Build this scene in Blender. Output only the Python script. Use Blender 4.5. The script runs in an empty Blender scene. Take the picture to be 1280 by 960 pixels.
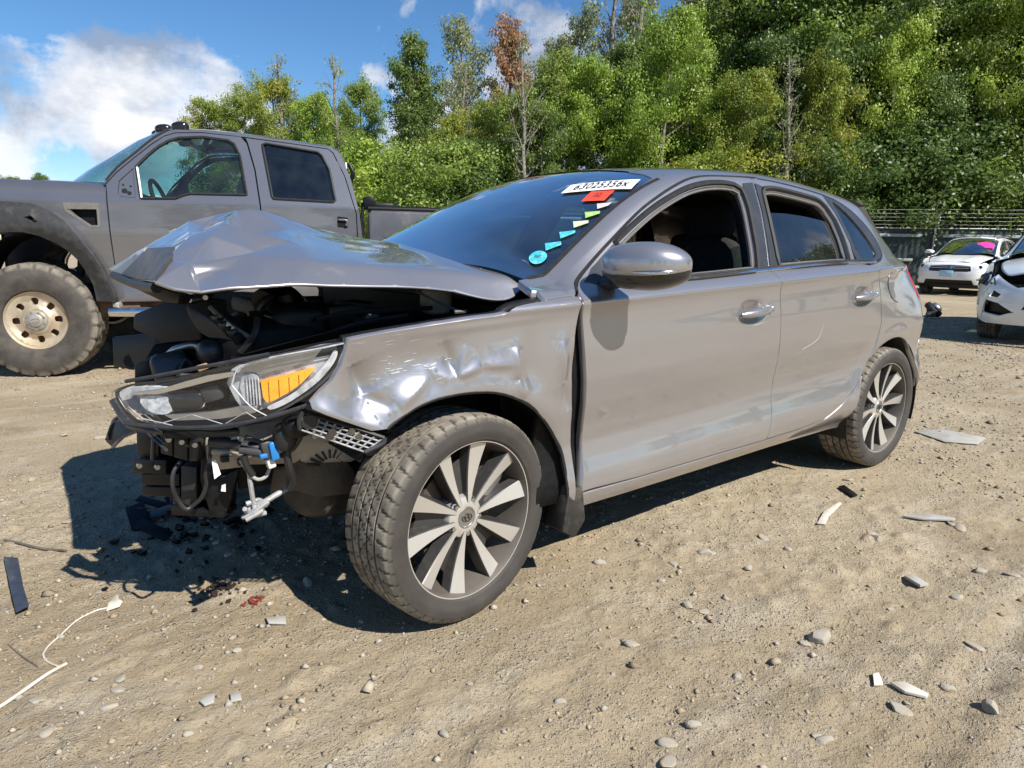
import bpy, math, random
import numpy as np
from mathutils import Vector, Matrix
from mathutils.geometry import delaunay_2d_cdt
SC = bpy.context.scene
COL = SC.collection
PI = math.pi
# ---------------------------------------------------------------- camera
def cam_basis(yaw, pitch, roll):
    f = Vector((math.cos(pitch)*math.cos(yaw), math.cos(pitch)*math.sin(yaw), math.sin(pitch)))
    r0 = Vector((math.sin(yaw), -math.cos(yaw), 0)); u0 = r0.cross(f)
    return f, r0*math.cos(roll)+u0*math.sin(roll), u0*math.cos(roll)-r0*math.sin(roll)
_f, _r, _u = cam_basis(-2.2267, -.201, .0196)
cd = bpy.data.cameras.new('camera'); cam = bpy.data.objects.new('camera', cd); COL.objects.link(cam)
cam.matrix_world = Matrix(((_r.x,_u.x,-_f.x,1.029),(_r.y,_u.y,-_f.y,2.4264),(_r.z,_u.z,-_f.z,1.1173),(0,0,0,1)))
cd.sensor_width = 36; cd.lens = 36*848.43/1280; cd.clip_start = .05; cd.clip_end = 2000
SC.camera = cam
# ---------------------------------------------------------------- sun, sky, exposure
SUN = Vector((-.17, .97, 1.0)).normalized()
sd = bpy.data.lights.new('sun', 'SUN'); so = bpy.data.objects.new('sun', sd); COL.objects.link(so)
sd.energy = 4.9; sd.angle = math.radians(.53); sd.color = (1, .955, .88)
so.rotation_euler = (-SUN).to_track_quat('-Z', 'Y').to_euler()
W = bpy.data.worlds.new('World'); SC.world = W; W.use_nodes = True
def build_world():
    nt = W.node_tree; N = nt.nodes; L = nt.links; N.clear()
    def n(t, **k):
        o = N.new(t)
        for a, b in k.items(): setattr(o, a, b)
        return o
    out = n('ShaderNodeOutputWorld'); bg = n('ShaderNodeBackground'); bg.inputs[1].default_value = .10
    sky = n('ShaderNodeTexSky', sky_type='NISHITA', sun_disc=False)
    sky.sun_elevation = math.asin(SUN.z); sky.sun_rotation = math.atan2(SUN.x, SUN.y); sky.altitude = 50; sky.air_density = 1.0; sky.dust_density = .0; sky.ozone_density = 5.0
    hs = n('ShaderNodeHueSaturation'); hs.inputs['Saturation'].default_value = 1.13; hs.inputs['Value'].default_value = .84
    tn = n('ShaderNodeMixRGB', blend_type='MULTIPLY'); tn.inputs[0].default_value = 1; tn.inputs[2].default_value = (.93, .985, 1.02, 1); L.new(sky.outputs[0], tn.inputs[1]); L.new(tn.outputs[0], hs.inputs['Color'])
    tc = n('ShaderNodeTexCoord')
    def noise(scale, detail, rough, loc, zs=2.3, dist=0.):
        mp = n('ShaderNodeMapping'); mp.inputs['Location'].default_value = loc; mp.inputs['Scale'].default_value = (1, 1, zs)
        L.new(tc.outputs['Generated'], mp.inputs[0])
        t = n('ShaderNodeTexNoise'); t.inputs['Scale'].default_value = scale; t.inputs['Detail'].default_value = detail; t.inputs['Roughness'].default_value = rough; t.inputs['Distortion'].default_value = dist
        L.new(mp.outputs[0], t.inputs[0]); return t.outputs[0]
    def ramp(src, pts):
        r = n('ShaderNodeValToRGB'); e = r.color_ramp.elements
        while len(e) < len(pts): e.new(.5)
        for i, (p, c) in enumerate(pts): e[i].position = p; e[i].color = (c[0], c[1], c[2], 1) if isinstance(c, tuple) else (c, c, c, 1)
        L.new(src, r.inputs[0]); return r.outputs[0]
    def math_(op, a, b):
        m = n('ShaderNodeMath', operation=op)
        for i, v in enumerate((a, b)):
            if isinstance(v, (int, float)): m.inputs[i].default_value = v
            else: L.new(v, m.inputs[i])
        return m.outputs[0]
    CL = CLOUD
    big = noise(CL['bs'], 11, .60, CL['loc'], CL['zs'], .15)
    up = noise(CL['bs'], 11, .60, (CL['loc'][0], CL['loc'][1], CL['loc'][2]-.14), CL['zs'], .15)   # the same field a little higher: thick above means a shaded base
    sep = n('ShaderNodeSeparateXYZ'); L.new(tc.outputs['Generated'], sep.inputs[0])
    elev = ramp(sep.outputs[2], [(0., .56), (.10, .57), (.22, .545), (.32, .47), (.45, .43), (1., .42)])
    dens = math_('ADD', math_('SUBTRACT', elev, .5), big)
    mask = ramp(dens, [(CL['t0'], 0.), (CL['t0']+.05, .75), (CL['t0']+.12, 1.)])
    shade = ramp(math_('ADD', up, math_('MULTIPLY', noise(9, 6, .6, (3,1,2), 2.6), .22)), [(.53, (1.0, 1.0, 1.0)), (.61, (.70, .74, .82)), (.70, (.36, .42, .53))])
    above = ramp(sep.outputs[2], [(0., 1.), (.9, 1.)])
    sc = n('ShaderNodeMixRGB', blend_type='MULTIPLY'); sc.inputs[0].default_value = 1
    L.new(shade, sc.inputs[1]); sc.inputs[2].default_value = (6.6, 6.7, 6.9, 1)
    mx = n('ShaderNodeMixRGB'); L.new(mask, mx.inputs[0]); L.new(hs.outputs[0], mx.inputs[1]); L.new(sc.outputs[0], mx.inputs[2])
    L.new(mx.outputs[0], bg.inputs[0]); L.new(bg.outputs[0], out.inputs[0])
CLOUD = dict(bs=4.2, loc=(.9, 3.6, .4), zs=1.2, t0=.54)
build_world()
SC.render.engine = 'CYCLES'
SC.view_settings.view_transform = 'Standard'; SC.view_settings.look = 'None'; SC.view_settings.exposure = 0.60; SC.view_settings.gamma = 1
SC.cycles.max_bounces = 8; SC.cycles.transparent_max_bounces = 12; SC.cycles.transmission_bounces = 6; SC.cycles.glossy_bounces = 4
SC.cycles.caustics_reflective = False; SC.cycles.caustics_refractive = False
SC.cycles.use_denoising = True
SC.cycles.sample_clamp_indirect = 6

# ---------------------------------------------------------------- shape of the hatchback's skin
def pl(x, pts):
    p = np.array(pts, float); o = p[:,0].argsort(); return np.interp(x, p[o,0], p[o,1])
def sm(x, pts, h=.04):
    """smoothed piecewise linear"""
    x = np.asarray(x, float); return sum(w*pl(x+h*k, pts) for k, w in ((-1.5,.1),(-1,.15),(-.5,.15),(0,.2),(.5,.15),(1,.15),(1.5,.1)))
WPL = [(-3.6,.83),(-3.3,.848),(-3.0,.870),(-2.6,.886),(-2.2,.892),(-1.4,.893),(-.6,.890),(0,.880),(.3,.862),(.6,.82),(.8,.76),(1.0,.66)]
REAR = [(0,-3.36),(.3,-3.42),(.62,-3.40),(.8,-3.37),(.92,-3.34),(1.05,-3.24),(1.2,-3.09),(1.33,-2.95),(1.45,-2.8),(1.6,-2.6)]
DZ = [(-.9,.13),(-.74,.075),(-.70,.036),(-.665,.016),(-.62,.008),(-.575,.012),(-.52,.026),(-.46,.036),(-.40,.031),(-.33,.018),(-.25,.011),(-.15,.012),(-.08,.016),(-.04,.0165),(-.014,.013),(0,.004),(.006,.008),(.03,.044),(.06,.084),(.10,.125),(.2,.24)]
def zcr(x): return .947-.045*(np.asarray(x,float)+.48)
def zbelt(x): return .992-.047*(np.asarray(x,float)+.48)
def zsill(x): return .258-.012*(np.asarray(x,float)+.42)
def rearf(x, z):
    xr = sm(z, REAR, .05); t = np.clip((xr+.5-x)/.5, 0, 1); return (1-t**3.2)**(1/2.4)
def Ylow(x, z):
    x = np.asarray(x,float); z = np.asarray(z,float)
    v = z-zcr(x)
    lo = np.clip((x+.3)/.6,0,1)
    y = sm(x, WPL, .12)-sm(v, DZ, .007)*(1-.25*lo)
    for cx, cz, R in ((-2.65,.318,.385),(-.03,.318,.40)):
        r = np.hypot(x-cx, z-cz); y = y+.010*np.exp(-((r-R)/.045)**2)
    y = y-pl(x,[(-3.5,.20),(-3.2,.145),(-2.9,.085),(-2.6,.025),(-2.3,0)])*np.clip((z-.72)/.34,0,1)**1.5
    return y*rearf(x, z)
EZ = [(-.30,.92),(-.44,1.015),(-.60,1.125),(-.80,1.252),(-.95,1.330),(-1.1,1.390),(-1.2,1.415),(-1.35,1.434),(-1.55,1.447),(-1.8,1.451),(-2.05,1.440),(-2.3,1.415),(-2.6,1.378),(-2.9,1.30),(-3.1,1.22),(-3.4,1.06)]
EY = [(-.30,.775),(-.44,.752),(-.6,.715),(-.8,.672),(-1.1,.625),(-1.4,.614),(-1.8,.614),(-2.2,.615),(-2.6,.622),(-3.0,.585),(-3.4,.50)]
CZ = [(.1,.90),(-.05,.985),(-.25,1.10),(-.44,1.205),(-.7,1.325),(-.9,1.403),(-1.05,1.445),(-1.2,1.463),(-1.5,1.483),(-1.9,1.490),(-2.3,1.474),(-2.7,1.428),(-3.0,1.365),(-3.2,1.3),(-3.4,1.2)]
def surf(x, s):
    """skin point at station x; s 0..1 sill to belt, 1..2 glass, 2..3 roof edge to centre line"""
    x, s = np.broadcast_arrays(np.asarray(x,float), np.asarray(s,float))
    zs, zb = zsill(x), zbelt(x)
    ze = np.maximum(sm(x, EZ, .05), zb+.01); yc = sm(x, CZ, .06); zc = np.maximum(yc, ze+.012)
    ybl = Ylow(x, zb); ye0 = sm(x, EY, .08)
    def side(t):
        z = zb+(ze-zb)*t
        y0 = sm(x, WPL, .12)-pl(x,[(-3.5,.20),(-3.2,.145),(-2.9,.085),(-2.6,.025),(-2.3,0)])-sm(zb-zcr(x), DZ, .007)*(1-.25*np.clip((x+.3)/.6,0,1))
        y = y0+(ye0-y0)*(t*.84+.16*t*t)
        return y*(rearf(x, z)*np.clip(t*3,0,1)+rearf(x,zb)*(1-np.clip(t*3,0,1))), z
    def top(t):
        q = 1-t; z = ze+(zc-ze)*(1-np.abs(q)**2.3); return ye0*q*rearf(x, np.minimum(z,1.4)), z
    Y = np.zeros_like(x); Z = np.zeros_like(x)
    m = s <= 1
    z1 = zs+(zb-zs)*s
    Y = np.where(m, Ylow(x, z1), Y); Z = np.where(m, z1, Z)
    ys, z2 = side(np.clip(s-1,0,1)); m2 = (s > 1) & (s <= 2); Y = np.where(m2, ys, Y); Z = np.where(m2, z2, Z)
    yt, z3 = top(np.clip(s-2,0,1)); m3 = s > 2; Y = np.where(m3, yt, Y); Z = np.where(m3, z3, Z)
    a, b = 1.86, 2.16                                               # round the roof edge
    ya, za = side(np.full_like(x, a-1)); yb_, zb_ = top(np.full_like(x, b-2)); yE, zE = side(np.ones_like(x))
    t = np.clip((s-a)/(b-a),0,1); t = np.where(t<.4667, t/.4667*.5, .5+(t-.4667)/.5333*.5)
    mb = (s > a) & (s < b)
    Y = np.where(mb, (1-t)**2*ya+2*t*(1-t)*yE+t*t*yb_, Y); Z = np.where(mb, (1-t)**2*za+2*t*(1-t)*zE+t*t*zb_, Z)
    return np.stack([x, Y, Z], -1)
SG = np.linspace(0, 2.5, 501)
def s_of_z(x, z):
    x = np.atleast_1d(np.asarray(x,float)); z = np.atleast_1d(np.asarray(z,float)); out = np.zeros(len(x))
    for i in range(len(x)):
        zz = np.maximum.accumulate(surf(np.full(SG.shape, x[i]), SG)[:,2]); out[i] = np.interp(z[i], zz, SG)
    lowm = z < zbelt(x); out[lowm] = ((z-zsill(x))/(zbelt(x)-zsill(x)))[lowm]
    return out
def skin_y(x, z):
    s = s_of_z(x, z); return surf(np.atleast_1d(x), s)[:,1]

# ---------------------------------------------------------------- materials
def mat(name, base=(.5,.5,.5), rough=.5, metal=0., coat=0., spec=None, noise=None, bump=None, rnoise=None, emit=None, alpha=None, extra=None, dirt=None):
    """noise=(scale, colour2, lo, hi)  bump=(scale, strength, dist)  rnoise=(scale, r0, r1)  dirt=(colour, scale, lo, hi)"""
    m = bpy.data.materials.new(name); m.use_nodes = True; nt = m.node_tree; b = nt.nodes['Principled BSDF']; L = nt.links
    b.inputs['Base Color'].default_value = (*base, 1); b.inputs['Roughness'].default_value = rough; b.inputs['Metallic'].default_value = metal
    b.inputs['Coat Weight'].default_value = coat; b.inputs['Coat Roughness'].default_value = .03
    if spec is not None: b.inputs['Specular IOR Level'].default_value = spec
    tc = nt.nodes.new('ShaderNodeTexCoord')
    def nz(scale, detail=5, rough_=.6, dist=0.):
        t = nt.nodes.new('ShaderNodeTexNoise'); t.inputs['Scale'].default_value = scale; t.inputs['Detail'].default_value = detail; t.inputs['Roughness'].default_value = rough_; t.inputs['Distortion'].default_value = dist
        L.new(tc.outputs['Object'], t.inputs[0]); return t.outputs[0]
    def mr(src, a, b_, c=0., d=1.):
        t = nt.nodes.new('ShaderNodeMapRange'); L.new(src, t.inputs[0])
        for i, v in enumerate((a, b_, c, d)): t.inputs[i+1].default_value = v
        return t.outputs[0]
    col = None
    def mixcol(fac, c1, c2):
        x = nt.nodes.new('ShaderNodeMixRGB'); L.new(fac, x.inputs[0])
        for i, c in ((1, c1), (2, c2)):
            if isinstance(c, tuple): x.inputs[i].default_value = (*c, 1)
            else: L.new(c, x.inputs[i])
        return x.outputs[0]
    if noise: col = mixcol(mr(nz(noise[0]), noise[2], noise[3]), base, noise[1])
    if dirt:
        f = mr(nz(dirt[1], 8, .65), dirt[2], dirt[3]); col = mixcol(f, col if col else base, dirt[0])
        if rnoise is None: L.new(mr(f, 0, 1, rough, .85), b.inputs['Roughness'])
    if col: L.new(col, b.inputs['Base Color'])
    if rnoise: L.new(mr(nz(rnoise[0]), .3, .7, rnoise[1], rnoise[2]), b.inputs['Roughness'])
    if bump:
        bp = nt.nodes.new('ShaderNodeBump'); bp.inputs['Strength'].default_value = bump[1]; bp.inputs['Distance'].default_value = bump[2]
        L.new(nz(bump[0], 6), bp.inputs['Height']); L.new(bp.outputs[0], b.inputs['Normal'])
    if emit: b.inputs['Emission Color'].default_value = (*emit[:3], 1); b.inputs['Emission Strength'].default_value = emit[3]
    return m
def glass(name, tint=(.55,.7,.68), refl=1.0, ior=1.5, rough=0., dust=0., dustcol=(.5,.52,.5)):
    m = bpy.data.materials.new(name); m.use_nodes = True; nt = m.node_tree; nt.nodes.clear(); L = nt.links
    o = nt.nodes.new('ShaderNodeOutputMaterial'); t = nt.nodes.new('ShaderNodeBsdfTransparent'); t.inputs[0].default_value = (*tint, 1)
    g = nt.nodes.new('ShaderNodeBsdfGlossy'); g.inputs['Roughness'].default_value = rough; g.inputs[0].default_value = (1,1,1,1)
    f0 = ((ior-1)/(ior+1))**2                       # Schlick on the facing angle: the same from both sides, so light also passes out of the pane
    lw = nt.nodes.new('ShaderNodeLayerWeight'); lw.inputs[0].default_value = .5; pw = nt.nodes.new('ShaderNodeMath'); pw.operation = 'POWER'; pw.inputs[1].default_value = 5; L.new(lw.outputs['Facing'], pw.inputs[0])
    ma = nt.nodes.new('ShaderNodeMath'); ma.operation = 'MULTIPLY_ADD'; ma.inputs[1].default_value = 1-f0; ma.inputs[2].default_value = f0; L.new(pw.outputs[0], ma.inputs[0])
    mu = nt.nodes.new('ShaderNodeMath'); mu.operation = 'MULTIPLY'; mu.inputs[1].default_value = refl; mu.use_clamp = True; L.new(ma.outputs[0], mu.inputs[0])
    x = nt.nodes.new('ShaderNodeMixShader'); L.new(mu.outputs[0], x.inputs[0]); L.new(t.outputs[0], x.inputs[1]); L.new(g.outputs[0], x.inputs[2])
    last = x.outputs[0]
    if dust:
        d = nt.nodes.new('ShaderNodeBsdfDiffuse'); d.inputs[0].default_value = (*dustcol, 1)
        tc = nt.nodes.new('ShaderNodeTexCoord'); nz = nt.nodes.new('ShaderNodeTexNoise'); nz.inputs['Scale'].default_value = 7; nz.inputs['Detail'].default_value = 8; L.new(tc.outputs['Object'], nz.inputs[0])
        mr = nt.nodes.new('ShaderNodeMapRange'); L.new(nz.outputs[0], mr.inputs[0]); mr.inputs[1].default_value = .35; mr.inputs[2].default_value = .8; mr.inputs[3].default_value = dust*.4; mr.inputs[4].default_value = dust*1.6
        y = nt.nodes.new('ShaderNodeMixShader'); L.new(mr.outputs[0], y.inputs[0]); L.new(last, y.inputs[1]); L.new(d.outputs[0], y.inputs[2]); last = y.outputs[0]
    L.new(last, o.inputs[0]); return m
def paint(name, base, rough=.3, metal=.75, coat=1., dirtlow=.35, dirtcol=(.36,.30,.22), zlow=(.2,.75), scr=True):
    """metallic car paint with clear coat, fine dust that thickens low on the body, faint scratches"""
    m = bpy.data.materials.new(name); m.use_nodes = True; nt = m.node_tree; b = nt.nodes['Principled BSDF']; L = nt.links
    def N(t, **k):
        o = nt.nodes.new(t)
        for a, v in k.items():
            if a.startswith('i'): o.inputs[int(a[1:])].default_value = v
            else: setattr(o, a, v)
        return o
    tc = N('ShaderNodeTexCoord'); pos = N('ShaderNodeNewGeometry')
    sep = N('ShaderNodeSeparateXYZ'); L.new(pos.outputs['Position'], sep.inputs[0])
    hz = N('ShaderNodeMapRange', i1=zlow[0], i2=zlow[1], i3=1., i4=.12); L.new(sep.outputs[2], hz.inputs[0])
    n1 = N('ShaderNodeTexNoise', i2=3.5, i3=9., i4=.62); L.new(tc.outputs['Object'], n1.inputs[0])
    n2 = N('ShaderNodeTexNoise', i2=45., i3=6., i4=.7); L.new(tc.outputs['Object'], n2.inputs[0])
    r1 = N('ShaderNodeMapRange', i1=.3, i2=.75); L.new(n1.outputs[0], r1.inputs[0])
    r2 = N('ShaderNodeMapRange', i1=.35, i2=.7, i3=.5, i4=1.2); L.new(n2.outputs[0], r2.inputs[0])
    a = N('ShaderNodeMath', operation='MULTIPLY'); L.new(r1.outputs[0], a.inputs[0]); L.new(hz.outputs[0], a.inputs[1])
    c = N('ShaderNodeMath', operation='MULTIPLY'); L.new(a.outputs[0], c.inputs[0]); L.new(r2.outputs[0], c.inputs[1])
    d = N('ShaderNodeMath', operation='MULTIPLY', i1=dirtlow, use_clamp=True); L.new(c.outputs[0], d.inputs[0])
    b.inputs['Coat Weight'].default_value = coat; b.inputs['Coat Roughness'].default_value = .025; b.inputs['Coat IOR'].default_value = 1.8
    mx = N('ShaderNodeMixRGB'); L.new(d.outputs[0], mx.inputs[0]); mx.inputs[1].default_value = (*base, 1); mx.inputs[2].default_value = (*dirtcol, 1); L.new(mx.outputs[0], b.inputs['Base Color'])
    me = N('ShaderNodeMapRange', i1=0., i2=1., i3=metal, i4=0.); L.new(d.outputs[0], me.inputs[0]); L.new(me.outputs[0], b.inputs['Metallic'])
    ro = N('ShaderNodeMapRange', i1=0., i2=.6, i3=rough, i4=.75); L.new(d.outputs[0], ro.inputs[0]); L.new(ro.outputs[0], b.inputs['Roughness'])
    co = N('ShaderNodeMapRange', i1=0., i2=.6, i3=coat, i4=.1); L.new(d.outputs[0], co.inputs[0]); L.new(co.outputs[0], b.inputs['Coat Weight'])
    fl = N('ShaderNodeTexNoise', i2=1400., i3=1.); L.new(tc.outputs['Object'], fl.inputs[0])
    bp = N('ShaderNodeBump'); bp.inputs['Strength'].default_value = .02; bp.inputs['Distance'].default_value = .001; L.new(fl.outputs[0], bp.inputs['Height'])
    L.new(bp.outputs[0], b.inputs['Normal'])
    return m
M = {}
M['silver'] = paint('warm silver metallic paint', (.372,.358,.366), rough=.30, metal=.68, dirtlow=.30, zlow=(.22,.5))
M['truck_paint'] = paint('grey truck paint', (.165,.162,.172), rough=.33, metal=.55, dirtlow=.22, zlow=(.5,1.6))
M['white_paint'] = paint('white car paint', (.80,.80,.79), rough=.35, metal=0., coat=.8, dirtlow=.35)
M['pale_paint'] = paint('pale blue white car paint', (.70,.76,.80), rough=.3, metal=.1, coat=.9, dirtlow=.3)
M['black_plastic'] = mat('black plastic', (.006,.006,.007), .40, spec=.28, noise=(30,(.011,.011,.011),.4,.75), dirt=((.06,.05,.04),9,.64,1.0), bump=(220,.12,.002))
M['dusty_plastic'] = mat('dusty black plastic', (.022,.021,.020), .55, dirt=((.16,.13,.09),7,.48,.85), bump=(120,.25,.003))
M['grey_plastic'] = mat('grey black plastic', (.030,.031,.034), .32, noise=(25,(.05,.05,.052),.4,.7), dirt=((.18,.15,.12),8,.6,.95))
M['gloss_black'] = mat('gloss black trim', (.012,.012,.014), .12, coat=.5, rnoise=(18,.08,.25))
M['satin_black'] = mat('satin black trim', (.030,.033,.038), .36, noise=(14,(.042,.044,.048),.4,.7))
M['rubber'] = mat('black rubber', (.008,.008,.008), .65, noise=(40,(.018,.018,.018),.4,.7))
M['seal_grey'] = mat('grey felt seal', (.115,.11,.105), .7, noise=(50,(.15,.14,.13),.4,.7))
M['dark_cloth'] = mat('charcoal seat cloth', (.008,.008,.009), .85, noise=(60,(.022,.022,.024),.4,.7), bump=(400,.3,.002))
M['interior'] = mat('dark interior plastic', (.006,.006,.0065), .55, spec=.2, noise=(50,(.011,.011,.011),.4,.7))
M['headliner'] = mat('grey headliner', (.12,.115,.11), .9, noise=(80,(.14,.135,.13),.4,.7))
M['chrome'] = mat('bright trim', (.72,.73,.75), .16, metal=1., rnoise=(30,.1,.28))
M['satin_metal'] = mat('satin metal', (.48,.48,.47), .33, metal=.9, noise=(20,(.40,.37,.33),.45,.75))
M['machined'] = mat('machined alloy', (.74,.725,.69), .32, metal=.7, noise=(9,(.66,.62,.54),.5,.85), bump=(300,.08,.001))
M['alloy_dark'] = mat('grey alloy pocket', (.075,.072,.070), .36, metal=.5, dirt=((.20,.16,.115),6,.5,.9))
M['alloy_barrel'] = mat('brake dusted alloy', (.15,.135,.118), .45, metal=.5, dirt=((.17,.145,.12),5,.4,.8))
M['brake'] = mat('cast iron', (.16,.13,.11), .5, metal=.7, noise=(14,(.19,.09,.045),.45,.7))
M['raw_metal'] = mat('dirty beige sheet metal', (.40,.36,.30), .45, metal=.3, noise=(7,(.27,.225,.17),.4,.7), dirt=((.10,.075,.05),6,.5,.8), bump=(30,.2,.004))
M['dark_metal'] = mat('dark painted steel', (.055,.056,.058), .38, metal=.4, dirt=((.20,.14,.09),5,.52,.8), bump=(60,.2,.002))
M['rust'] = mat('rusty steel', (.19,.10,.055), .8, noise=(12,(.09,.06,.045),.4,.7), bump=(60,.4,.004))
M['tyre'] = None
M['lamp_white'] = mat('white reflector', (.62,.63,.65), .22, metal=.25, noise=(34,(.36,.37,.40),.45,.62), rnoise=(25,.12,.35))
M['lamp_amber'] = mat('amber reflector', (1.0,.42,.03), .25, coat=.5, noise=(30,(.95,.30,.02),.4,.7), bump=(160,.35,.003))
M['lamp_red'] = mat('red lamp', (.55,.012,.02), .12, coat=1.)
M['wire_white'] = mat('grey wire loom', (.36,.36,.355), .5, noise=(40,(.20,.19,.18),.4,.7))
M['wire_black'] = mat('black wire loom', (.016,.016,.016), .5)
M['blue_clip'] = mat('blue connector', (.02,.17,.45), .35)
M['white_plastic'] = mat('white plastic', (.75,.75,.72), .45, noise=(20,(.62,.58,.5),.45,.75))
M['label_white'] = mat('white paper', (.86,.86,.84), .6)
M['ink'] = mat('black ink', (.015,.015,.015), .6)
M['sticker_red'] = mat('red sticker', (.80,.07,.035), .5)
M['sticker_cyan'] = mat('cyan sticker', (.04,.40,.48), .45, noise=(60,(.16,.55,.60),.45,.6))
M['sticker_green'] = mat('green sticker', (.26,.50,.12), .45, noise=(60,(.48,.56,.22),.45,.6))
M['sticker_beige'] = mat('beige sticker', (.52,.55,.33), .45, noise=(60,(.62,.62,.50),.45,.6))
M['sticker_pink'] = mat('pale pink sticker', (.62,.56,.58), .45, noise=(60,(.70,.42,.50),.5,.6))
M['pink'] = mat('pink paper', (.90,.05,.35), .6)
M['windshield'] = glass('windshield glass', (.22,.42,.52), refl=5.5, ior=1.62, dust=.02)
M['side_glass'] = glass('side glass', (.36,.48,.44), refl=1.7, ior=1.6, dust=.02)
M['truck_glass'] = glass('truck door glass', (.50,.72,.66), refl=1.1, ior=1.52, dust=.03)
M['truck_windshield'] = glass('truck windshield glass', (.45,.66,.66), refl=1.3, ior=1.52, dust=.06)
M['dark_glass'] = glass('privacy glass', (.035,.05,.05), refl=1.4, ior=1.55, dust=.02)
M['lens'] = glass('clear lamp lens', (.99,.99,.99), refl=1.0, ior=1.45, dust=.012, dustcol=(.6,.6,.58))
def tyre_mat():
    m = bpy.data.materials.new('dusty tyre rubber'); m.use_nodes = True; nt = m.node_tree; b = nt.nodes['Principled BSDF']; L = nt.links
    tc = nt.nodes.new('ShaderNodeTexCoord'); a = nt.nodes.new('ShaderNodeTexNoise'); a.inputs[2].default_value = 11; a.inputs[3].default_value = 9; a.inputs[4].default_value = .65; L.new(tc.outputs['Object'], a.inputs[0])
    at = nt.nodes.new('ShaderNodeAttribute'); at.attribute_name = 'dust'
    mu = nt.nodes.new('ShaderNodeMapRange'); mu.inputs[1].default_value = .25; mu.inputs[2].default_value = .72; L.new(a.outputs[0], mu.inputs[0])
    x = nt.nodes.new('ShaderNodeMath'); x.operation = 'MULTIPLY'; L.new(mu.outputs[0], x.inputs[0]); L.new(at.outputs['Fac'], x.inputs[1])
    mx = nt.nodes.new('ShaderNodeMixRGB'); mx.inputs[1].default_value = (.030,.026,.024,1); mx.inputs[2].default_value = (.34,.30,.235,1); L.new(x.outputs[0], mx.inputs[0])
    L.new(mx.outputs[0], b.inputs['Base Color']); b.inputs['Roughness'].default_value = .75
    n2 = nt.nodes.new('ShaderNodeTexNoise'); n2.inputs[2].default_value = 260; L.new(tc.outputs['Object'], n2.inputs[0])
    bp = nt.nodes.new('ShaderNodeBump'); bp.inputs['Strength'].default_value = .3; bp.inputs['Distance'].default_value = .002; L.new(n2.outputs[0], bp.inputs['Height']); L.new(bp.outputs[0], b.inputs['Normal'])
    return m
M['tyre'] = tyre_mat()
# ---------------------------------------------------------------- object helpers
def link(name, data, parent=None):
    o = bpy.data.objects.new(name, data); COL.objects.link(o)
    if parent is not None: o.parent = parent
    return o
def empty(name, loc=(0,0,0), parent=None, rz=0):
    o = link(name, None, parent); o.location = loc; o.rotation_euler.z = rz; o.empty_display_size = .1; return o
def tag(o, label=None, cat=None, group=None, kind=None):
    for k, v in (('label', label), ('category', cat), ('group', group), ('kind', kind)):
        if v: o[k] = v
    return o
def mk(name, V, F, mats, parent=None, smooth=True, mi=None, angle=None, normals=None):
    me = bpy.data.meshes.new(name); me.from_pydata([tuple(map(float, v)) for v in V], [], [tuple(int(i) for i in f) for f in F])
    for m in (mats if isinstance(mats, (list, tuple)) else [mats]): me.materials.append(M[m] if isinstance(m, str) else m)
    if mi is not None: me.polygons.foreach_set('material_index', np.array(mi, dtype=np.int32))
    if smooth: me.polygons.foreach_set('use_smooth', np.ones(len(me.polygons), dtype=bool))
    if angle: me.set_sharp_from_angle(angle=math.radians(angle))
    if normals is not None: me.normals_split_custom_set_from_vertices([tuple(map(float, n)) for n in normals])
    me.update()
    return link(name, me, parent)
def mirror(o, name=None, parent=None):
    """the same part on the other side of the car"""
    me = o.data.copy(); n = len(me.vertices); co = np.zeros(n*3); me.vertices.foreach_get('co', co); co = co.reshape(-1,3); co[:,1] *= -1
    me.vertices.foreach_set('co', co.ravel()); me.flip_normals(); me.update()
    return link(name or o.name.split('.')[0], me, parent if parent is not None else o.parent)
def cat(pts, n=6, closed=False):
    """Catmull-Rom through points"""
    P = [np.array(p, float) for p in pts]; out = []; k = len(P)
    for i in range(k if closed else k-1):
        p1, p2 = P[i], P[(i+1) % k]; p0 = P[i-1] if (closed or i > 0) else 2*p1-p2; p3 = P[(i+2) % k] if (closed or i+2 < k) else 2*p2-p1
        for j in range(n):
            t = j/n; out.append(.5*((2*p1)+(p2-p0)*t+(2*p0-5*p1+4*p2-p3)*t*t+(3*p1-p0-3*p2+p3)*t**3))
    if not closed: out.append(P[-1])
    return np.array(out)
def dens(poly, d):
    P = np.array(poly, float); out = []
    for i in range(len(P)):
        a, b = P[i], P[(i+1) % len(P)]; k = max(1, int(round(np.linalg.norm(b-a)/d)))
        for j in range(k): out.append(a+(b-a)*j/k)
    return np.array(out)
def inpoly(p, poly):
    x, y = p[:,0], p[:,1]; c = np.zeros(len(p), bool); X, Y = poly[:,0], poly[:,1]; j = len(poly)-1
    for i in range(len(poly)):
        cond = (Y[i] > y) != (Y[j] > y)
        with np.errstate(divide='ignore', invalid='ignore'): xi = (X[j]-X[i])*(y-Y[i])/(Y[j]-Y[i])+X[i]
        c ^= cond & (x < xi); j = i
    return c
def area(P): return .5*np.sum(P[:,0]*np.roll(P[:,1],-1)-np.roll(P[:,0],-1)*P[:,1])
def offset(poly, d, step=.02):
    """grow a closed outline by d"""
    P = dens(poly, step); e = np.roll(P,-1,0)-np.roll(P,1,0); n = np.stack([e[:,1], -e[:,0]], 1); n /= np.maximum(1e-9, np.linalg.norm(n, axis=1))[:,None]
    return P+n*d*(1 if area(P) > 0 else -1)
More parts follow.
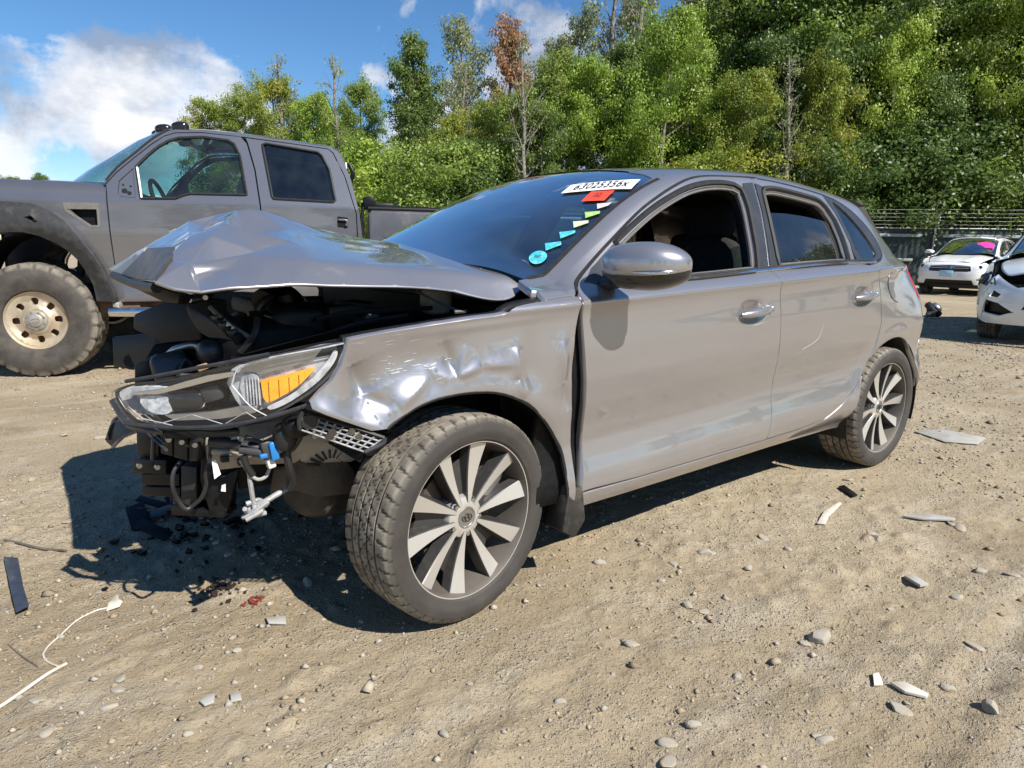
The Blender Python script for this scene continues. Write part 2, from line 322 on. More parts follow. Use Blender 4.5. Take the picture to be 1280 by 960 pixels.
def panel(name, outline, holes, F, mat_, parent=None, sp=.02, off=0., flange=.02, nsign=-1, bp=.015, extra=None):
    """a sheet-metal or glass panel: the outline (u,v) filled with triangles, mapped to 3-D by F, with a folded rim"""
    loops = [dens(outline, bp)]+[dens(h, bp) for h in holes]
    B = np.vstack(loops); lo, hi = loops[0].min(0), loops[0].max(0)
    gx = np.arange(lo[0], hi[0], sp); gy = np.arange(lo[1], hi[1], sp*.87)
    G = np.array([(x+(sp/2 if j % 2 else 0), y) for j, y in enumerate(gy) for x in gx])
    if len(G):
        ok = inpoly(G, loops[0])
        for h in loops[1:]: ok &= ~inpoly(G, h)
        G = G[ok]
    if len(G):
        keep = np.ones(len(G), bool)
        for i in range(0, len(G), 400):
            dd = ((G[i:i+400,None]-B[None])**2).sum(2).min(1); keep[i:i+400] = dd > (sp*.45)**2
        G = G[keep]
    P = np.vstack([B, G]) if len(G) else B
    E = []; k = 0
    for l in loops:
        m = len(l); E += [(k+i, k+(i+1) % m) for i in range(m)]; k += m
    vs, _, fs, ov, _, _ = delaunay_2d_cdt([Vector(p) for p in P], E, [], 0, 1e-7)
    uv = np.array([tuple(v) for v in vs]); T = np.array([f for f in fs if len(f) == 3])
    cen = uv[T].mean(1); ok = inpoly(cen, loops[0])
    for h in loops[1:]: ok &= ~inpoly(cen, h)
    T = T[ok]
    h_ = 1e-3
    def FN(q):
        p = F(q[:,0], q[:,1]); du = F(q[:,0]+h_, q[:,1])-F(q[:,0]-h_, q[:,1]); dv = F(q[:,0], q[:,1]+h_)-F(q[:,0], q[:,1]-h_)
        n = np.cross(du, dv)*nsign; n /= np.maximum(np.linalg.norm(n, axis=1), 1e-12)[:,None]; return p, n
    p, n = FN(uv); V = list(p+n*off); NN = list(n)
    a, b, c = p[T[:,0]], p[T[:,1]], p[T[:,2]]
    flip = (np.cross(b-a, c-a)*n[T[:,0]]).sum(1) < 0; T[flip] = T[flip][:,::-1]
    Fc = [tuple(t) for t in T]
    loopn = [n[i] for f in Fc for i in f]
    if flange:
        back = {}
        for i, o in enumerate(ov):
            for k in o: back[k] = i
        k0 = 0
        for li, l in enumerate(loops):
            q, nq = FN(l); q = q+nq*off; m = len(l); tn = np.roll(q,-1,0)-np.roll(q,1,0); o2 = np.cross(tn, nq); o2 /= np.maximum(1e-9, np.linalg.norm(o2, axis=1))[:,None]
            s = (1 if area(l) > 0 else -1)*(1 if li == 0 else -1)*nsign; base = len(V); V += list(q-nq*flange)
            rim = o2*s*.8+nq*.6; rim /= np.linalg.norm(rim, axis=1)[:,None]
            for i in range(m):
                j = (i+1) % m
                if k0+i not in back or k0+j not in back or back[k0+i] == back[k0+j]: continue
                f = [(back[k0+i], rim[i]), (back[k0+j], rim[j]), (base+j, o2[j]*s), (base+i, o2[i]*s)]
                if s*np.dot(np.cross(q[j]-q[i], -nq[i]), o2[i]) <= 0: f = f[::-1]
                Fc.append(tuple(v for v, _ in f)); loopn += [w for _, w in f]
            k0 += m
    o = mk(name, V, Fc, mat_, parent, True)
    if flange:                                       # the fold is a hard edge
        nv = len(uv); me = o.data; ev = np.zeros(len(me.edges)*2, np.int32); me.edges.foreach_get('vertices', ev); ev = ev.reshape(-1,2)
        isb = np.zeros(len(V)+1, bool); isb[[back[k] for k in back if k < k0]] = True; cnt = {}
        for f in Fc:
            if len(f) == 4:
                for p_, q_ in zip(f, f[1:]+f[:1]):
                    if p_ < nv and q_ < nv: cnt[(min(p_,q_), max(p_,q_))] = 1
        sh = np.array([(min(a_,b_), max(a_,b_)) in cnt for a_, b_ in ev.tolist()], dtype=bool)
        at = me.attributes.get('sharp_edge') or me.attributes.new('sharp_edge', 'BOOLEAN', 'EDGE'); at.data.foreach_set('value', sh); me.update()
    o.data.normals_split_custom_set([tuple(map(float, w)) for w in loopn])
    return o
def tube(name, pts, r, mat_, parent=None, n=8, k=5, closed=False, caps=True, radii=None):
    P = cat(pts, k, closed) if k > 1 else np.array(pts, float); m = len(P); V = []; F = []
    R = np.full(m, r) if radii is None else np.interp(np.linspace(0,1,m), np.linspace(0,1,len(radii)), radii)
    t = np.roll(P,-1,0)-np.roll(P,1,0)
    if not closed: t[0] = P[1]-P[0]; t[-1] = P[-1]-P[-2]
    t /= np.maximum(1e-9, np.linalg.norm(t, axis=1))[:,None]
    up = np.array([0,0,1.]) if abs(t[0][2]) < .9 else np.array([1.,0,0]); a = np.cross(t[0], up); a /= np.linalg.norm(a)
    for i in range(m):
        a = a-t[i]*a.dot(t[i]); a /= max(1e-9, np.linalg.norm(a)); b = np.cross(t[i], a)
        for j in range(n): w = 2*PI*j/n; V.append(P[i]+R[i]*(a*math.cos(w)+b*math.sin(w)))
    for i in range(m if closed else m-1):
        for j in range(n): F.append((i*n+j, ((i+1) % m)*n+j, ((i+1) % m)*n+(j+1) % n, i*n+(j+1) % n)[::-1])
    if caps and not closed: F.append(tuple(range(n))); F.append(tuple(range((m-1)*n, m*n))[::-1])
    return mk(name, V, F, mat_, parent, True, angle=50)
def lathe(prof, n, axis='y'):
    """profile of (along axis, radius) spun"""
    V = []; F = []; k = len(prof)
    for i in range(n):
        w = 2*PI*i/n; c, s = math.cos(w), math.sin(w)
        for a, r in prof: V.append((r*c, a, r*s))
    for i in range(n):
        for j in range(k-1): F.append((i*k+j, i*k+j+1, ((i+1) % n)*k+j+1, ((i+1) % n)*k+j))
    return V, F
def prism(pts, ext):
    """polygon pts extruded by the vector ext"""
    P = np.array(pts, float); m = len(P); e = np.array(ext, float); V = list(P)+list(P+e)
    F = [tuple(range(m))[::-1], tuple(range(m, 2*m))]+[(i, (i+1) % m, m+(i+1) % m, m+i) for i in range(m)]
    return V, F
def plate(name, pts, ext, mat_, parent=None, bevel=.004, smooth=False):
    V, F = prism(pts, ext); o = mk(name, V, F, mat_, parent, smooth)
    fixn(o)
    if bevel: bevelmod(o, bevel)
    return o
def fixn(o):
    import bmesh
    bm = bmesh.new(); bm.from_mesh(o.data); bmesh.ops.recalc_face_normals(bm, faces=bm.faces); bm.to_mesh(o.data); bm.free()
def bevelmod(o, w, seg=2):
    import bmesh
    bm = bmesh.new(); bm.from_mesh(o.data)
    try: bmesh.ops.bevel(bm, geom=[e for e in bm.edges if e.is_manifold and e.calc_face_angle(0) > .5], offset=w, offset_type='OFFSET', segments=seg, profile=.5, affect='EDGES', clamp_overlap=True)
    except Exception: pass
    bm.to_mesh(o.data); bm.free()
    o.data.polygons.foreach_set('use_smooth', np.ones(len(o.data.polygons), dtype=bool)); o.data.set_sharp_from_angle(angle=math.radians(35))
def box(name, c, s, mat_, parent=None, rot=(0,0,0), bevel=.01, seg=2):
    from mathutils import Euler
    R = Euler(rot).to_matrix(); V = []
    for x in (-.5,.5):
        for y in (-.5,.5):
            for z in (-.5,.5): V.append(tuple(R @ Vector((x*s[0], y*s[1], z*s[2])) + Vector(c)))
    F = [(0,1,3,2),(4,6,7,5),(0,4,5,1),(2,3,7,6),(0,2,6,4),(1,5,7,3)]
    o = mk(name, V, F, mat_, parent, False); fixn(o)
    if bevel: bevelmod(o, bevel, seg)
    return o
def blob(name, c, s, mat_, parent=None, rot=(0,0,0), p=2.5, n=20, fn=None):
    """superellipsoid"""
    from mathutils import Euler
    R = Euler(rot).to_matrix(); V = []; F = []; m = n*2
    sp = lambda v, e: math.copysign(abs(v)**e, v)
    for i in range(n+1):
        a = -PI/2+PI*i/n
        for j in range(m):
            b = 2*PI*j/m; e = 2/p
            q = [sp(math.cos(a),e)*sp(math.cos(b),e), sp(math.cos(a),e)*sp(math.sin(b),e), sp(math.sin(a),e)]
            if fn: q = fn(q)
            V.append(tuple(R @ Vector((q[0]*s[0], q[1]*s[1], q[2]*s[2])) + Vector(c)))
    for i in range(n):
        for j in range(m): F.append((i*m+j, i*m+(j+1) % m, (i+1)*m+(j+1) % m, (i+1)*m+j))
    return mk(name, V, F, mat_, parent, True)
def text_mesh(body):
    cu = bpy.data.curves.new('lettering', 'FONT'); cu.body = body; cu.size = 1; cu.resolution_u = 3
    o = bpy.data.objects.new('lettering', cu); COL.objects.link(o); bpy.context.view_layer.update()
    me = bpy.data.meshes.new_from_object(o.evaluated_get(bpy.context.evaluated_depsgraph_get()))
    V = np.array([v.co[:] for v in me.vertices]); F = [tuple(p.vertices) for p in me.polygons]
    bpy.data.objects.remove(o); bpy.data.meshes.remove(me); bpy.data.curves.remove(cu)
    lo, hi = V.min(0), V.max(0); V = (V-lo)/np.maximum(hi-lo, 1e-9); return V[:,:2], F
def join_parts(lst):
    V = []; F = []
    for v, f in lst:
        k = len(V); V += list(v); F += [tuple(i+k for i in t) for t in f]
    return V, F
def vnoise(x, y, seed=0):
    """value noise, vectorised"""
    xi = np.floor(x).astype(np.int64); yi = np.floor(y).astype(np.int64); fx = x-xi; fy = y-yi; fx = fx*fx*(3-2*fx); fy = fy*fy*(3-2*fy)
    def h(a, b):
        n = (a*374761393+b*668265263+seed*974634541) & 0x7fffffff; n = ((n ^ (n >> 13))*1274126177) & 0x7fffffff; return ((n ^ (n >> 16)) & 0xffff)/65535.
    return (h(xi,yi)*(1-fx)+h(xi+1,yi)*fx)*(1-fy)+(h(xi,yi+1)*(1-fx)+h(xi+1,yi+1)*fx)*fy
def fbm(x, y, oct_=4, seed=0, gain=.5):
    s = 0; a = 1; t = 0
    for o in range(oct_): s = s+a*vnoise(x*2**o+17.3*o, y*2**o-9.1*o, seed+o); t += a; a *= gain
    return s/t

# ---------------------------------------------------------------- ground
def ground_h(x, y):
    x = np.asarray(x,float); y = np.asarray(y,float)
    near = np.exp(-(((x+.5)/9)**2+((y-1)/9)**2))
    h = (fbm(x*.5, y*.5, 3, 3)-.5)*.04+(fbm(x*2.1, y*2.1, 4, 11)-.5)*.017
    c = fbm(x*7, y*7, 4, 21, .6); h = h+(c-.5)*.017*near+np.clip(fbm(x*14, y*14, 3, 5)-.55,0,1)*.056*near*np.clip(fbm(x*.8, y*.8, 2, 41)*2.4-.7,.15,1)+(fbm(x*31+9, y*31, 2, 55)-.5)*.008*near
    # tyre ruts that curve across the yard
    for a, b, w in ((2.35,.16,.11),(2.05,.16,.05),(3.3,.22,.12),(1.55,.05,.10)):
        d = (y-a)-b*(x-.2)-.03*(x-.2)**2; h = h-.008*np.exp(-(d/w)**2)+.004*np.exp(-((np.abs(d)-w*1.6)/(w*.6))**2)
        h = h+.004*np.exp(-(d/w)**2)*np.sin((x*.96+y*.28)*70)*near
    # level where wheels stand
    for cx, cy in ((-.03,.78),(-2.65,.78),(-.03,-.78),(-2.65,-.78)):
        k = np.exp(-(((x-cx)/.3)**2+((y-cy)/.25)**2)); h = h*(1-k)-.004*k
    far = np.clip((np.hypot(x+.5,y-1)-8)/10, 0, 1)
    return h*(1-.5*far)
def ground_z(x, y): return float(ground_h(np.array([x]), np.array([y]))[0])
def dirt_mat():
    m = bpy.data.materials.new('gravelly dirt'); m.use_nodes = True; nt = m.node_tree; b = nt.nodes['Principled BSDF']; L = nt.links
    g = nt.nodes.new('ShaderNodeNewGeometry')
    def nz(sc, det=8, ro=.6, dist=0.):
        t = nt.nodes.new('ShaderNodeTexNoise'); t.inputs[2].default_value = sc; t.inputs[3].default_value = det; t.inputs[4].default_value = ro; t.inputs['Distortion'].default_value = dist; L.new(g.outputs['Position'], t.inputs[0]); return t.outputs[0]
    def mr(s, a, b_, c=0., d=1.):
        t = nt.nodes.new('ShaderNodeMapRange'); L.new(s, t.inputs[0])
        for i, v in enumerate((a,b_,c,d)): t.inputs[i+1].default_value = v
        return t.outputs[0]
    def mix(f, a, c):
        x = nt.nodes.new('ShaderNodeMixRGB'); L.new(f, x.inputs[0])
        for i, v in ((1,a),(2,c)):
            if isinstance(v, tuple): x.inputs[i].default_value = (*v,1)
            else: L.new(v, x.inputs[i])
        return x.outputs[0]
    def vor(sc, feat='F1', jit=1.):
        v = nt.nodes.new('ShaderNodeTexVoronoi'); v.inputs['Scale'].default_value = sc; v.feature = feat; v.inputs['Randomness'].default_value = jit; L.new(g.outputs['Position'], v.inputs['Vector']); return v
    def ml(a_, b_, op='MULTIPLY'):
        x = nt.nodes.new('ShaderNodeMath'); x.operation = op
        for i, v in enumerate((a_, b_)):
            if isinstance(v, (int, float)): x.inputs[i].default_value = v
            else: L.new(v, x.inputs[i])
        return x.outputs[0]
    # packed dirt: broad drifts, streaks dragged by tyres, damp patches
    c = mix(mr(nz(.55, 6), .36, .62), (.305,.236,.146), (.415,.34,.228))
    mp = nt.nodes.new('ShaderNodeMapping'); mp.inputs['Rotation'].default_value = (0,0,-.22); mp.inputs['Scale'].default_value = (1.1, 11, 1); L.new(g.outputs['Position'], mp.inputs[0])
    st = nt.nodes.new('ShaderNodeTexNoise'); st.inputs[2].default_value = 1.; st.inputs[3].default_value = 5; L.new(mp.outputs[0], st.inputs[0])
    c = mix(mr(st.outputs[0], .52, .70, 0, .55), c, (.47,.41,.32))
    c = mix(mr(nz(2.3, 8, .65), .52, .70, 0, .8), c, (.46,.395,.295))
    c = mix(mr(nz(1.1, 8, .7), .55, .70, 0, .85), c, (.185,.13,.075))
    # grit: two sizes of stones, each with its own tone
    patch = mr(nz(1.7, 6, .62), .34, .56)
    hs = []
    for sc_, lo_, gate_ in ((58, .50, .55), (120, .30, .85), (260, .0, 1.)):
        v = vor(sc_); sp_ = nt.nodes.new('ShaderNodeSeparateColor'); L.new(v.outputs['Color'], sp_.inputs[0])
        body = mr(v.outputs['Distance'], .22, .40, 1., 0.)
        has = mr(sp_.outputs[0], lo_, lo_+.04)
        f = ml(ml(body, has), ml(patch, gate_))
        tone = mix(sp_.outputs[1], (.20,.165,.115), (.52,.475,.39))
        c = mix(ml(f, .8), c, tone); hs.append((ml(f, mr(v.outputs['Distance'], 0., .40, 1., .3)), 40./sc_))
    c = mix(mr(nz(75, 3, .75), .58, .66, 0, .55), c, (.10,.073,.045))
    L.new(c, b.inputs['Base Color']); b.inputs['Roughness'].default_value = .93; b.inputs['Specular IOR Level'].default_value = .2
    h = nz(40, 9, .72)
    for f, w in hs: h = ml(h, ml(f, w*1.5), 'ADD')
    bp = nt.nodes.new('ShaderNodeBump'); bp.inputs['Strength'].default_value = 1.; bp.inputs['Distance'].default_value = .011; L.new(h, bp.inputs['Height']); L.new(bp.outputs[0], b.inputs['Normal'])
    return m
M['dirt'] = dirt_mat()
def graded(a, b, d, far, g=1.13):
    core = list(np.arange(a, b, d)); lo = [a]; s = d
    while lo[-1] > -far: s *= g; lo.append(lo[-1]-s)
    hi = [core[-1]]; s = d
    while hi[-1] < far: s *= g; hi.append(hi[-1]+s)
    return np.array(lo[:0:-1]+core+hi[1:])
def build_ground():
    X = graded(-4.2, 1.35, .0125, 420); Y = graded(-1.3, 2.3, .0125, 420)
    xx, yy = np.meshgrid(X, Y, indexing='ij'); zz = ground_h(xx, yy); nx, ny = xx.shape
    V = np.stack([xx, yy, zz], -1).reshape(-1,3)
    i = np.arange(nx-1)[:,None]*ny+np.arange(ny-1)[None]; F = np.stack([i, i+ny, i+ny+1, i+1], -1).reshape(-1,4)
    me = bpy.data.meshes.new('ground'); me.vertices.add(len(V)); me.vertices.foreach_set('co', V.ravel()); me.loops.add(F.size); me.loops.foreach_set('vertex_index', F.ravel().astype(np.int32))
    me.polygons.add(len(F)); me.polygons.foreach_set('loop_start', np.arange(0, F.size, 4, dtype=np.int32)); me.polygons.foreach_set('use_smooth', np.ones(len(F), bool)); me.materials.append(M['dirt']); me.update(); me.validate()
    tag(link('ground', me), 'tan dirt and gravel yard with tyre ruts', kind='structure')
build_ground()

# ---------------------------------------------------------------- the wrecked hatchback
SK = .6
def dom(pts):
    P = np.array(pts, float); return np.stack([P[:,0], SK*s_of_z(P[:,0], P[:,1])], 1)
def SF(x, a): return surf(x, a/SK)
def SFD(x, a):
    p = surf(x, a/SK)
    for hx, hz in ((-1.352,.884),(-2.238,.920)):
        p[...,1] -= .019*np.exp(-np.abs((p[...,0]-hx)/.062)**3-np.abs((p[...,2]-hz-.002)/.034)**3)
    return p
car = empty('hatchback_car'); tag(car, 'silver grey hatchback with smashed front end and buckled bonnet on bare dirt', 'car')
FRONT_EDGE = [(-.447,.976),(-.440,.931),(-.455,.792),(-.472,.631),(-.478,.464),(-.458,.326)]
GAPB = [(-1.535,.330),(-1.54,.364),(-1.558,.45),(-1.568,.562),(-1.562,.70),(-1.555,.772),(-1.548,.856),(-1.536,.929),(-1.528,.988),(-1.519,1.03),(-1.520,1.048),(-1.557,1.156),(-1.597,1.277),(-1.630,1.395),(-1.634,1.421)]
GROOVE = [(-1.692,1.425),(-1.634,1.423),(-1.554,1.419),(-1.398,1.411),(-1.288,1.400),(-1.194,1.379),(-1.1,1.346),(-1.011,1.309),(-.904,1.259),(-.81,1.206),(-.718,1.150),(-.627,1.095),(-.541,1.042),(-.476,1.002),(-.447,.976)]
FWIN = [(-.719,1.128),(-.821,1.186),(-.945,1.249),(-1.075,1.303),(-1.184,1.340),(-1.294,1.363),(-1.403,1.373),(-1.475,1.371),(-1.507,1.357),(-1.502,1.293),(-1.478,1.206),(-1.452,1.115),(-1.424,1.046),(-1.211,1.033),(-1.045,1.024),(-.72,1.012)]
RWIN = [(-1.675,1.352),(-1.69,1.368),(-1.76,1.374),(-1.886,1.367),(-2.017,1.355),(-2.11,1.343),(-2.152,1.317),(-2.180,1.258),(-2.181,1.182),(-2.17,1.123),(-2.159,1.080),(-1.861,1.069),(-1.601,1.057),(-1.637,1.211)]
QWIN = [(-2.268,1.356),(-2.33,1.333),(-2.407,1.274),(-2.474,1.197),(-2.507,1.134),(-2.499,1.104),(-2.442,1.091),(-2.301,1.086),(-2.284,1.192),(-2.275,1.284)]
RBACK = [(-2.01,.351),(-2.12,.397),(-2.252,.469),(-2.371,.559),(-2.431,.66),(-2.458,.763),(-2.445,.83),(-2.428,.909),(-2.403,.98),(-2.375,1.026),(-2.335,1.058)]
TRIM = [(-1.692,1.425),(-1.843,1.418),(-2.023,1.404),(-2.2,1.386),(-2.33,1.360),(-2.44,1.315),(-2.525,1.250),(-2.575,1.185),(-2.588,1.135),(-2.560,1.095),(-2.46,1.074),(-2.335,1.062)]
fd_out = dom(FRONT_EDGE[::-1]+[]) if False else None
FDOOR = FRONT_EDGE[::-1][:0]+[FRONT_EDGE[-1],(-.744,.322),(-1.211,.328)]+GAPB+GROOVE[2:-1]+FRONT_EDGE[:-1]
RDOOR = [(-1.543,.330),(-1.8,.336)]+RBACK+[(-2.262,1.066),(-2.235,1.08),(-2.245,1.14),(-2.248,1.23),(-2.238,1.30),(-2.20,1.384),(-2.023,1.402),(-1.843,1.416),(-1.692,1.423),(-1.642,1.421)]+[(x-.007, z) for x, z in GAPB[:0:-1]]
def hd(pts, k=4):
    return np.array(cat([(x,z) for x, z in pts], k, True)) if k else np.array(pts)
def side_part(name, outline, holes, m, parent, **k):
    o = panel(name, dom(outline), [dom(h) for h in holes], SFD if name.endswith('_door') else SF, m, parent, **k); return o
def both(o, parent=None):
    c = mirror(o, parent=parent); return c
FW = [tuple(p) for p in cat(FWIN[:8],3)]+[tuple(p) for p in cat(FWIN[8:13],3)]+FWIN[13:]
RW = [tuple(p) for p in cat(RWIN[1:7],3)]+[tuple(p) for p in cat(RWIN[7:11],2)]+RWIN[11:]+[RWIN[0]]
GR = [tuple(p) for p in cat(GROOVE[2:],3)]
FD = [FRONT_EDGE[-1],(-.744,.322),(-1.211,.328)]+[tuple(p) for p in cat(GAPB,3)]+GR[:-1]+[tuple(p) for p in cat(FRONT_EDGE,3)][:-1]
RD = [(-1.543,.330),(-1.8,.336)]+[tuple(p) for p in cat(RBACK,4)]+RDOOR[2+len(RBACK):]
fdoor = side_part('front_door', FD, [FW], 'silver', car, sp=.014, off=.001, flange=.03)
rdoor = side_part('rear_door', RD, [RW], 'silver', car, sp=.014, flange=.03)
fdoor_r = both(fdoor); rdoor_r = both(rdoor)
# body side: sill, quarter, roof rail and windscreen pillar pressed as one
arch = [(-2.66+.376*math.cos(a), .318+.376*math.sin(a)) for a in np.linspace(math.radians(-9), math.radians(181), 30)]
def xs(pts): return np.array([(x, SK*s) for x, s in pts])
OUT = np.vstack([dom([(-.447,.262),(-.447,.312)]), dom([(-.744,.314),(-1.211,.320),(-1.54,.322),(-1.8,.328)]), dom([tuple(p) for p in cat([(x-.010, z-.006) for x, z in RBACK],4)]),
    dom([tuple(p) for p in cat([(x-.006,z-.003) for x, z in TRIM[::-1]],3)]), dom([(x, z+.008) for x, z in GROOVE[1:2]]), dom([tuple(p) for p in cat([(x+.005,z+.008) for x, z in GROOVE[2:]],3)]), dom([(-.43,.972),(-.30,.962)]),
    xs([(-.28,1.2),(-.30,2.04),(-.6,2.03),(-.9,2.05),(-1.06,2.08),(-1.075,2.2),(-1.07,2.3),(-1.6,2.3),(-2.2,2.3),(-2.6,2.3),(-2.86,2.3)]),
    dom([(-2.915,1.30),(-3.03,1.2),(-3.16,1.06),(-3.24,.92),(-3.27,.80),(-3.29,.70)]),
    dom([(-3.06,.655),(-3.035,.60)]), dom(arch[::-1][1:])])
OUTU = OUT
bside = panel('body_side', OUTU, [], SF, 'silver', car, sp=.02, flange=.025)
bside_r = both(bside)
# rear bumper, hatch, tail lamp
bump = side_part('rear_bumper', [(-3.042,.30),(-3.06,.285),(-3.2,.28),(-3.37,.29),(-3.41,.45),(-3.405,.60),(-3.36,.69),(-3.295,.693),(-3.065,.648),(-3.04,.59)], [], 'silver', car, sp=.02, off=.001)
both(bump)
def tri_fill(name, pts, m, parent, F=None): return plate(name, pts, (0,0,0), m, parent)
V = []
for y in (-1, 1):
    for p in ((-2.86,.50,1.40),(-3.03,.56,1.2),(-3.2,.60,1.02),(-3.27,.62,.80),(-3.38,.60,.60),(-3.41,.60,.30)): V.append((p[0]-.015, p[1]*y, p[2]))
mk('hatch', V, [(i, i+1, i+7, i+6) for i in range(5)], 'silver', car)
V = [(-2.85,y,1.395) for y in (-.46,.46)]+[(-3.02,y,1.35) for y in (-.42,.42)]+[(-3.02,y,1.325) for y in (-.42,.42)]+[(-2.88,y,1.33) for y in (-.46,.46)]
sp_ = mk('rear_spoiler', V, [(0,1,3,2),(2,3,5,4),(4,5,7,6),(0,2,4,6),(1,7,5,3),(0,6,7,1)], 'gloss_black', car); fixn(sp_); bevelmod(sp_, .008)
rg = plate('rear_window', [(-2.93,-.52,1.34),(-2.93,.52,1.34),(-3.2,.58,1.06),(-3.2,-.58,1.06)], (-.012,0,-.006), 'dark_glass', car)
tl = side_part('tail_light', [(-2.945,1.052),(-3.06,1.075),(-3.2,1.02),(-3.24,.93),(-3.2,.86),(-3.06,.865),(-2.985,.885),(-2.968,.925),(-2.962,.985)], [], 'lamp_red', car, sp=.02, off=.004, flange=.015); both(tl)
# quarter window surround and the dark pillar trim behind all the gaps
qt = side_part('quarter_trim', [tuple(p) for p in cat([(-2.262,1.070),(-2.246,1.14),(-2.252,1.23),(-2.244,1.30),(-2.208,1.383)],3)]+[tuple(p) for p in cat([(-2.33,1.356),(-2.44,1.311),(-2.520,1.248),(-2.57,1.185),(-2.582,1.137),(-2.556,1.099),(-2.46,1.078),(-2.335,1.066)],3)], [[tuple(p) for p in cat(QWIN,2,True)]], 'satin_black', car, sp=.02, off=.001, flange=.02); both(qt)
qg = side_part('quarter_window', [tuple(p) for p in cat(QWIN,2,True)], [], 'dark_glass', car, sp=.03, off=-.006, flange=0); both(qg)
rgl = side_part('window_glass', [(-1.63,1.284),(-1.8,1.288),(-1.95,1.283),(-2.172,1.262),(-2.182,1.182),(-2.17,1.123),(-2.159,1.075),(-1.861,1.064),(-1.595,1.05),(-1.615,1.16)], [], 'side_glass', rdoor, sp=.03, off=-.016, flange=0)
mirror(rgl, parent=rdoor_r)
fgl = side_part('window_glass', [tuple(p) for p in offset(np.array(FW), .006, .03)], [], 'side_glass', fdoor_r, sp=.03, off=-.016, flange=0)
me = fgl.data; co = np.zeros(len(me.vertices)*3); me.vertices.foreach_get('co', co); co = co.reshape(-1,3); co[:,1] *= -1; me.vertices.foreach_set('co', co.ravel()); me.flip_normals()
# window weather strips: black rubber outside, grey felt inside
def strip(name, pts, r, m, parent, off=0., closed=False):
    q = dom(pts); p = SF(q[:,0], q[:,1]); h = 1e-3
    n = np.cross(SF(q[:,0]+h,q[:,1])-SF(q[:,0]-h,q[:,1]), SF(q[:,0],q[:,1]+h)-SF(q[:,0],q[:,1]-h)); n /= np.linalg.norm(n,axis=1)[:,None]; n[n[:,1] < 0] *= -1
    o = tube(name, p+n*off, r, m, parent, 6, 1, closed); return o
for W_, d, dr in ((FW, fdoor, fdoor_r), (RW, rdoor, rdoor_r)):
    a = strip('window_seal', [tuple(p) for p in offset(np.array(W_), .012, .03)], .0125, 'rubber', d, .002, True); mirror(a, parent=dr)
    top = [p for p in dens(offset(np.array(W_), -.004, .02), .02) if p[1] > 1.085]
    b = strip('window_felt', [tuple(p) for p in offset(np.array(W_), -.006, .03)], .0065, 'seal_grey', d, -.010, True); mirror(b, parent=dr)
# roof rail groove and frame trim
g1 = strip('door_frame_trim', [tuple(p) for p in cat([(x+.003,z+.004) for x, z in GROOVE[::-1]],2)]+[tuple(p) for p in cat([(x-.003,z) for x, z in TRIM],3)], .0065, 'rubber', bside, -.003); mirror(g1, parent=bside_r)
bel = strip('belt_moulding', [(-.69,1.000),(-1.03,1.0105),(-1.2,1.020),(-1.50,1.036),(-1.8,1.052),(-2.05,1.064),(-2.3,1.068),(-2.42,1.070)], .0075, 'chrome', car, .006); both(bel)
be2 = strip('belt_seal', [(-.69,1.012),(-1.03,1.022),(-1.2,1.031),(-1.50,1.047),(-1.8,1.063),(-2.05,1.075),(-2.3,1.079),(-2.42,1.080)], .006, 'rubber', car, .005); both(be2)
PIL = [(-1.432,1.046),(-1.461,1.141),(-1.499,1.253),(-1.535,1.36),(-1.546,1.392),(-1.62,1.400),(-1.590,1.277),(-1.550,1.156),(-1.514,1.046)]
PI2 = [(-1.530,1.053),(-1.566,1.156),(-1.606,1.277),(-1.636,1.398),(-1.675,1.391),(-1.668,1.352),(-1.630,1.211),(-1.590,1.057)]
a = side_part('pillar_cover', PIL, [], 'satin_black', fdoor, sp=.03, off=.0045, flange=.004); mirror(a, parent=fdoor_r)
a = side_part('pillar_cover', PI2, [], 'satin_black', rdoor, sp=.03, off=.0045, flange=.004); mirror(a, parent=rdoor_r)
a = side_part('corner_sail', [(-.50,1.006),(-.56,1.048),(-.632,1.091),(-.705,1.135),(-.712,1.10),(-.700,1.03),(-.695,1.000),(-.56,.994)], [], 'satin_black', fdoor, sp=.03, off=.004, flange=.004); mirror(a, parent=fdoor_r)
inn = side_part('inner_pillar', [(-.30,.27),(-2.0,.28),(-2.2,.45),(-2.36,.62),(-2.40,.9),(-2.52,1.08),(-2.57,1.14),(-2.55,1.2),(-2.45,1.29),(-2.33,1.345),(-2.2,1.38),(-2.0,1.40),(-1.7,1.42),(-1.4,1.405),(-1.2,1.375),(-1.0,1.30),(-.8,1.195),(-.6,1.072),(-.45,.975),(-.30,.95)],
    [offset(np.array(FW),.004,.03), offset(np.array(RW),.004,.03), [tuple(p) for p in QWIN]], 'interior', car, sp=.05, off=-.034, flange=.03); both(inn)
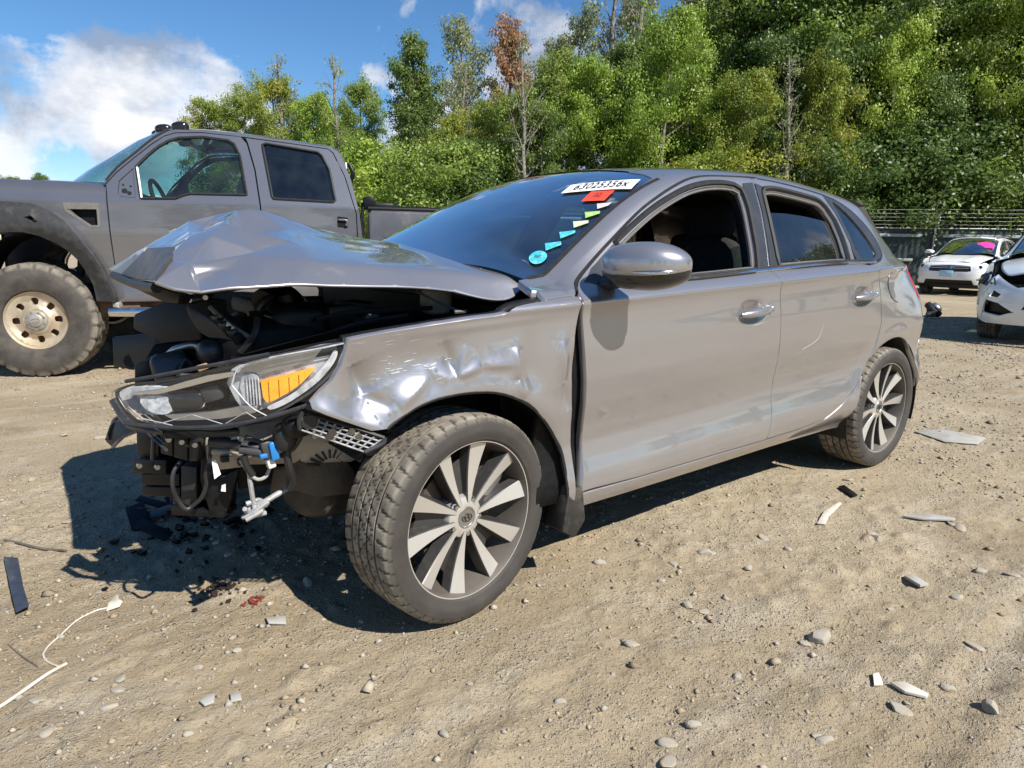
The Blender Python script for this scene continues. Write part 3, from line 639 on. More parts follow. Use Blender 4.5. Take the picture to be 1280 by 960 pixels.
# door handles: dish, grip, end cap
def handle(door, door_r, x0, x1, z0, z1, parent_pts=None):
    zc_ = lambda x: z0+(z1-z0)*(x-x0)/(x1-x0)
    for dd, sg in ((door, 1), (door_r, -1)):
        xm = .5*(x0+x1)-.01; zm = zc_(xm); y = float(skin_y(xm, zm)[0])
        P = [(x0+(x1-x0)*t, 0, 0) for t in np.linspace(0,1,9)]
        P = [(px, (float(skin_y(px, zc_(px))[0])+.004+.026*math.sin(PI*min(1,max(0,(i+.35)/8.7)))**.6)*sg, zc_(px)) for i, (px,_,_) in enumerate(P)]
        h = tube('handle', P, .012, 'silver', dd, 10, 3, radii=[.008,.0125,.0135,.0135,.013,.012,.009])
        for v in h.data.vertices: v.co.z = zc_(v.co.x)+(v.co.z-zc_(v.co.x))*1.15
        e = blob('handle_cap', (x1+.012*(1 if x1 > x0 else -1), (float(skin_y(x1, zc_(x1))[0])+.006)*sg, zc_(x1)+.001), (.016,.016,.013), 'silver', dd, p=3, n=8)
handle(fdoor, fdoor_r, -1.262, -1.455, .872, .889); handle(rdoor, rdoor_r, -2.145, -2.345, .910, .922)
# roof, windscreen
def grid(name, xl, xr, s0, s1, m, parent, nx=40, ns=24, off=0.):
    """between stations xl(s)..xr(s) over s0..s1 and across to the mirrored side"""
    S = np.linspace(s0, s1, ns); P = []
    for s in S:
        x = np.linspace(xl(s), xr(s), nx); P.append(surf(x, np.full(nx, s)))
    P = np.array(P); Q = P[::-1][1:] * np.array([1,-1,1]); A = np.vstack([P, Q]); A[:,:,2] += off; r, c = A.shape[:2]
    F = [(i*c+j, i*c+j+1, (i+1)*c+j+1, (i+1)*c+j) for i in range(r-1) for j in range(c-1)]
    o = mk(name, A.reshape(-1,3), F, m, parent); fixn(o)
    return o
wt = lambda s: -1.085+.035*min(1,max(0,(s-2.05)/.95))
wb = lambda s: -.33+.20*min(1,max(0,(s-2.05)/.7))
roof = grid('roof', lambda s: wt(s)-.012 if s > 2.3 else -1.07, lambda s: -2.86-.08*(s-2.3), 2.29, 3, 'silver', car, 50, 20, .0005)
wind = grid('windshield', wb, wt, 2.055, 3, 'windshield', car, 30, 26, -.003)
frit = [];
def wpt(x, s, off=.0): 
    p = surf(np.array([x]), np.array([s]))[0]; h = 1e-3; n = np.cross(surf(np.array([x+h]),np.array([s]))[0]-p, surf(np.array([x]),np.array([s+h]))[0]-p); n /= np.linalg.norm(n)
    if n[2] < 0: n = -n
    return p+n*off
def ribbon(name, A, B, m, parent, off):
    V = [wpt(x,s,off) for x, s in A]+[wpt(x,s,off) for x, s in B]; k = len(A)
    return mk(name, V, [(i, i+1, k+i+1, k+i) for i in range(k-1)], m, parent)
ss = np.linspace(2.058, 2.995, 20)
r1 = ribbon('windshield_border', [(wt(s)+.002, s) for s in ss], [(wt(s)+.05, s) for s in ss], 'gloss_black', wind, -.012); mirror(r1, parent=wind)
xx = np.linspace(-1.08,-.34,24)
r2 = ribbon('windshield_border', [(x, 2.057) for x in xx], [(x, 2.085) for x in xx], 'gloss_black', wind, -.012); mirror(r2, parent=wind)
r3 = ribbon('windshield_seal', [(x, 2.028) for x in xx], [(x, 2.062) for x in xx], 'rubber', wind, .001); mirror(r3, parent=wind)
r4 = ribbon('windshield_border', [(wb(s), s) for s in ss], [(wb(s)-.07, s) for s in ss], 'gloss_black', wind, -.012); mirror(r4, parent=wind)
# stickers and lot number on the glass
def sticker(name, quad, m, off=.004, text=None, ink='ink', box_=(.08,.16,.92,.84), shape=None):
    q = np.array(quad, float)                       # lower-left, upper-left, upper-right, lower-right as seen from outside
    bl = lambda u, v: (1-u)*(1-v)*q[0]+(1-u)*v*q[1]+u*v*q[2]+u*(1-v)*q[3]
    n = 8; V = []; F = []
    if shape == 'oval':
        V = [wpt(*bl(.5,.5), off)]+[wpt(*bl(.5+.5*math.cos(t), .5+.5*math.sin(t)), off) for t in np.linspace(0,2*PI,28)[:-1]]
        F = [(0, 1+i, 1+(i+1) % 27) for i in range(27)]
    else:
        V = [wpt(*bl(i/n, j/2), off) for i in range(n+1) for j in range(3)]
        F = [(i*3+j, i*3+j+1, (i+1)*3+j+1, (i+1)*3+j) for i in range(n) for j in range(2)]
    o = mk(name, V, F, m, wind)
    if text:
        T, TF = text_mesh(text); b = box_
        P = [wpt(*bl(b[0]+t[0]*(b[2]-b[0]), b[1]+t[1]*(b[3]-b[1])), off+.003) for t in T]
        k = mk('lettering', P, TF, ink, wind)
    return o
sticker('lot_label', [(-.7601,2.4315),(-.8382,2.4601),(-1.0127,2.1201),(-.926,2.0807)], 'label_white', text='63025356x', box_=(.13,.2,.9,.85))
sticker('lot_tag', [(-.7492,2.249),(-.8259,2.2713),(-.8778,2.1547),(-.8015,2.1365)], 'sticker_red', text='(52)', box_=(.32,.22,.68,.75))
for nm, q, m_ in (('pink',[(-.749,2.1188),(-.771,2.1521),(-.8118,2.083),(-.7892,2.083)],'sticker_pink'),('green',[(-.6856,2.1259),(-.7076,2.1618),(-.7487,2.092),(-.7376,2.079)],'sticker_green'),
    ('beige',[(-.6233,2.1305),(-.6443,2.1649),(-.6852,2.0978),(-.6753,2.0847)],'sticker_beige'),('cyan',[(-.5557,2.1383),(-.5749,2.1728),(-.6188,2.1099),(-.6097,2.0984)],'sticker_cyan'),('cyan',[(-.4847,2.1467),(-.5055,2.1804),(-.549,2.123),(-.5398,2.1052)],'sticker_cyan')):
    tag(sticker('inspection_sticker', q, m_), nm+' inspection sticker')
sticker('window_decal', [(-.405,2.155),(-.445,2.205),(-.492,2.14),(-.452,2.092)], 'sticker_cyan', shape='oval', text='TINT', box_=(.3,.38,.7,.62))
# fuel flap
q = dom([tuple(p) for p in cat([(-2.545,1.020),(-2.518,.994),(-2.522,.946),(-2.56,.90),(-2.63,.872),(-2.68,.90),(-2.70,.95),(-2.69,1.0),(-2.64,1.025),(-2.59,1.028)],4,True)])
fl = panel('fuel_flap', q, [], SF, 'silver', bside, sp=.03, off=.0015, flange=.004)
strip('fuel_flap_gap', [(-2.555,1.022),(-2.545,1.020),(-2.518,.994),(-2.514,.97),(-2.522,.946),(-2.56,.90),(-2.60,.882),(-2.64,.873)], .0022, 'rubber', bside, .001)
for pts in ([(-1.02,.742),(-1.18,.758),(-1.36,.785)],[(-1.10,.735),(-1.30,.765)],[(-1.22,.80),(-1.44,.838)],[(-.66,.60),(-.80,.606)]): strip('scratch', [tuple(p) for p in cat(pts,6)], .0009, mat('pale scratch', (.55,.54,.53), .6), fdoor, .0001)
strip('scratch', [tuple(p) for p in cat([(-1.75,.70),(-1.86,.735),(-1.90,.80)],6)], .0008, mat('pale scuff', (.5,.49,.48), .6), rdoor, .0001)
# side mirror
def mirror_unit(sg, parent):
    r = empty('side_mirror', (0,0,0), parent)
    c = (-.600, .985*sg, 1.066)
    def shape(q):
        x, y, z = q; yy = y*sg
        z *= 1-.30*max(0, yy)**2; x *= 1-.25*max(0,yy)**2
        if x < 0: x *= .45
        return [x-.05*yy, y, z+.06*yy*(1 if z > 0 else .2)]
    blob('mirror_cap', (c[0],c[1],c[2]+.002), (.105,.140,.070), 'silver', r, (0,0,.34*sg), p=2.6, n=24, fn=lambda q: shape([q[0],q[1],max(q[2],-.45)]))
    blob('mirror_base', (c[0]-.003,c[1],c[2]-.018), (.102,.138,.060), 'gloss_black', r, (0,0,.34*sg), p=2.6, n=20, fn=shape)
    blob('mirror_glass', (c[0]-.035,c[1],c[2]), (.018,.105,.05), 'chrome', r, (0,0,.34*sg), p=3, n=12)
    a = tube('mirror_arm', [(-.585,.83*sg,.995),(-.585,.87*sg,1.008),(-.60,.92*sg,1.022)], .03, 'satin_black', r, 10, 4, radii=[.036,.03,.032])
    for v in a.data.vertices: v.co.z = 1.005+(v.co.z-1.005)*.62
    tube('mirror_indicator', [(-.500,1.020*sg,1.046),(-.525,1.062*sg,1.047),(-.560,1.094*sg,1.049),(-.604,1.112*sg,1.053)], .007, 'chrome', r, 8, 4, radii=[.003,.007,.008,.004])
mirror_unit(1, car); mirror_unit(-1, car)
# sill step line, mud flap
mf = plate('mud_flap', [(-0.399,0.800,0.352),(-0.461,0.800,0.331),(-0.477,0.800,0.221),(-0.432,0.800,0.167),(-0.374,0.800,0.202)], (-.004,.085,0), 'dusty_plastic', car, .006)
# ---------------------------------------------------------------- wheels
def tyre_data():
    prof = [(-.085,.236),(-.100,.240),(-.110,.258),(-.113,.276),(-.109,.296),(-.102,.307),(-.0945,.3135)]
    ys = [-.088,-.078,-.066,-.0585,-.0575,-.0505,-.0495,-.040,-.030,-.0235,-.0225,-.0155,-.0145,-.005,.005,.0145,.0155,.0225,.0235,.030,.040,.0495,.0505,.0575,.0585,.066,.078,.088]
    def groove(y): return any(abs(abs(y)-g) < .0037 for g in (.054,.019))
    prof += [(y, .3185-.35*y*y-(.008 if groove(y) else 0)) for y in ys]
    prof += [(.0945,.3135),(.102,.307),(.1035,.304),(.109,.296),(.1095,.292),(.113,.276),(.1125,.270),(.110,.258),(.106,.249),(.1055,.246),(.100,.240),(.085,.236)]
    n = 384; V, F = lathe(prof, n); k = len(prof); V = np.array(V); ys_ = np.array([p[0] for p in prof]); rs = np.array([p[1] for p in prof]); dust = np.zeros(len(V))
    for i in range(n):
        for j in range(k):
            y, r = ys_[j], rs[j]; w = 2*PI*i/n; cut = 0.
            if .060 < abs(y) < .104 and r > .30: cut = .0045 if (i+int(abs(y)*60)) % 8 == 0 else (.0015 if (i+4) % 8 == 0 and abs(y) < .09 else 0)
            elif abs(y) < .049 and not groove(y): cut = .003 if (i+int(round(y*180))) % 8 == 0 else (.002 if (i-int(round(y*220))) % 12 == 5 else 0)
            if cut: V[i*k+j] *= np.array([(r-cut)/r, 1, (r-cut)/r])
            dust[i*k+j] = 0. if cut or (groove(y) and abs(y) < .06) else (1.0 if r > .3105 else (.34 if r > .302 else .10))
    me = bpy.data.meshes.new('tyre'); me.from_pydata(V.tolist(), [], F); me.materials.append(M['tyre']); me.polygons.foreach_set('use_smooth', np.ones(len(F), bool))
    me.set_sharp_from_angle(angle=math.radians(30)); at = me.attributes.new('dust', 'FLOAT', 'POINT'); at.data.foreach_set('value', dust.astype(np.float32)); me.update(); return me
TYRE = tyre_data()
def as_mesh(name, V, F, mats, mi=None, angle=35):
    o = mk(name, V, F, mats, None, True, mi, angle); me = o.data; bpy.data.objects.remove(o); return me
V, F = lathe([(.078,.2385),(.094,.2425),(.0985,.2405),(.098,.2365),(.090,.2325),(.080,.2295),(.055,.2225),(.0,.212),(-.07,.214),(-.09,.232)], 96)
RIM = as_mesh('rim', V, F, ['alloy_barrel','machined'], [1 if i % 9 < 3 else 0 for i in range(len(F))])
def spoke_data(side):
    """one blade; leans towards its twin at the hub"""
    V = []; F = []; mi = []; st = np.linspace(0, 1, 9)
    for t in st:
        r = .045+.187*t; w = .0155+.043*t**1.05; y = .071+.012*t-.018*math.sin(PI*t)*.35; off = side*(.004*(1-t)+.0035*t); d = .045-.012*t; tw = .0055*side*t
        for a, yy in ((-w/2-.007, y-d), (-w/2, y-.003-tw), (-w/2+.003, y-tw), (w/2-.003, y+tw), (w/2, y-.003+tw), (w/2+.007, y-d)): V.append((a+off, yy, r))
    for i in range(8):
        for j in range(5): F.append((i*6+j, (i+1)*6+j, (i+1)*6+j+1, i*6+j+1)); mi.append(0 if j == 2 else 1)
    F += [tuple(range(6)), tuple(range(48,54))[::-1]]; mi += [1,1]
    o = mk('s', V, F, ['machined','alloy_dark'], None, True, mi); fixn(o); o.data.set_sharp_from_angle(angle=math.radians(25)); me = o.data; bpy.data.objects.remove(o); return me
SPK = {1: spoke_data(1), -1: spoke_data(-1)}
V, F = lathe([(.0,.0),(.0,.070),(.052,.070),(.064,.062),(.070,.046),(.0705,.036),(.0705,.0)], 40)
HUB = as_mesh('wheel_hub', V, F, ['machined'])
V, F = lathe([(.060,.014),(.060,.0),(.048,.0),(.040,.0155),(.0,.0155)], 24)
V, F = lathe([(.06,0),(.0715,.0),(.0715,.027),(.0735,.0285),(.0735,.032),(.0705,.034)], 32)
CAP = as_mesh('hub_cap', V, F, ['satin_metal'])
V, F = lathe([(.030,.0),(.058,.0),(.058,.007),(.054,.0095),(.030,.0105)], 6)
NUT = as_mesh('lug_nut', V, F, ['chrome'])
V, F = lathe([(.028,.0),(.0475,.0),(.0475,.013),(.0425,.0145),(.028,.016)], 20)
POCK = as_mesh('nut_pocket', V, F, ['alloy_dark'])
V, F = lathe([(.0,.05),(.012,.05),(.012,.148),(-.010,.148),(-.010,.05)], 64)
DISC = as_mesh('brake_disc', V, F, ['brake'])
def emblem():
    """slanted H in an oval"""
    L = []
    n = 28
    for i in range(n):
        a, b = 2*PI*i/n, 2*PI*(i+1)/n
        L.append(prism([(.0195*math.cos(a),.0728,.0125*math.sin(a)),(.0195*math.cos(b),.0728,.0125*math.sin(b)),(.0172*math.cos(b),.0728,.0106*math.sin(b)),(.0172*math.cos(a),.0728,.0106*math.sin(a))],(0,.0016,0)))
    for sx in (-1,1): L.append(prism([(sx*.0075-.0035-.0017,.0728,-.0085),(sx*.0075-.0035+.0022,.0728,-.0085),(sx*.0075+.0035+.0017,.0728,.0085),(sx*.0075+.0035-.0022,.0728,.0085)],(0,.0016,0)))
    L.append(prism([(-.006,.0728,-.0028),(.006,.0728,.0005),(.0065,.0728,.0030),(-.0055,.0728,-.0002)],(0,.0016,0)))
    V, F = join_parts(L); me = as_mesh('wheel_emblem', V, F, ['alloy_dark']); return me
EMB = emblem()
_v = [(.0125,.052,.045),(-.0125,.052,.045),(-.030,.046,.120),(-.043,.040,.185),(0,.034,.165),(.043,.040,.185),(.030,.046,.120)]
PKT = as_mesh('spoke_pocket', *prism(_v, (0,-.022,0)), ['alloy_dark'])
def wheel(x, y, steer, spin, sg):
    w = empty('wheel', (x, y, .318), car)
    w.rotation_euler = (0, 0, steer if sg > 0 else steer+PI)
    def add(name, me, rot=0.):
        o = link(name, me, w); o.rotation_euler.y = rot; return o
    add('tyre', TYRE, spin); add('rim', RIM, spin); add('wheel_hub', HUB, spin); add('hub_cap', CAP, spin); add('emblem', EMB, 0)
    for k in range(5):
        for s in (1,-1): add('spoke', SPK[s], spin+k*2*PI/5+s*math.radians(15.6))
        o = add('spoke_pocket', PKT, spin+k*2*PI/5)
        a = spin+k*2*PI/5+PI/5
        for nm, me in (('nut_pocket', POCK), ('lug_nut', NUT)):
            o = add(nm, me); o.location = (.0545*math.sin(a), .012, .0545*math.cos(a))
    d = add('brake_disc', DISC)
    cal = blob('brake_caliper', (-.11*sg, .012, .07), (.045,.035,.075), 'satin_metal', w, (0,-.9*sg,0), p=4, n=8)
wheel(-.025, .765, .1389, math.radians(8), 1); wheel(-2.65, .765, 0, math.radians(-30), 1)
wheel(-.025, -.765, .1389, .3, -1); wheel(-2.65, -.765, 0, 1.1, -1)
# wheel wells, floor, interior
def well(x, z, R, y0, y1, a0=-.3, a1=PI+.3):
    V = []; n = 22
    for i in range(n+1):
        a = a0+(a1-a0)*i/n
        for y in (y0, y1): V.append((x+R*math.cos(a), y, z+R*math.sin(a)))
    V += [(x,y1,z)]
    F = [(2*i, 2*i+2, 2*i+3, 2*i+1) for i in range(n)]+[(2*i+1, 2*i+3, len(V)-1) for i in range(n)]
    return mk('wheel_arch_liner', V, F, 'rubber', car)
for s in (1,-1): well(-2.65,.318,.385,.855*s,.52*s)
well(-.025,.318,.405,.84,.54,.62,PI+.35); well(-.025,.318,.405,-.84,-.54,-.3,PI+.3)
plate('floor_pan', [(-.35,-.72,.20),(-3.2,-.72,.24),(-3.2,.72,.24),(-.35,.72,.20)], (0,0,.05), 'dusty_plastic', car, 0)
plate('firewall', [(-.30,-.72,.2),(-.30,.72,.2),(-.22,.68,.93),(-.22,-.68,.93)], (-.03,0,0), 'interior', car, 0)
def seat(x, y, rec=.30):
    s = empty('seat', (0,0,0), car)
    blob('cushion', (x+.02,y,.56), (.27,.25,.10), 'dark_cloth', s, (0,-.12,0), p=4, n=12)
    blob('backrest', (x-.34,y,.86), (.085,.245,.33), 'dark_cloth', s, (0,-rec,0), p=3.4, n=14)
    for d in (-.21,.21): blob('side_bolster', (x-.30,y+d,.80), (.085,.055,.24), 'dark_cloth', s, (0,-rec,0), p=3, n=10)
    for d in (-.06,.06): tube('headrest_post', [(x-.42,y+d,1.12),(x-.44,y+d,1.21)], .007, 'chrome', s, 6, 2)
    blob('headrest', (x-.44,y,1.245), (.055,.135,.085), 'dark_cloth', s, (0,-.15,0), p=3, n=12)
seat(-1.28,.37); seat(-1.28,-.37)
rs = empty('rear_seat', (0,0,0), car)
blob('cushion', (-2.05,0,.58), (.25,.62,.10), 'dark_cloth', rs, (0,-.1,0), p=5, n=12); blob('backrest', (-2.38,0,.86), (.08,.62,.31), 'dark_cloth', rs, (0,-.35,0), p=5, n=12)
for y in (-.38,.38): blob('headrest', (-2.50,y,1.15), (.05,.12,.06), 'dark_cloth', rs, (0,-.2,0), p=3, n=10)
blob('dashboard', (-.48,0,.90), (.20,.68,.12), 'interior', car, p=4, n=16)
sw = [(-.78+.06*math.sin(a)*.5, .37+.185*math.cos(a), .95+.175*math.sin(a)) for a in np.linspace(0,2*PI,25)[:-1]]
tube('steering_wheel', sw, .016, 'interior', car, 8, 2, True); blob('steering_boss', (-.76,.37,.94), (.04,.07,.06), 'interior', car, n=8)
plate('interior_mirror', [(-1.0,-.11,1.325),(-1.0,.11,1.325),(-1.0,.11,1.385),(-1.0,-.11,1.385)], (-.03,0,0), 'interior', car, .01)
V = [(x,y,z) for x, z in ((-1.12,1.40),(-1.5,1.425),(-2.0,1.43),(-2.5,1.40),(-2.8,1.36)) for y in (-.58,.58)]
mk('headliner', V, [(2*i,2*i+2,2*i+3,2*i+1) for i in range(4)], 'headliner', car)
plate('parcel_shelf', [(-2.52,-.55,1.0),(-2.52,.55,1.0),(-3.1,.55,1.0),(-3.1,-.55,1.0)], (0,0,-.02), 'interior', car, 0)

# ---------------------------------------------------------------- crushed front of the hatchback
def seg_d(x, z, a, b):
    ax, az = a; bx, bz = b; dx, dz = bx-ax, bz-az; L2 = dx*dx+dz*dz
    t = np.clip(((x-ax)*dx+(z-az)*dz)/L2, 0, 1); px, pz = ax+t*dx, az+t*dz
    side = np.sign((x-ax)*dz-(z-az)*dx); return np.hypot(x-px, z-pz), side, t
def dents(x, z):
    y = np.zeros_like(x)
    def g(cx, cz, sx, sz, d, rot=0.):
        c, s = math.cos(rot), math.sin(rot); u = (x-cx)*c+(z-cz)*s; v = -(x-cx)*s+(z-cz)*c
        return d*np.exp(-(u/sx)**2-(v/sz)**2)
    def fold(a, b, d, w, asym=0.):
        dd, sd, t = seg_d(x, z, a, b); dd = np.sqrt(dd*dd+.011**2)-.011; ww = w*(1+asym*sd); return d*np.exp(-dd/np.maximum(ww,.004))*np.sin(PI*np.clip(t,.02,.98))**.55
    y = y+g(.16,.80,.16,.075,-.030,.05)+g(.30,.735,.05,.07,-.030)             # pushed-in centre and front fold
    y = y+fold((.315,.815),(.283,.728),-.032,.02,.45)+fold((.283,.728),(.215,.692),-.012,.012)
    y = y+fold((.205,.690),(.10,.768),.020,.018,.4)+fold((.10,.768),(.023,.757),.012,.014)
    y = y+fold((.023,.757),(.055,.860),-.020,.013)+fold((.023,.757),(-.015,.845),.013,.012)+fold((.023,.757),(-.06,.782),.016,.012,.4)
    y = y+fold((-.06,.782),(-.17,.778),.016,.016,.5)
    y = y+fold((-.181,.830),(-.185,.73),.024,.014)+fold((-.185,.73),(-.215,.672),.014,.014)+g(-.235,.76,.035,.08,-.014)
    y = y+fold((-.36,.84),(-.375,.70),.020,.020,.3)+fold((-.375,.70),(-.40,.60),-.02,.014)+g(-.40,.74,.025,.07,-.020)
    y = y+g(.11,.787,.05,.02,.006)+g(.40,.71,.05,.03,.010,.6)+g(.30,.66,.07,.02,.014,.5)
    y = y+fold((.33,.67),(.43,.715),.012,.012)+g(-.05,.895,.22,.013,.005,-.06)
    y = y+(fbm(x*9+3, z*9, 2, 77)-.5)*.008*np.clip((x+.25)/.3,0,1)
    return y*.62
def FE(x, z):
    y = Ylow(x, z)+dents(np.asarray(x,float), np.asarray(z,float))
    return np.stack([x, y, z], -1)
FT = [(.328,.878),(.254,.888),(.13,.901),(-.02,.915),(-.131,.923),(-.18,.944),(-.30,.957),(-.418,.966),(-.428,.955),(-.424,.915),(-.412,.845),(-.408,.718),(-.418,.584),(-.424,.446),(-.426,.337),(-.424,.290)]
FA = [(-.404,.290),(-.400,.345),(-.389,.457),(-.352,.525),(-.311,.577),(-.255,.632),(-.19,.671),(-.13,.695),(-.072,.707),(0,.711),(.06,.708),(.11,.700),(.156,.686),(.20,.664),(.236,.640)]
FF = [(.279,.640),(.347,.672),(.40,.698),(.428,.714),(.432,.735),(.405,.757),(.372,.779),(.345,.815),(.334,.845)]
fen = panel('front_fender', [tuple(p) for p in cat(FT,3)]+FA+FF, [], FE, 'silver', car, sp=.0075, bp=.0075, flange=.022)
# right fender, barely seen: the same panel undented
fen2 = panel('front_fender', [tuple(p) for p in cat(FT,2)]+FA+FF, [], lambda x, z: np.stack([x, Ylow(x,z), z], -1), 'silver', car, sp=.03, flange=.02); mirror(fen2, parent=car); bpy.data.objects.remove(fen2)
def scrapes():
    """paint rubbed off down to primer: thin ragged flakes laid on the wing"""
    r = random.Random(4); L = []
    def flake(cx, cz, w, h, rot):
        n = 9; pts = []
        for i in range(n):
            a = 2*PI*i/n; k = r.uniform(.5,1.1); u, v = math.cos(a)*w*k, math.sin(a)*h*k; pts.append((cx+u*math.cos(rot)-v*math.sin(rot), cz+u*math.sin(rot)+v*math.cos(rot)))
        P = FE(np.array([p[0] for p in pts]), np.array([p[1] for p in pts])); P[:,1] += .0012
        return (list(P), [tuple(range(n))])
    for i in range(14): L.append(flake(.14+r.gauss(0,.05), .792+r.gauss(0,.011), r.uniform(.006,.022), r.uniform(.0008,.0026), r.gauss(-.05,.12)))
    for i in range(16): L.append(flake(.17+r.gauss(0,.07), .80+r.gauss(0,.020), r.uniform(.004,.022), r.uniform(.0005,.0014), r.gauss(-.08,.12)))
    for i in range(8): L.append(flake(.22+r.gauss(0,.04), .868+r.gauss(0,.008), r.uniform(.01,.03), r.uniform(.0005,.0012), r.gauss(-.1,.05)))
    return join_parts(L)
V, F = scrapes(); sc_ = mk('paint_scrape', V, F, mat('bare primer', (.50,.49,.48), .6, noise=(60,(.38,.37,.36),.45,.6)), fen, False); sc_['kind'] = 'stuff'
strip_pts = FA
P = FE(np.array([p[0] for p in FA]), np.array([p[1] for p in FA])); P[:,1] -= .006
tube('arch_lip', P, .007, 'rubber', fen, 6, 2)
# hinge pillar seen in the torn gap between wing and door
plate('hinge_pillar', [(-.425,.80,.30),(-.478,.80,.30),(-.495,.80,.60),(-.46,.80,.95),(-.425,.80,.95)], (0,-.08,0), 'interior', car, .004)
for z in (.42,.80): box('door_hinge', (-.446,.812,z), (.032,.03,.07), 'dark_metal', car, bevel=.005)
# ---- the buckled bonnet
def hood():
    v = dict(
     n0=(-0.267,0.735,0.929), n1=(-0.073,0.700,0.981), n1b=(0.012,0.700,0.992), n2=(0.106,0.700,0.999), n3=(0.269,0.690,1.003), n4=(0.419,0.685,1.008), n5=(0.495,0.675,1.005), n6=(0.555,0.665,1.002), n7=(0.623,0.650,0.993), n8=(0.677,0.630,0.998), f0=(0.712,0.600,1.015),
     s0=(-0.368,0.690,1.014), s0b=(-0.243,0.645,1.026), s1=(-0.118,0.620,1.041), s2=(0.057,0.610,1.049), s2b=(0.204,0.600,1.058), s3=(0.310,0.575,1.068), s4=(0.428,0.550,1.060), s5=(0.522,0.530,1.041), s6=(0.600,0.520,1.023),
     r1=(-0.405,0.550,1.048), r2=(-0.375,0.400,1.073), r3=(-0.350,0.220,1.089), r4=(-0.313,0.020,1.110), r5=(-0.282,-0.180,1.130), r6=(-.36,-.48,1.075), r7=(-.40,-.71,1.00),
     c0=(0.256,0.350,1.124), c1=(0.448,0.460,1.084), c2=(0.613,0.510,1.051), d0=(0.376,0.370,1.078), d1=(0.544,0.430,1.039),
     m1=(-0.077,0.360,1.081), m2=(0.030,0.220,1.104), m3=(-0.229,0.420,1.065), m4=(0.200,0.360,1.099), m5=(0.223,0.090,1.161), m6=(0.010,0.040,1.131), m7=(0.373,0.130,1.118),
     pk=(0.258,-0.060,1.229), q1=(0.140,-0.080,1.196), q2=(0.013,-0.100,1.163), q3=(-0.134,-0.140,1.146),
     k1=(0.431,0.170,1.173), k2=(0.506,0.320,1.128), k3=(0.624,0.530,1.060), h1=(0.553,0.270,1.127), h2=(0.488,-0.020,1.174), h3=(0.450,-0.020,1.160),
     w1=(0.522,-0.160,1.143), w2=(0.377,-0.100,1.203), w3=(0.318,-0.080,1.219), w0=(0.623,-0.360,1.052), tip=(0.674,-0.500,1.005), g1=(0.625,0.020,1.091), g2=(0.593,0.240,1.099), lf=(0.657,0.470,1.064), fe1=(0.662,-0.260,0.992), fe2=(0.684,0.220,1.001),
     e0=(.62,-.66,1.00), e1=(.40,-.72,1.02), e2=(.15,-.735,1.02), e3=(-.12,-.735,1.005), i1=(.42,-.42,1.13), i2=(.20,-.42,1.165), i3=(-.05,-.45,1.13), i4=(.55,-.55,1.06))
    names = list(v); P = np.array([v[k] for k in names]); idx = {k: i for i, k in enumerate(names)}
    rim = 'n0 n1 n1b n2 n3 n4 n5 n6 n7 n8 f0 fe2 fe1 tip e0 e1 e2 e3 r7 r6 r5 r4 r3 r2 r1 s0'.split()
    ridges = [l.split() for l in ('f0 lf h1', 'h1 h2', 'h1 h3 w2', 'f0 k3 k2 k1 w3 pk', 'k2 h1', 'c2 c1 c0', 'd1 d0 c0', 'n1 s1', 'n7 s6 k3', 'pk q1 q2 q3', 'g1 g2 lf', 'tip g1 h2', 'tip w0 w1 h2 w2 w3', 'g2 h1', 's6 s5 s4 s3 s2b s2 s1 s0b s0', 'k2 d0')]
    E = [(idx[a], idx[b]) for a, b in zip(rim, rim[1:]+rim[:1])]; C = {}
    for e in E: C[tuple(sorted(e))] = 1.0
    for li, l in enumerate(ridges):
        for a, b in zip(l, l[1:]): E.append((idx[a], idx[b])); C.setdefault(tuple(sorted((idx[a], idx[b]))), .35 if li == 14 else 1.0)
    vs, _, fs, ov, _, _ = delaunay_2d_cdt([Vector((p[0], p[1])) for p in P], E, [], 1, 1e-6)
    # crossings of folds make extra points: interpolate their height from the nearest originals
    Q = []
    mp = {}
    for i, o in enumerate(ov):
        if len(o): Q.append(P[o[0]]); mp[o[0]] = i
        else:
            d = np.hypot(P[:,0]-vs[i][0], P[:,1]-vs[i][1]); w = 1/(d+1e-3)**3; Q.append(np.array([vs[i][0], vs[i][1], (w*P[:,2]).sum()/w.sum()]))
    o = mk('hood', Q, [tuple(f) for f in fs], ['silver','interior'], car)
    fixn(o)
    me = o.data
    if sum(p.normal.z for p in me.polygons) < 0: me.flip_normals()
    at = me.attributes.new('crease_edge', 'FLOAT', 'EDGE'); inv = {b: a for a, b in mp.items()}
    for e in me.edges:
        a, b = e.vertices; k = tuple(sorted((inv.get(a,-1), inv.get(b,-2)))); at.data[e.index].value = C.get(k, 0.)
    md = o.modifiers.new('fold', 'SUBSURF'); md.levels = 4; md.render_levels = 4
    dg = bpy.context.evaluated_depsgraph_get(); me2 = bpy.data.meshes.new_from_object(o.evaluated_get(dg))
    md.subdivision_type = 'SIMPLE'; dg.update(); me3 = bpy.data.meshes.new_from_object(o.evaluated_get(bpy.context.evaluated_depsgraph_get())); o.modifiers.clear(); o.data = me2
    co = np.zeros(len(me2.vertices)*3); me2.vertices.foreach_get('co', co); co = co.reshape(-1,3)
    c3 = np.zeros(len(me3.vertices)*3); me3.vertices.foreach_get('co', c3); c3 = c3.reshape(-1,3)
    if len(c3) == len(co): w = np.clip((co[:,0]-.10)*2.2, 0, .42)[:,None]; co = co*(1-w)+c3*w       # the crushed half buckles in flat facets
    bpy.data.meshes.remove(me3)
    co[:,2] += (fbm(co[:,0]*6, co[:,1]*6, 3, 9)-.5)*.010*np.clip((co[:,0]-.05)*2.5, 0, 1); me2.vertices.foreach_set('co', co.ravel())
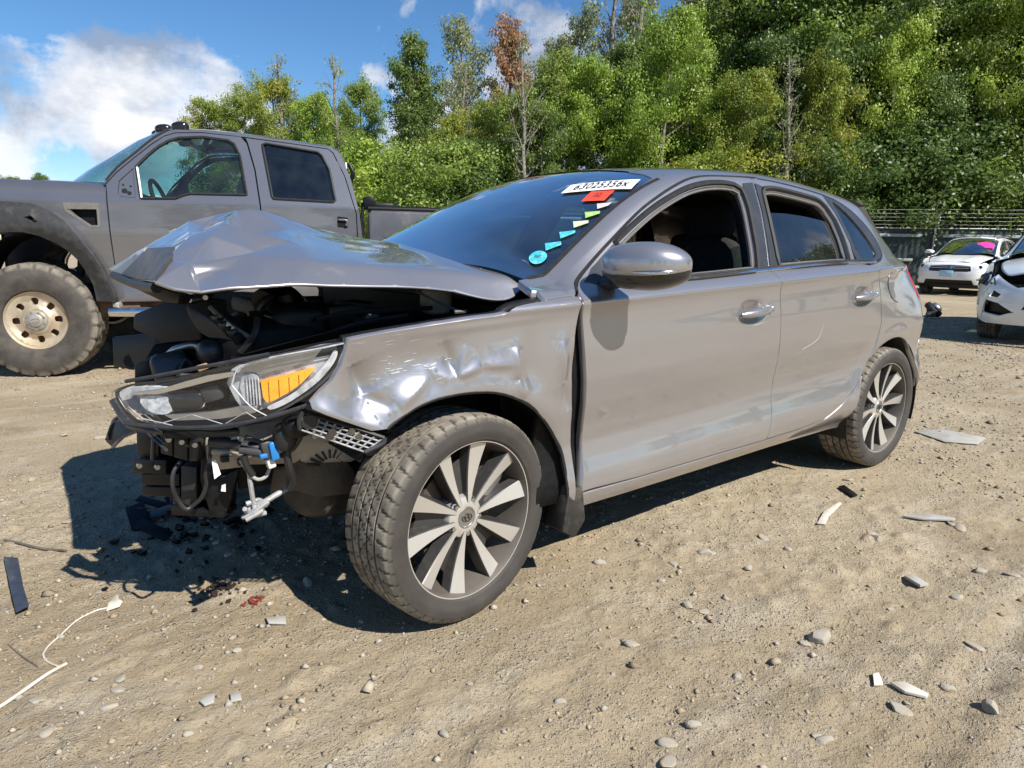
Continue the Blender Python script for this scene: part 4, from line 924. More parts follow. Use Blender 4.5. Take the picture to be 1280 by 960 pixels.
    md = o.modifiers.new('skin', 'SOLIDIFY'); md.thickness = .007; md.offset = -1; md.material_offset = 1
    me2.polygons.foreach_set('use_smooth', np.ones(len(me2.polygons), bool)); me2.update()
    return o
bon = hood()
# inner frame under the bonnet's front edge
tube('hood_frame', [(0.701,0.560,0.999),(0.687,0.300,0.987),(0.674,-0.050,0.982),(0.665,-0.420,0.985)], .014, 'black_plastic', bon, 8, 4)
plate('hood_latch_panel', [(0.663,-0.300,0.977),(0.683,0.450,0.992),(0.625,0.450,0.973),(0.625,0.400,0.944),(0.621,0.200,0.933),(0.626,-0.200,0.946)], (-.03,0,0), 'interior', bon, .004)
plate('folded_lip', [(0.643,0.140,1.090),(0.613,0.340,1.097),(0.657,0.500,1.071),(0.711,0.605,1.019),(0.686,0.220,1.005),(0.669,-0.220,0.999)], (-.012,-.012,-.002), mat('dark brown lip', (.085,.072,.062), .38, metal=.4, noise=(9,(.15,.125,.105),.42,.68), bump=(18,.5,.01)), bon, .003)  # front lip has its own darker, browner tone than the silver bonnet
# ---- headlamp
M['lamp_glass'] = mat('ribbed lamp glass', (.72,.74,.76), .12, coat=.8, noise=(60,(.40,.43,.46),.42,.62), bump=(90,.6,.004))
M['lamp_bowl'] = mat('silvered lamp bowl', (.62,.65,.70), .25, metal=.55, noise=(18,(.22,.24,.28),.44,.62), bump=(26,.5,.01))
def HL(x, z):
    x = np.asarray(x,float); z = np.asarray(z,float)
    y = sm(x, [(.15,.875),(.30,.845),(.40,.812),(.50,.765),(.60,.695),(.70,.605),(.78,.51),(.83,.44),(.95,.25)], .03)
    return np.stack([x, y-.10*np.clip(z-.72,-.1,.3)**1.0*.6, z], -1)
def hlp(pts): return np.array(pts, float)
LO = [(.321,.872),(.40,.861),(.489,.843),(.548,.826),(.596,.812),(.645,.795),(.694,.777),(.737,.766),(.777,.755),(.806,.732),(.798,.697),(.782,.669),(.764,.657),(.712,.653),(.655,.652),(.606,.654),(.549,.671),(.492,.696),(.442,.726),(.408,.750),(.372,.783),(.347,.811),(.327,.842)]
lamp = empty('headlight', (0,0,0), car)
def lpanel(name, o, m, off, sp=.03, fl=.0, holes=[]): return panel(name, hlp(o), [hlp(h) for h in holes], HL, m, lamp, sp=sp, off=off, flange=fl)
LOC = [tuple(p) for p in cat(LO, 3, True)]
ins = [tuple(p) for p in offset(np.array(LOC), -.005, .02)]
lpanel('lamp_lens', LOC, 'lens', .004, .02, .014)
lpanel('lamp_rim', LOC, 'grey_plastic', -.006, .03, .006, [ins])
lpanel('lamp_housing', LOC, 'gloss_black', -.11, .03, .0)
# reflector bowls and trim inside
def inner(name, o, m, o0, o1, fl=.03): return panel(name, hlp(o), [], lambda x, z: HL(x,z)-np.stack([np.zeros_like(x), o0+(o1-o0)*np.clip((np.asarray(z)-.66)/.2,0,1), np.zeros_like(x)], -1), m, lamp, sp=.03, flange=fl)
def sm_(o, k=3): return [tuple(p) for p in cat(o, k, True)]
inner('turn_reflector', [(.513,.775),(.484,.782),(.452,.789),(.418,.799),(.392,.806),(.404,.789),(.431,.761),(.459,.741),(.487,.724),(.503,.718),(.51,.731)], 'lamp_amber', .030, .026, .018)
inner('daytime_light', sm_([(.505,.709),(.477,.724),(.446,.744),(.411,.773),(.384,.802),(.362,.830),(.352,.847),(.343,.846),(.347,.828),(.363,.803),(.390,.772),(.423,.745),(.454,.723),(.481,.708),(.499,.702)],2), 'lamp_white', .020, .016, .014)
inner('lamp_reflector', [(.578,.765),(.566,.800),(.545,.816),(.481,.832),(.426,.844),(.369,.858),(.335,.862),(.34,.84),(.37,.80),(.40,.765),(.44,.735),(.49,.705),(.52,.692),(.545,.690),(.562,.72)], 'lamp_bowl', .05, .04, .035)
inner('side_reflector', [(.555,.755),(.548,.79),(.528,.793),(.517,.785),(.513,.745),(.512,.712),(.53,.705),(.548,.72)], 'lamp_bowl', .036, .030, .02)
inner('upper_reflector', [(.552,.803),(.533,.815),(.481,.830),(.426,.842),(.375,.852),(.39,.832),(.428,.814),(.469,.802),(.51,.790)], 'satin_metal', .034, .028, .012)
inner('chrome_blade', [(.775,.730),(.717,.746),(.667,.769),(.618,.788),(.568,.799),(.570,.787),(.619,.772),(.669,.753),(.722,.733)], 'chrome', .020, .014, .02)
inner('low_trim', [(.71,.680),(.62,.694),(.554,.711),(.526,.708),(.530,.694),(.601,.677),(.69,.668)], 'satin_metal', .022, .022, .02)
inner('projector_glass', sm_([(.752,.718),(.715,.729),(.697,.722),(.694,.700),(.702,.682),(.726,.681),(.746,.694)],2), 'lamp_glass', .03, .03, .05)
inner('projector_reflector', sm_([(.79,.73),(.75,.742),(.70,.745),(.685,.72),(.69,.685),(.72,.672),(.765,.675),(.785,.70)],2), 'lamp_white', .06, .055, .02)
p = HL(np.array([.655]), np.array([.712]))[0]; blob('projector_barrel', (p[0]-.01, p[1]-.075, p[2]+.004), (.055,.04,.034), 'gloss_black', lamp, (0,0,-.6), p=3, n=12)
p = HL(np.array([.60]), np.array([.735]))[0]; box('lamp_motor', (p[0], p[1]-.07, p[2]), (.05,.04,.04), 'grey_plastic', lamp, (0,.3,-.6), .006)
for k in range(5):
    q = HL(np.full(2,.518+.006*k), np.array([.712,.782])); tube('lamp_rib', q-np.array([0,.026,0]), .0018, 'lamp_white', lamp, 5, 1)
for k in range(4):
    xk = .43+.022*k; q = HL(np.full(2,xk), np.array([pl(xk,[(.40,.795),(.431,.764),(.459,.744),(.503,.720)]), pl(xk,[(.40,.802),(.452,.787),(.51,.774)])])); tube('amber_rib', q-np.array([0,.0215,0]), .0012, 'lamp_amber', lamp, 5, 1)
q = HL(np.array([.578,.567,.548,.489,.408,.333]), np.array([.767,.802,.820,.838,.854,.868])); tube('lens_edge', q, .0022, 'lamp_white', lamp, 5, 3)
q = HL(np.array([.578,.545,.512]), np.array([.767,.715,.690])); tube('lens_edge', q, .002, 'lamp_white', lamp, 5, 3)
for s_ in (((.72,.664),(.66,.69),(.60,.668)),((.60,.668),(.555,.70),(.53,.68)),((.78,.70),(.755,.672),(.70,.66))): q = HL(np.array([v_[0] for v_ in s_]), np.array([v_[1] for v_ in s_])); tube('lens_crack', q+np.array([0,.003,0]), .0013, 'lamp_white', lamp, 4, 1)
for a, b in (((.79,.655),(.42,.72)),((.78,.765),(.50,.846))):
    q = HL(np.linspace(a[0],b[0],8), np.linspace(a[1],b[1],8)+np.sin(np.linspace(0,PI,8))*(-.022 if a[1] < .7 else .004)); tube('lamp_bead', q+np.array([0,.008,0]), .0055, 'grey_plastic', lamp, 6, 2)
# torn lens fragments and mounting tabs
tube('lamp_tab', [(0.805,0.460,0.710),(0.783,0.500,0.656),(0.750,0.540,0.645),(0.712,0.560,0.638)], .012, 'grey_plastic', lamp, 6, 3)
plate('lamp_bracket', [(0.714,0.570,0.636),(0.552,0.660,0.639),(0.554,0.660,0.620),(0.712,0.570,0.617)], (0,-.05,0), 'black_plastic', lamp, .003)
tube('lamp_back', [(0.325,0.780,0.848),(0.426,0.740,0.828),(0.544,0.660,0.787),(0.651,0.550,0.750),(0.740,0.470,0.721)], .013, 'black_plastic', lamp, 8, 4)
# ---- strip of honeycomb bumper bracket under the wing
M['bracket_grey'] = mat('scuffed grey plastic', (.20,.20,.205), .45, noise=(40,(.34,.34,.34),.42,.65))
def lattice():
    a, b, c, d = [np.array(q) for q in ((0.436,0.800,0.699),(0.245,0.860,0.616),(0.296,0.850,0.583),(0.442,0.790,0.652))]
    bl = lambda u, v: (a*(1-u)+b*u)*(1-v)+(d*(1-u)+c*u)*v
    br = empty('bumper_bracket', (0,0,0), car)
    nrm = np.cross(b-a, d-a); nrm /= np.linalg.norm(nrm)
    if nrm[1] < 0: nrm = -nrm
    def bar(p, q, w=.0028): tube('rib', [p, q], w, 'bracket_grey', br, 4, 1)
    for i in range(11): u = i/10; bar(bl(u, 0), bl(u, 1))
    for j in range(5): v = j/4; bar(bl(0, v), bl(1, v))
    plate('bracket_plate', [bl(0,0)-nrm*.02, bl(1,0)-nrm*.02, bl(1,1)-nrm*.02, bl(0,1)-nrm*.02], -nrm*.004, 'black_plastic', br, 0)
    for u, v, r in ((.10,.42,.020),(.42,.55,.011),(.42,.80,.011),(.62,.2,.010),(.75,.35,.009)):
        p_ = bl(u, v); tube('bracket_boss', [p_-nrm*.016, p_+nrm*.004], r, 'dusty_plastic', br, 12, 1)
    tube('rib', [bl(0,0), bl(.5,-.03), bl(1,0)], .006, 'black_plastic', br, 6, 3)
    tube('rib', [bl(1,0), bl(1.06,.3), bl(1,1)], .007, 'grey_plastic', br, 6, 3)
    tube('rib', [bl(0,0), bl(-.03,.5), bl(0,1)], .006, 'grey_plastic', br, 6, 3)
lattice()
# ---- front frame, beam, supports
beam = plate('crash_beam', [(0.680,-0.520,0.750),(0.685,-0.520,0.631),(0.559,-0.440,0.637),(0.538,-0.440,0.766)], (-.085,-.02,.0), 'dark_metal', car, .006)
pA = [(0.680,-0.520,0.750),(0.685,-0.520,0.631)]
plate('crash_beam', [(0.546,-0.440,0.763),(0.554,-0.440,0.656),(0.405,0.400,0.710),(0.400,0.400,0.804)], (-.06,0,0), 'dark_metal', car, .005)
tube('tow_socket', [(0.624,-0.500,0.656), (0.605,-0.600,0.637)], .034, 'dark_metal', beam, 16, 1); tube('tow_hole', [(0.629,-0.485,0.659), (0.624,-0.500,0.656)], .024, 'rubber', beam, 16, 1)
plate('radiator_panel', [(0.702,0.100,0.703),(0.642,0.100,0.798),(0.478,0.100,0.799),(0.391,0.100,0.671),(0.541,0.100,0.655),(0.704,0.100,0.678)], (-.05,-.03,0), 'black_plastic', car, .006)
plate('air_guide', [(0.728,0.300,0.766),(0.676,0.300,0.793),(0.682,0.300,0.710),(0.733,0.300,0.707)], (-.02,-.05,0), 'grey_plastic', car, .004)
tube('air_guide_rib', [(0.729,0.306,0.771),(0.677,0.306,0.790)], .003, 'seal_grey', car, 4, 1)
tube('air_guide_rib', [(0.732,0.306,0.731),(0.681,0.306,0.737)], .003, 'seal_grey', car, 4, 1)
plate('fan_shroud', [(0.640,-0.250,0.860),(0.541,-0.100,0.923),(0.478,0.000,0.894),(0.481,0.000,0.774),(0.565,-0.100,0.762),(0.647,-0.250,0.805)], (-.06,0,0), 'black_plastic', car, .01)
plate('radiator_support', [(0.600,0.380,0.946),(0.545,0.380,0.955),(0.544,0.400,0.914),(0.488,0.480,0.857),(0.498,0.480,0.840),(0.549,0.400,0.842),(0.577,0.380,0.860),(0.602,0.380,0.915)], (-.06,-.03,0), 'grey_plastic', car, .01)
plate('radiator_support', [(0.595,0.370,0.961),(0.538,0.370,0.966),(0.535,0.370,0.941),(0.599,0.370,0.934)], (-.03,-.05,0), 'grey_plastic', car, .006)
tube('radiator_support_edge', [(0.548,0.420,0.936),(0.513,0.460,0.892),(0.462,0.520,0.849)], .007, 'seal_grey', car, 6, 3)
# inner structure behind headlamp: apron, strut tower, rail
plate('inner_apron', [(.52,.50,.42),(.52,.50,.80),(.28,.56,.86),(-.30,.58,.90),(-.30,.56,.42)], (0,-.02,0), 'interior', car, 0)
plate('frame_rail', [(0.573,0.600,0.586),(0.536,0.600,0.633),(0.368,0.620,0.641),(0.160,0.640,0.592),(0.141,0.640,0.515),(0.239,0.640,0.487),(0.542,0.600,0.523)], (0,-.10,0), 'raw_metal', car, .008)
plate('frame_rail', [(0.609,0.520,0.591),(0.527,0.560,0.587),(0.471,0.580,0.551),(0.472,0.580,0.523),(0.532,0.560,0.503),(0.602,0.520,0.494)], (0,-.07,0), 'raw_metal', car, .006)
tube('lower_rail', [(0.605,0.560,0.591),(0.539,0.600,0.581),(0.464,0.640,0.556)], .017, 'grey_plastic', car, 10, 3)
tube('lower_rail', [(0.599,0.560,0.563),(0.540,0.600,0.556),(0.477,0.640,0.542)], .011, 'raw_metal', car, 10, 3)
box('rail_slot', (0.580,0.600,0.550), (.02,.02,.018), 'rubber', car, bevel=.003); box('rail_slot', (0.543,0.620,0.540), (.02,.02,.018), 'rubber', car, bevel=.003)
box('rail_slot', (0.442,0.645,0.546), (.012,.02,.012), 'rubber', car, bevel=.003)
# lower radiator stack and closing panels
plate('intake_duct', [(0.753,0.280,0.493),(0.685,0.400,0.511),(0.690,0.400,0.467),(0.757,0.280,0.451)], (-.06,-.06,0), 'black_plastic', car, .006)
plate('intake_duct', [(0.740,0.300,0.451),(0.659,0.420,0.472),(0.662,0.420,0.434),(0.740,0.300,0.417)], (-.06,-.06,0), 'black_plastic', car, .006)
plate('intake_duct', [(0.740,0.300,0.414),(0.658,0.420,0.431),(0.664,0.420,0.399),(0.741,0.300,0.385)], (-.07,-.07,0), 'black_plastic', car, .006)
plate('duct_wall', [(0.734,0.260,0.565),(0.689,0.340,0.574),(0.695,0.340,0.497),(0.738,0.260,0.497)], (-.05,-.05,0), 'black_plastic', car, .004)
tube('duct_post', [(0.714,0.420,0.594),(0.722,0.420,0.523)], .006, 'grey_plastic', car, 6, 1)
plate('support_plate', [(0.705,0.460,0.603),(0.680,0.480,0.603),(0.684,0.480,0.541),(0.709,0.460,0.549)], (-.03,-.03,0), 'dusty_plastic', car, .004)
plate('support_plate', [(0.676,0.480,0.603),(0.646,0.500,0.603),(0.652,0.500,0.529),(0.681,0.480,0.538)], (-.03,-.03,0), 'dusty_plastic', car, .004)
plate('support_plate', [(0.642,0.500,0.602),(0.617,0.530,0.605),(0.634,0.530,0.532),(0.648,0.500,0.526)], (-.03,-.03,0), 'dusty_plastic', car, .004)
plate('radiator', [(0.674,0.300,0.482),(0.573,0.400,0.483),(0.536,0.420,0.453),(0.548,0.420,0.331),(0.570,0.400,0.315),(0.659,0.300,0.317)], (-.05,-.05,0), 'black_plastic', car, .005)
plate('condenser', [(0.657,0.440,0.500),(0.623,0.470,0.498),(0.631,0.470,0.377),(0.665,0.440,0.389)], (-.02,-.03,0), 'dusty_plastic', car, .004)
plate('lower_tie_bar', [(0.694,0.440,0.391),(0.576,0.540,0.378),(0.576,0.540,0.359),(0.692,0.440,0.360)], (-.05,-.05,0), 'black_plastic', car, .006)
plate('support_leg', [(0.611,0.500,0.593),(0.596,0.520,0.579),(0.593,0.530,0.472),(0.527,0.540,0.497),(0.568,0.540,0.376),(0.609,0.520,0.374),(0.623,0.500,0.469)], (-.02,-.04,0), 'black_plastic', car, .004)
# lower debris shield and gearbox casing
blob('gearbox_casing', (0.257,0.460,0.384), (.12,.12,.10), 'dusty_plastic', car, p=3, n=14)
sh = plate('splash_shield', [(0.407,0.620,0.499),(0.392,0.620,0.529),(0.331,0.620,0.537),(0.266,0.620,0.516),(0.216,0.620,0.448),(0.233,0.620,0.381),(0.332,0.620,0.392),(0.419,0.620,0.435)], (0,-.05,0), mat('muddy shield', (.115,.09,.062), .85, noise=(14,(.055,.045,.035),.4,.7), bump=(70,.6,.006)), car, .01)
for i in range(9):
    a = math.radians(25+i*16); c_ = np.array((0.301,0.630,0.479)); tube('shield_fin', [c_+np.array([.035*math.cos(a),0,.03*math.sin(a)]), c_+np.array([.075*math.cos(a),0,.055*math.sin(a)])], .004, 'dusty_plastic', sh, 5, 1)
plate('splash_shield', [(0.429,0.550,0.478),(0.400,0.600,0.492),(0.412,0.600,0.428),(0.446,0.550,0.400)], (0,-.03,0), mat('muddy shield two', (.13,.105,.075), .85, bump=(50,.6,.006)), car, .006)
# bumper skin scrap hanging at the far side
sk = plate('bumper_scrap', [(0.818,0.300,0.562),(0.797,0.300,0.623),(0.777,0.320,0.638),(0.748,0.400,0.620),(0.745,0.400,0.606),(0.776,0.360,0.585),(0.804,0.320,0.546)], (-.015,-.02,0), 'grey_plastic', car, .005)
tube('bumper_scrap_edge', [(0.803,0.330,0.550),(0.784,0.360,0.582),(0.751,0.410,0.607)], .005, 'seal_grey', sk, 6, 3)
tube('bumper_scrap_edge', [(0.815,0.310,0.568),(0.793,0.310,0.620),(0.777,0.330,0.636)], .004, 'grey_plastic', sk, 6, 3)
# engine bay
blob('engine', (.10,-.05,.66), (.26,.36,.22), 'interior', car, p=4, n=12)
box('engine_cover', (.10,-.02,.87), (.42,.50,.06), 'interior', car, (0,-.08,0), .02)
box('battery', (.05,.40,.80), (.24,.19,.20), 'interior', car, (0,0,.1), .012)
blob('air_filter_box', (.36,.36,.80), (.12,.14,.10), 'interior', car, p=5, n=10)
R_ = [(.40+.03*math.sin(k), .28+.03*k*.3, .83+.02*k) for k in range(6)]
tube('intake_hose', [(0.377,0.350,0.931),(0.330,0.320,0.947),(0.275,0.280,0.927),(0.249,0.260,0.868)], .045, 'black_plastic', car, 16, 6)
tube('hose_clamp', [(0.412,0.400,0.918),(0.397,0.400,0.941),(0.362,0.380,0.952)], .012, 'grey_plastic', car, 8, 3)
tube('fluid_bottle_neck', [(0.337,0.420,0.964),(0.329,0.420,0.940)], .022, 'black_plastic', car, 14, 1)
blob('coolant_bottle', (0.303,0.420,0.867), (.09,.07,.075), 'black_plastic', car, p=4, n=12)
plate('foil_tag', [(0.414,0.460,0.850),(0.386,0.460,0.867),(0.368,0.460,0.851),(0.383,0.460,0.836),(0.403,0.460,0.840)], (0,-.003,0), 'satin_metal', car, 0)
tube('thin_hose', [(0.363,0.450,0.845),(0.315,0.450,0.852),(0.271,0.440,0.875),(0.252,0.420,0.903)], .004, 'grey_plastic', car, 6, 5)
tube('hood_prop', [(-0.002,0.600,0.976),(-0.068,0.620,0.942),(-0.135,0.640,0.911)], .005, 'satin_metal', car, 6, 3)
tube('prop_clip', [(-0.101,0.660,0.914),(-0.146,0.660,0.915)], .006, 'seal_grey', car, 6, 1)
box('strut_mount', (0.105,0.500,0.894), (.05,.05,.03), 'dark_metal', car, bevel=.01); tube('strut_nut', [(0.115,0.520,0.901),(0.112,0.520,0.911)], .012, 'satin_metal', car, 8, 1)
tube('cable', [(0.276,0.500,0.893),(0.197,0.520,0.910),(0.076,0.540,0.916),(-0.087,0.550,0.918)], .008, 'wire_black', car, 6, 5)
tube('cable', [(0.496,0.500,0.815),(0.461,0.520,0.864),(0.444,0.500,0.906)], .010, 'wire_black', car, 6, 5)
# wing top flange, the black inner edge under the bonnet
P = [(x, float(Ylow(np.array([x]), np.array([z]))[0])-.045, z-.012) for x, z in FT[:8]]
tube('fender_rail', P, .02, 'interior', car, 8, 3)
plate('bay_floor', [(.60,-.55,.50),(.60,.52,.50),(-.3,.56,.45),(-.3,-.56,.45)], (0,0,-.02), 'interior', car, 0)
# crushed bits showing between beam and lamp
r = random.Random(11)
blob('horn', (0.556,0.420,0.809), (.035,.035,.035), 'grey_plastic', car, p=2.4, n=10)
blob('washer_pump', (0.646,0.360,0.758), (.05,.03,.05), 'grey_plastic', car, (.3,.2,0), p=4, n=10)
box('latch', (0.606,0.400,0.751), (.08,.05,.05), 'black_plastic', car, (.4,.3,.2), .008)
tube('cable', [(0.643,0.420,0.749),(0.620,0.420,0.792),(0.593,0.420,0.762),(0.558,0.420,0.782)], .006, 'wire_black', car, 6, 5)
plate('lamp_shelf', [(0.592,0.560,0.784),(0.490,0.620,0.814),(0.502,0.600,0.795),(0.628,0.520,0.756)], (-.02,-.05,-.01), 'dusty_plastic', car, .004)
blob('rag', (0.543,0.400,0.801), (.03,.02,.03), mat('blue grey foam', (.10,.14,.22), .7, noise=(60,(.25,.3,.38),.5,.6)), car, p=2, n=8)
box('spring_clip', (0.587,0.460,0.775), (.03,.02,.016), mat('tan plastic', (.42,.25,.12), .5), car, (0,.3,0), .004)
# fins, clips, bolts and torn slats that fill the gaps
for k in range(12):
    a_, b_ = np.array((0.676,0.330,0.478)), np.array((0.616,0.440,0.488)); c_, d_ = np.array((0.661,0.330,0.337)), np.array((0.624,0.440,0.370)); t_ = (k+.5)/12
    tube('radiator_fin', [a_*(1-t_)+c_*t_, b_*(1-t_)+d_*t_], .0028, 'grey_plastic', car, 4, 1)
for k in range(6):
    a_, b_ = np.array((0.542,0.430,0.930)), np.array((0.507,0.490,0.881)); t_ = k/5; p_ = a_*(1-t_)+b_*t_; box('support_slot', tuple(p_+[-.01,.0,-.03]), (.02,.03,.035), 'interior' if k % 2 else 'grey_plastic', car, (0,.5,.3), .004)
for q_ in ((0.594,0.390,0.953), (0.552,0.390,0.959), (0.692,0.490,0.594), (0.663,0.500,0.585), (0.637,0.530,0.580), (0.450,0.660,0.617), (0.358,0.660,0.591), (0.543,0.620,0.604), (0.298,0.670,0.568), (0.746,0.345,0.491), (0.710,0.400,0.495)):
    tube('bolt', [tuple(np.array(q_)-[0,.004,0]), tuple(np.array(q_)+[0,.008,0])], .0075, 'satin_metal', car, 6, 1)
tube('coolant_pipe', [(0.650,0.300,0.782),(0.622,0.340,0.813),(0.575,0.360,0.821),(0.553,0.400,0.779),(0.504,0.440,0.771)], .011, 'satin_metal', car, 10, 5)
tube('radiator_hose', [(0.674,0.300,0.733),(0.647,0.280,0.769),(0.603,0.280,0.784),(0.583,0.320,0.755)], .02, 'black_plastic', car, 12, 5)
for k in range(5): tube('torn_slat', [tuple(np.array((0.737,0.400,0.663))+[.0,.02*k,-.012*k]), tuple(np.array((0.713,0.500,0.646))+[.0,.02*k,-.014*k])], .004, 'grey_plastic', car, 5, 1)
plate('warning_label', [(0.518,0.475,0.898),(0.494,0.490,0.872),(0.499,0.490,0.861),(0.523,0.475,0.887)], (0,-.002,0), 'sticker_beige', car, 0)
for k, (p1, p2, p3) in enumerate((((0.476,0.440,0.874),(0.378,0.420,0.895),(0.265,0.400,0.878)), ((0.440,0.400,0.910),(0.335,0.380,0.913),(0.217,0.400,0.930)), ((0.204,0.480,0.940),(0.089,0.500,0.928),(-0.046,0.520,0.935)), ((0.274,0.520,0.848),(0.156,0.540,0.881),(0.005,0.560,0.900)), ((0.533,0.400,0.828),(0.495,0.440,0.844),(0.458,0.460,0.825)))):
    tube('cable', [p1, p2, p3], .006+.002*(k % 2), 'wire_black' if k % 2 else 'grey_plastic', car, 6, 5)
box('fuse_box', (0.163,0.440,0.901), (.16,.12,.07), 'black_plastic', car, (0,.05,.1), .01); box('fuse_box_lid', (0.164,0.445,0.916), (.15,.11,.012), 'grey_plastic', car, (0,.05,.1), .004)
blob('oil_cap', (0.180,0.240,0.926), (.03,.03,.016), 'grey_plastic', car, p=4, n=8); blob('brake_reservoir', (-0.168,0.440,0.930), (.05,.04,.045), 'white_plastic', car, p=4, n=8)
# wiring
def wire(pts, r_, m_): return tube('wire', pts, r_, m_, car, 7, 6)
wire([(0.671,0.520,0.538),(0.692,0.530,0.514),(0.699,0.540,0.478),(0.690,0.540,0.441),(0.675,0.550,0.413),(0.658,0.550,0.417),(0.635,0.560,0.440),(0.621,0.560,0.473),(0.621,0.560,0.500),(0.609,0.560,0.538),(0.602,0.560,0.581)], .0055, 'wire_black')
wire([(0.546,0.660,0.549),(0.537,0.660,0.521),(0.535,0.660,0.490),(0.531,0.660,0.444),(0.528,0.660,0.416)], .0065, 'wire_white')
wire([(0.529,0.660,0.412),(0.502,0.660,0.429),(0.464,0.650,0.440),(0.429,0.640,0.448)], .0075, 'wire_white')
wire([(0.557,0.660,0.558),(0.538,0.670,0.520),(0.519,0.670,0.500),(0.498,0.670,0.503),(0.486,0.670,0.523)], .005, 'wire_white')
wire([(0.551,0.670,0.570),(0.545,0.670,0.543),(0.530,0.670,0.514)], .009, 'wire_black')
wire([(0.442,0.700,0.625),(0.449,0.700,0.571),(0.443,0.700,0.525),(0.432,0.690,0.487),(0.439,0.680,0.460)], .011, 'wire_black')
wire([(0.461,0.700,0.593),(0.440,0.700,0.576),(0.425,0.720,0.605),(0.420,0.740,0.635)], .010, 'wire_black')
wire([(0.547,0.680,0.625),(0.513,0.690,0.607),(0.475,0.700,0.599),(0.444,0.700,0.590)], .005, 'wire_black')
for k in range(7):
    q = np.array((0.530,0.665,0.418)); wire([q+np.array([r.uniform(-.03,.03), r.uniform(-.02,.02), r.uniform(-.02,.02)]) for _ in range(4)], .0065, 'wire_white')
cn = empty('wire_connector', (0,0,0), car)
box('connector_body', (0.494,0.690,0.583), (.035,.03,.05), 'grey_plastic', cn, (.1,.2,0), .006); box('connector_clip', (0.484,0.700,0.581), (.022,.03,.05), 'blue_clip', cn, (.1,.1,0), .006)
box('connector_plug', (0.489,0.690,0.547), (.022,.022,.03), 'white_plastic', cn, (0,.2,0), .005); box('connector_clip', (0.510,0.700,0.571), (.02,.02,.012), 'blue_clip', cn, (.1,.1,0), .003)
tube('connector_tube', [(0.556,0.660,0.586),(0.521,0.680,0.578),(0.498,0.690,0.575)], .012, 'grey_plastic', cn, 8, 3)
plate('paper_tag', [(0.612,0.600,0.549),(0.602,0.600,0.550),(0.592,0.600,0.508),(0.609,0.600,0.498)], (0,-.002,0), 'label_white', car, 0)
plate('paper_tag', [(0.587,0.580,0.470),(0.577,0.580,0.472),(0.578,0.580,0.450),(0.590,0.580,0.454)], (0,-.002,0), 'white_plastic', car, 0)
blob('wire_bundle', (0.455,0.710,0.618), (.03,.03,.04), 'wire_black', car, p=2.5, n=8)
blob('wire_bundle', (0.430,0.740,0.649), (.04,.03,.03), 'black_plastic', car, p=2.5, n=8)

# ---------------------------------------------------------------- grey pickup truck beyond the hatchback
truck = empty('pickup_truck', (.7727-.4152, -4.1436-.9097, 0), None, -.42816); tag(truck, 'grey crew cab pickup truck with black wheel flares behind the wrecked hatchback', 'pickup truck')
def TF(u, z):
    u = np.asarray(u,float); z = np.asarray(z,float)
    inn = .05+.012*np.clip((.95-z)/.3,0,1)+np.maximum(0,z-1.38)*.25+.012*np.exp(-((z-1.385)/.02)**2)*0+.010*np.exp(-((z-1.15)/.16)**2)*-1
    return np.stack([-u, 1-inn, z+.0145], -1)
def tp(name, o, holes=[], m='truck_paint', parent=None, sp=.035, off=0., fl=.025, both_=True):
    p = panel(name, np.array(o, float), [np.array(h, float) for h in holes], TF, m, parent or truck, sp=sp, off=off, flange=fl, nsign=1, bp=.025)
    if both_: mirror(p, parent=parent or truck)
    return p
T_FD = [(.612,.80),(.603,1.1),(.598,1.37),(.590,1.52),(.663,1.607),(.80,1.735),(.925,1.845),(1.02,1.915),(1.10,1.945),(1.30,1.958),(1.60,1.942),(1.645,1.89),(1.70,1.68),(1.738,1.38),(1.745,.80)]
T_FW = [(.842,1.420),(.812,1.665),(.90,1.76),(.974,1.828),(1.05,1.877),(1.127,1.905),(1.306,1.922),(1.50,1.905),(1.545,1.88),(1.589,1.785),(1.635,1.475),(1.205,1.470),(1.15,1.455),(1.094,1.428)]
T_RD = [(1.757,.80),(1.750,1.38),(1.712,1.68),(1.657,1.895),(1.640,1.935),(1.99,1.905),(2.30,1.875),(2.335,1.845),(2.427,1.654),(2.515,1.346),(2.53,.80)]
T_RW = [(1.773,1.885),(1.80,1.897),(2.215,1.845),(2.245,1.82),(2.302,1.705),(2.345,1.455),(2.33,1.440),(1.852,1.452),(1.84,1.47)]
tfd = tp('front_door', T_FD, [T_FW, [(.668,1.448),(.680,1.55),(.786,1.655),(.80,1.42),(.70,1.425)]], both_=False); tfr = mirror(tfd, parent=truck)
trd = tp('rear_door', T_RD, [T_RW], both_=False); trr = mirror(trd, parent=truck)
tp('window_glass', offset(np.array(T_FW), .008), [], 'truck_glass' if 'truck_glass' in M else 'side_glass', tfd, off=-.012, fl=0, both_=False)
tp('window_glass', offset(np.array(T_RW), .008), [], 'dark_glass', trd, off=-.012, fl=0, both_=False)
for d, w, src in ((tfr, T_FW, tfd), (trr, T_RW, trd)):
    o = tp('window_glass', offset(np.array(w), .008), [], 'dark_glass' if w is T_RW else 'truck_glass', d, off=-.012, fl=0, both_=False)
    mirror(o, parent=d); bpy.data.objects.remove(o)
for w, d in ((T_FW, tfd), (T_RW, trd)):
    P = TF(offset(np.array(w), .004)[:,0], offset(np.array(w), .004)[:,1]); tube('window_seal', P, .011, 'rubber', d, 6, 1, True)
tube('window_division', TF(np.array([.842,.828,.812]), np.array([1.42,1.54,1.66])), .012, 'satin_metal', tfd, 6, 1)
sail = tp('mirror_plate', [(.672,1.445),(.684,1.548),(.786,1.650),(.798,1.425),(.70,1.43)], [], 'truck_paint', tfd, off=-.008, fl=0, both_=False)
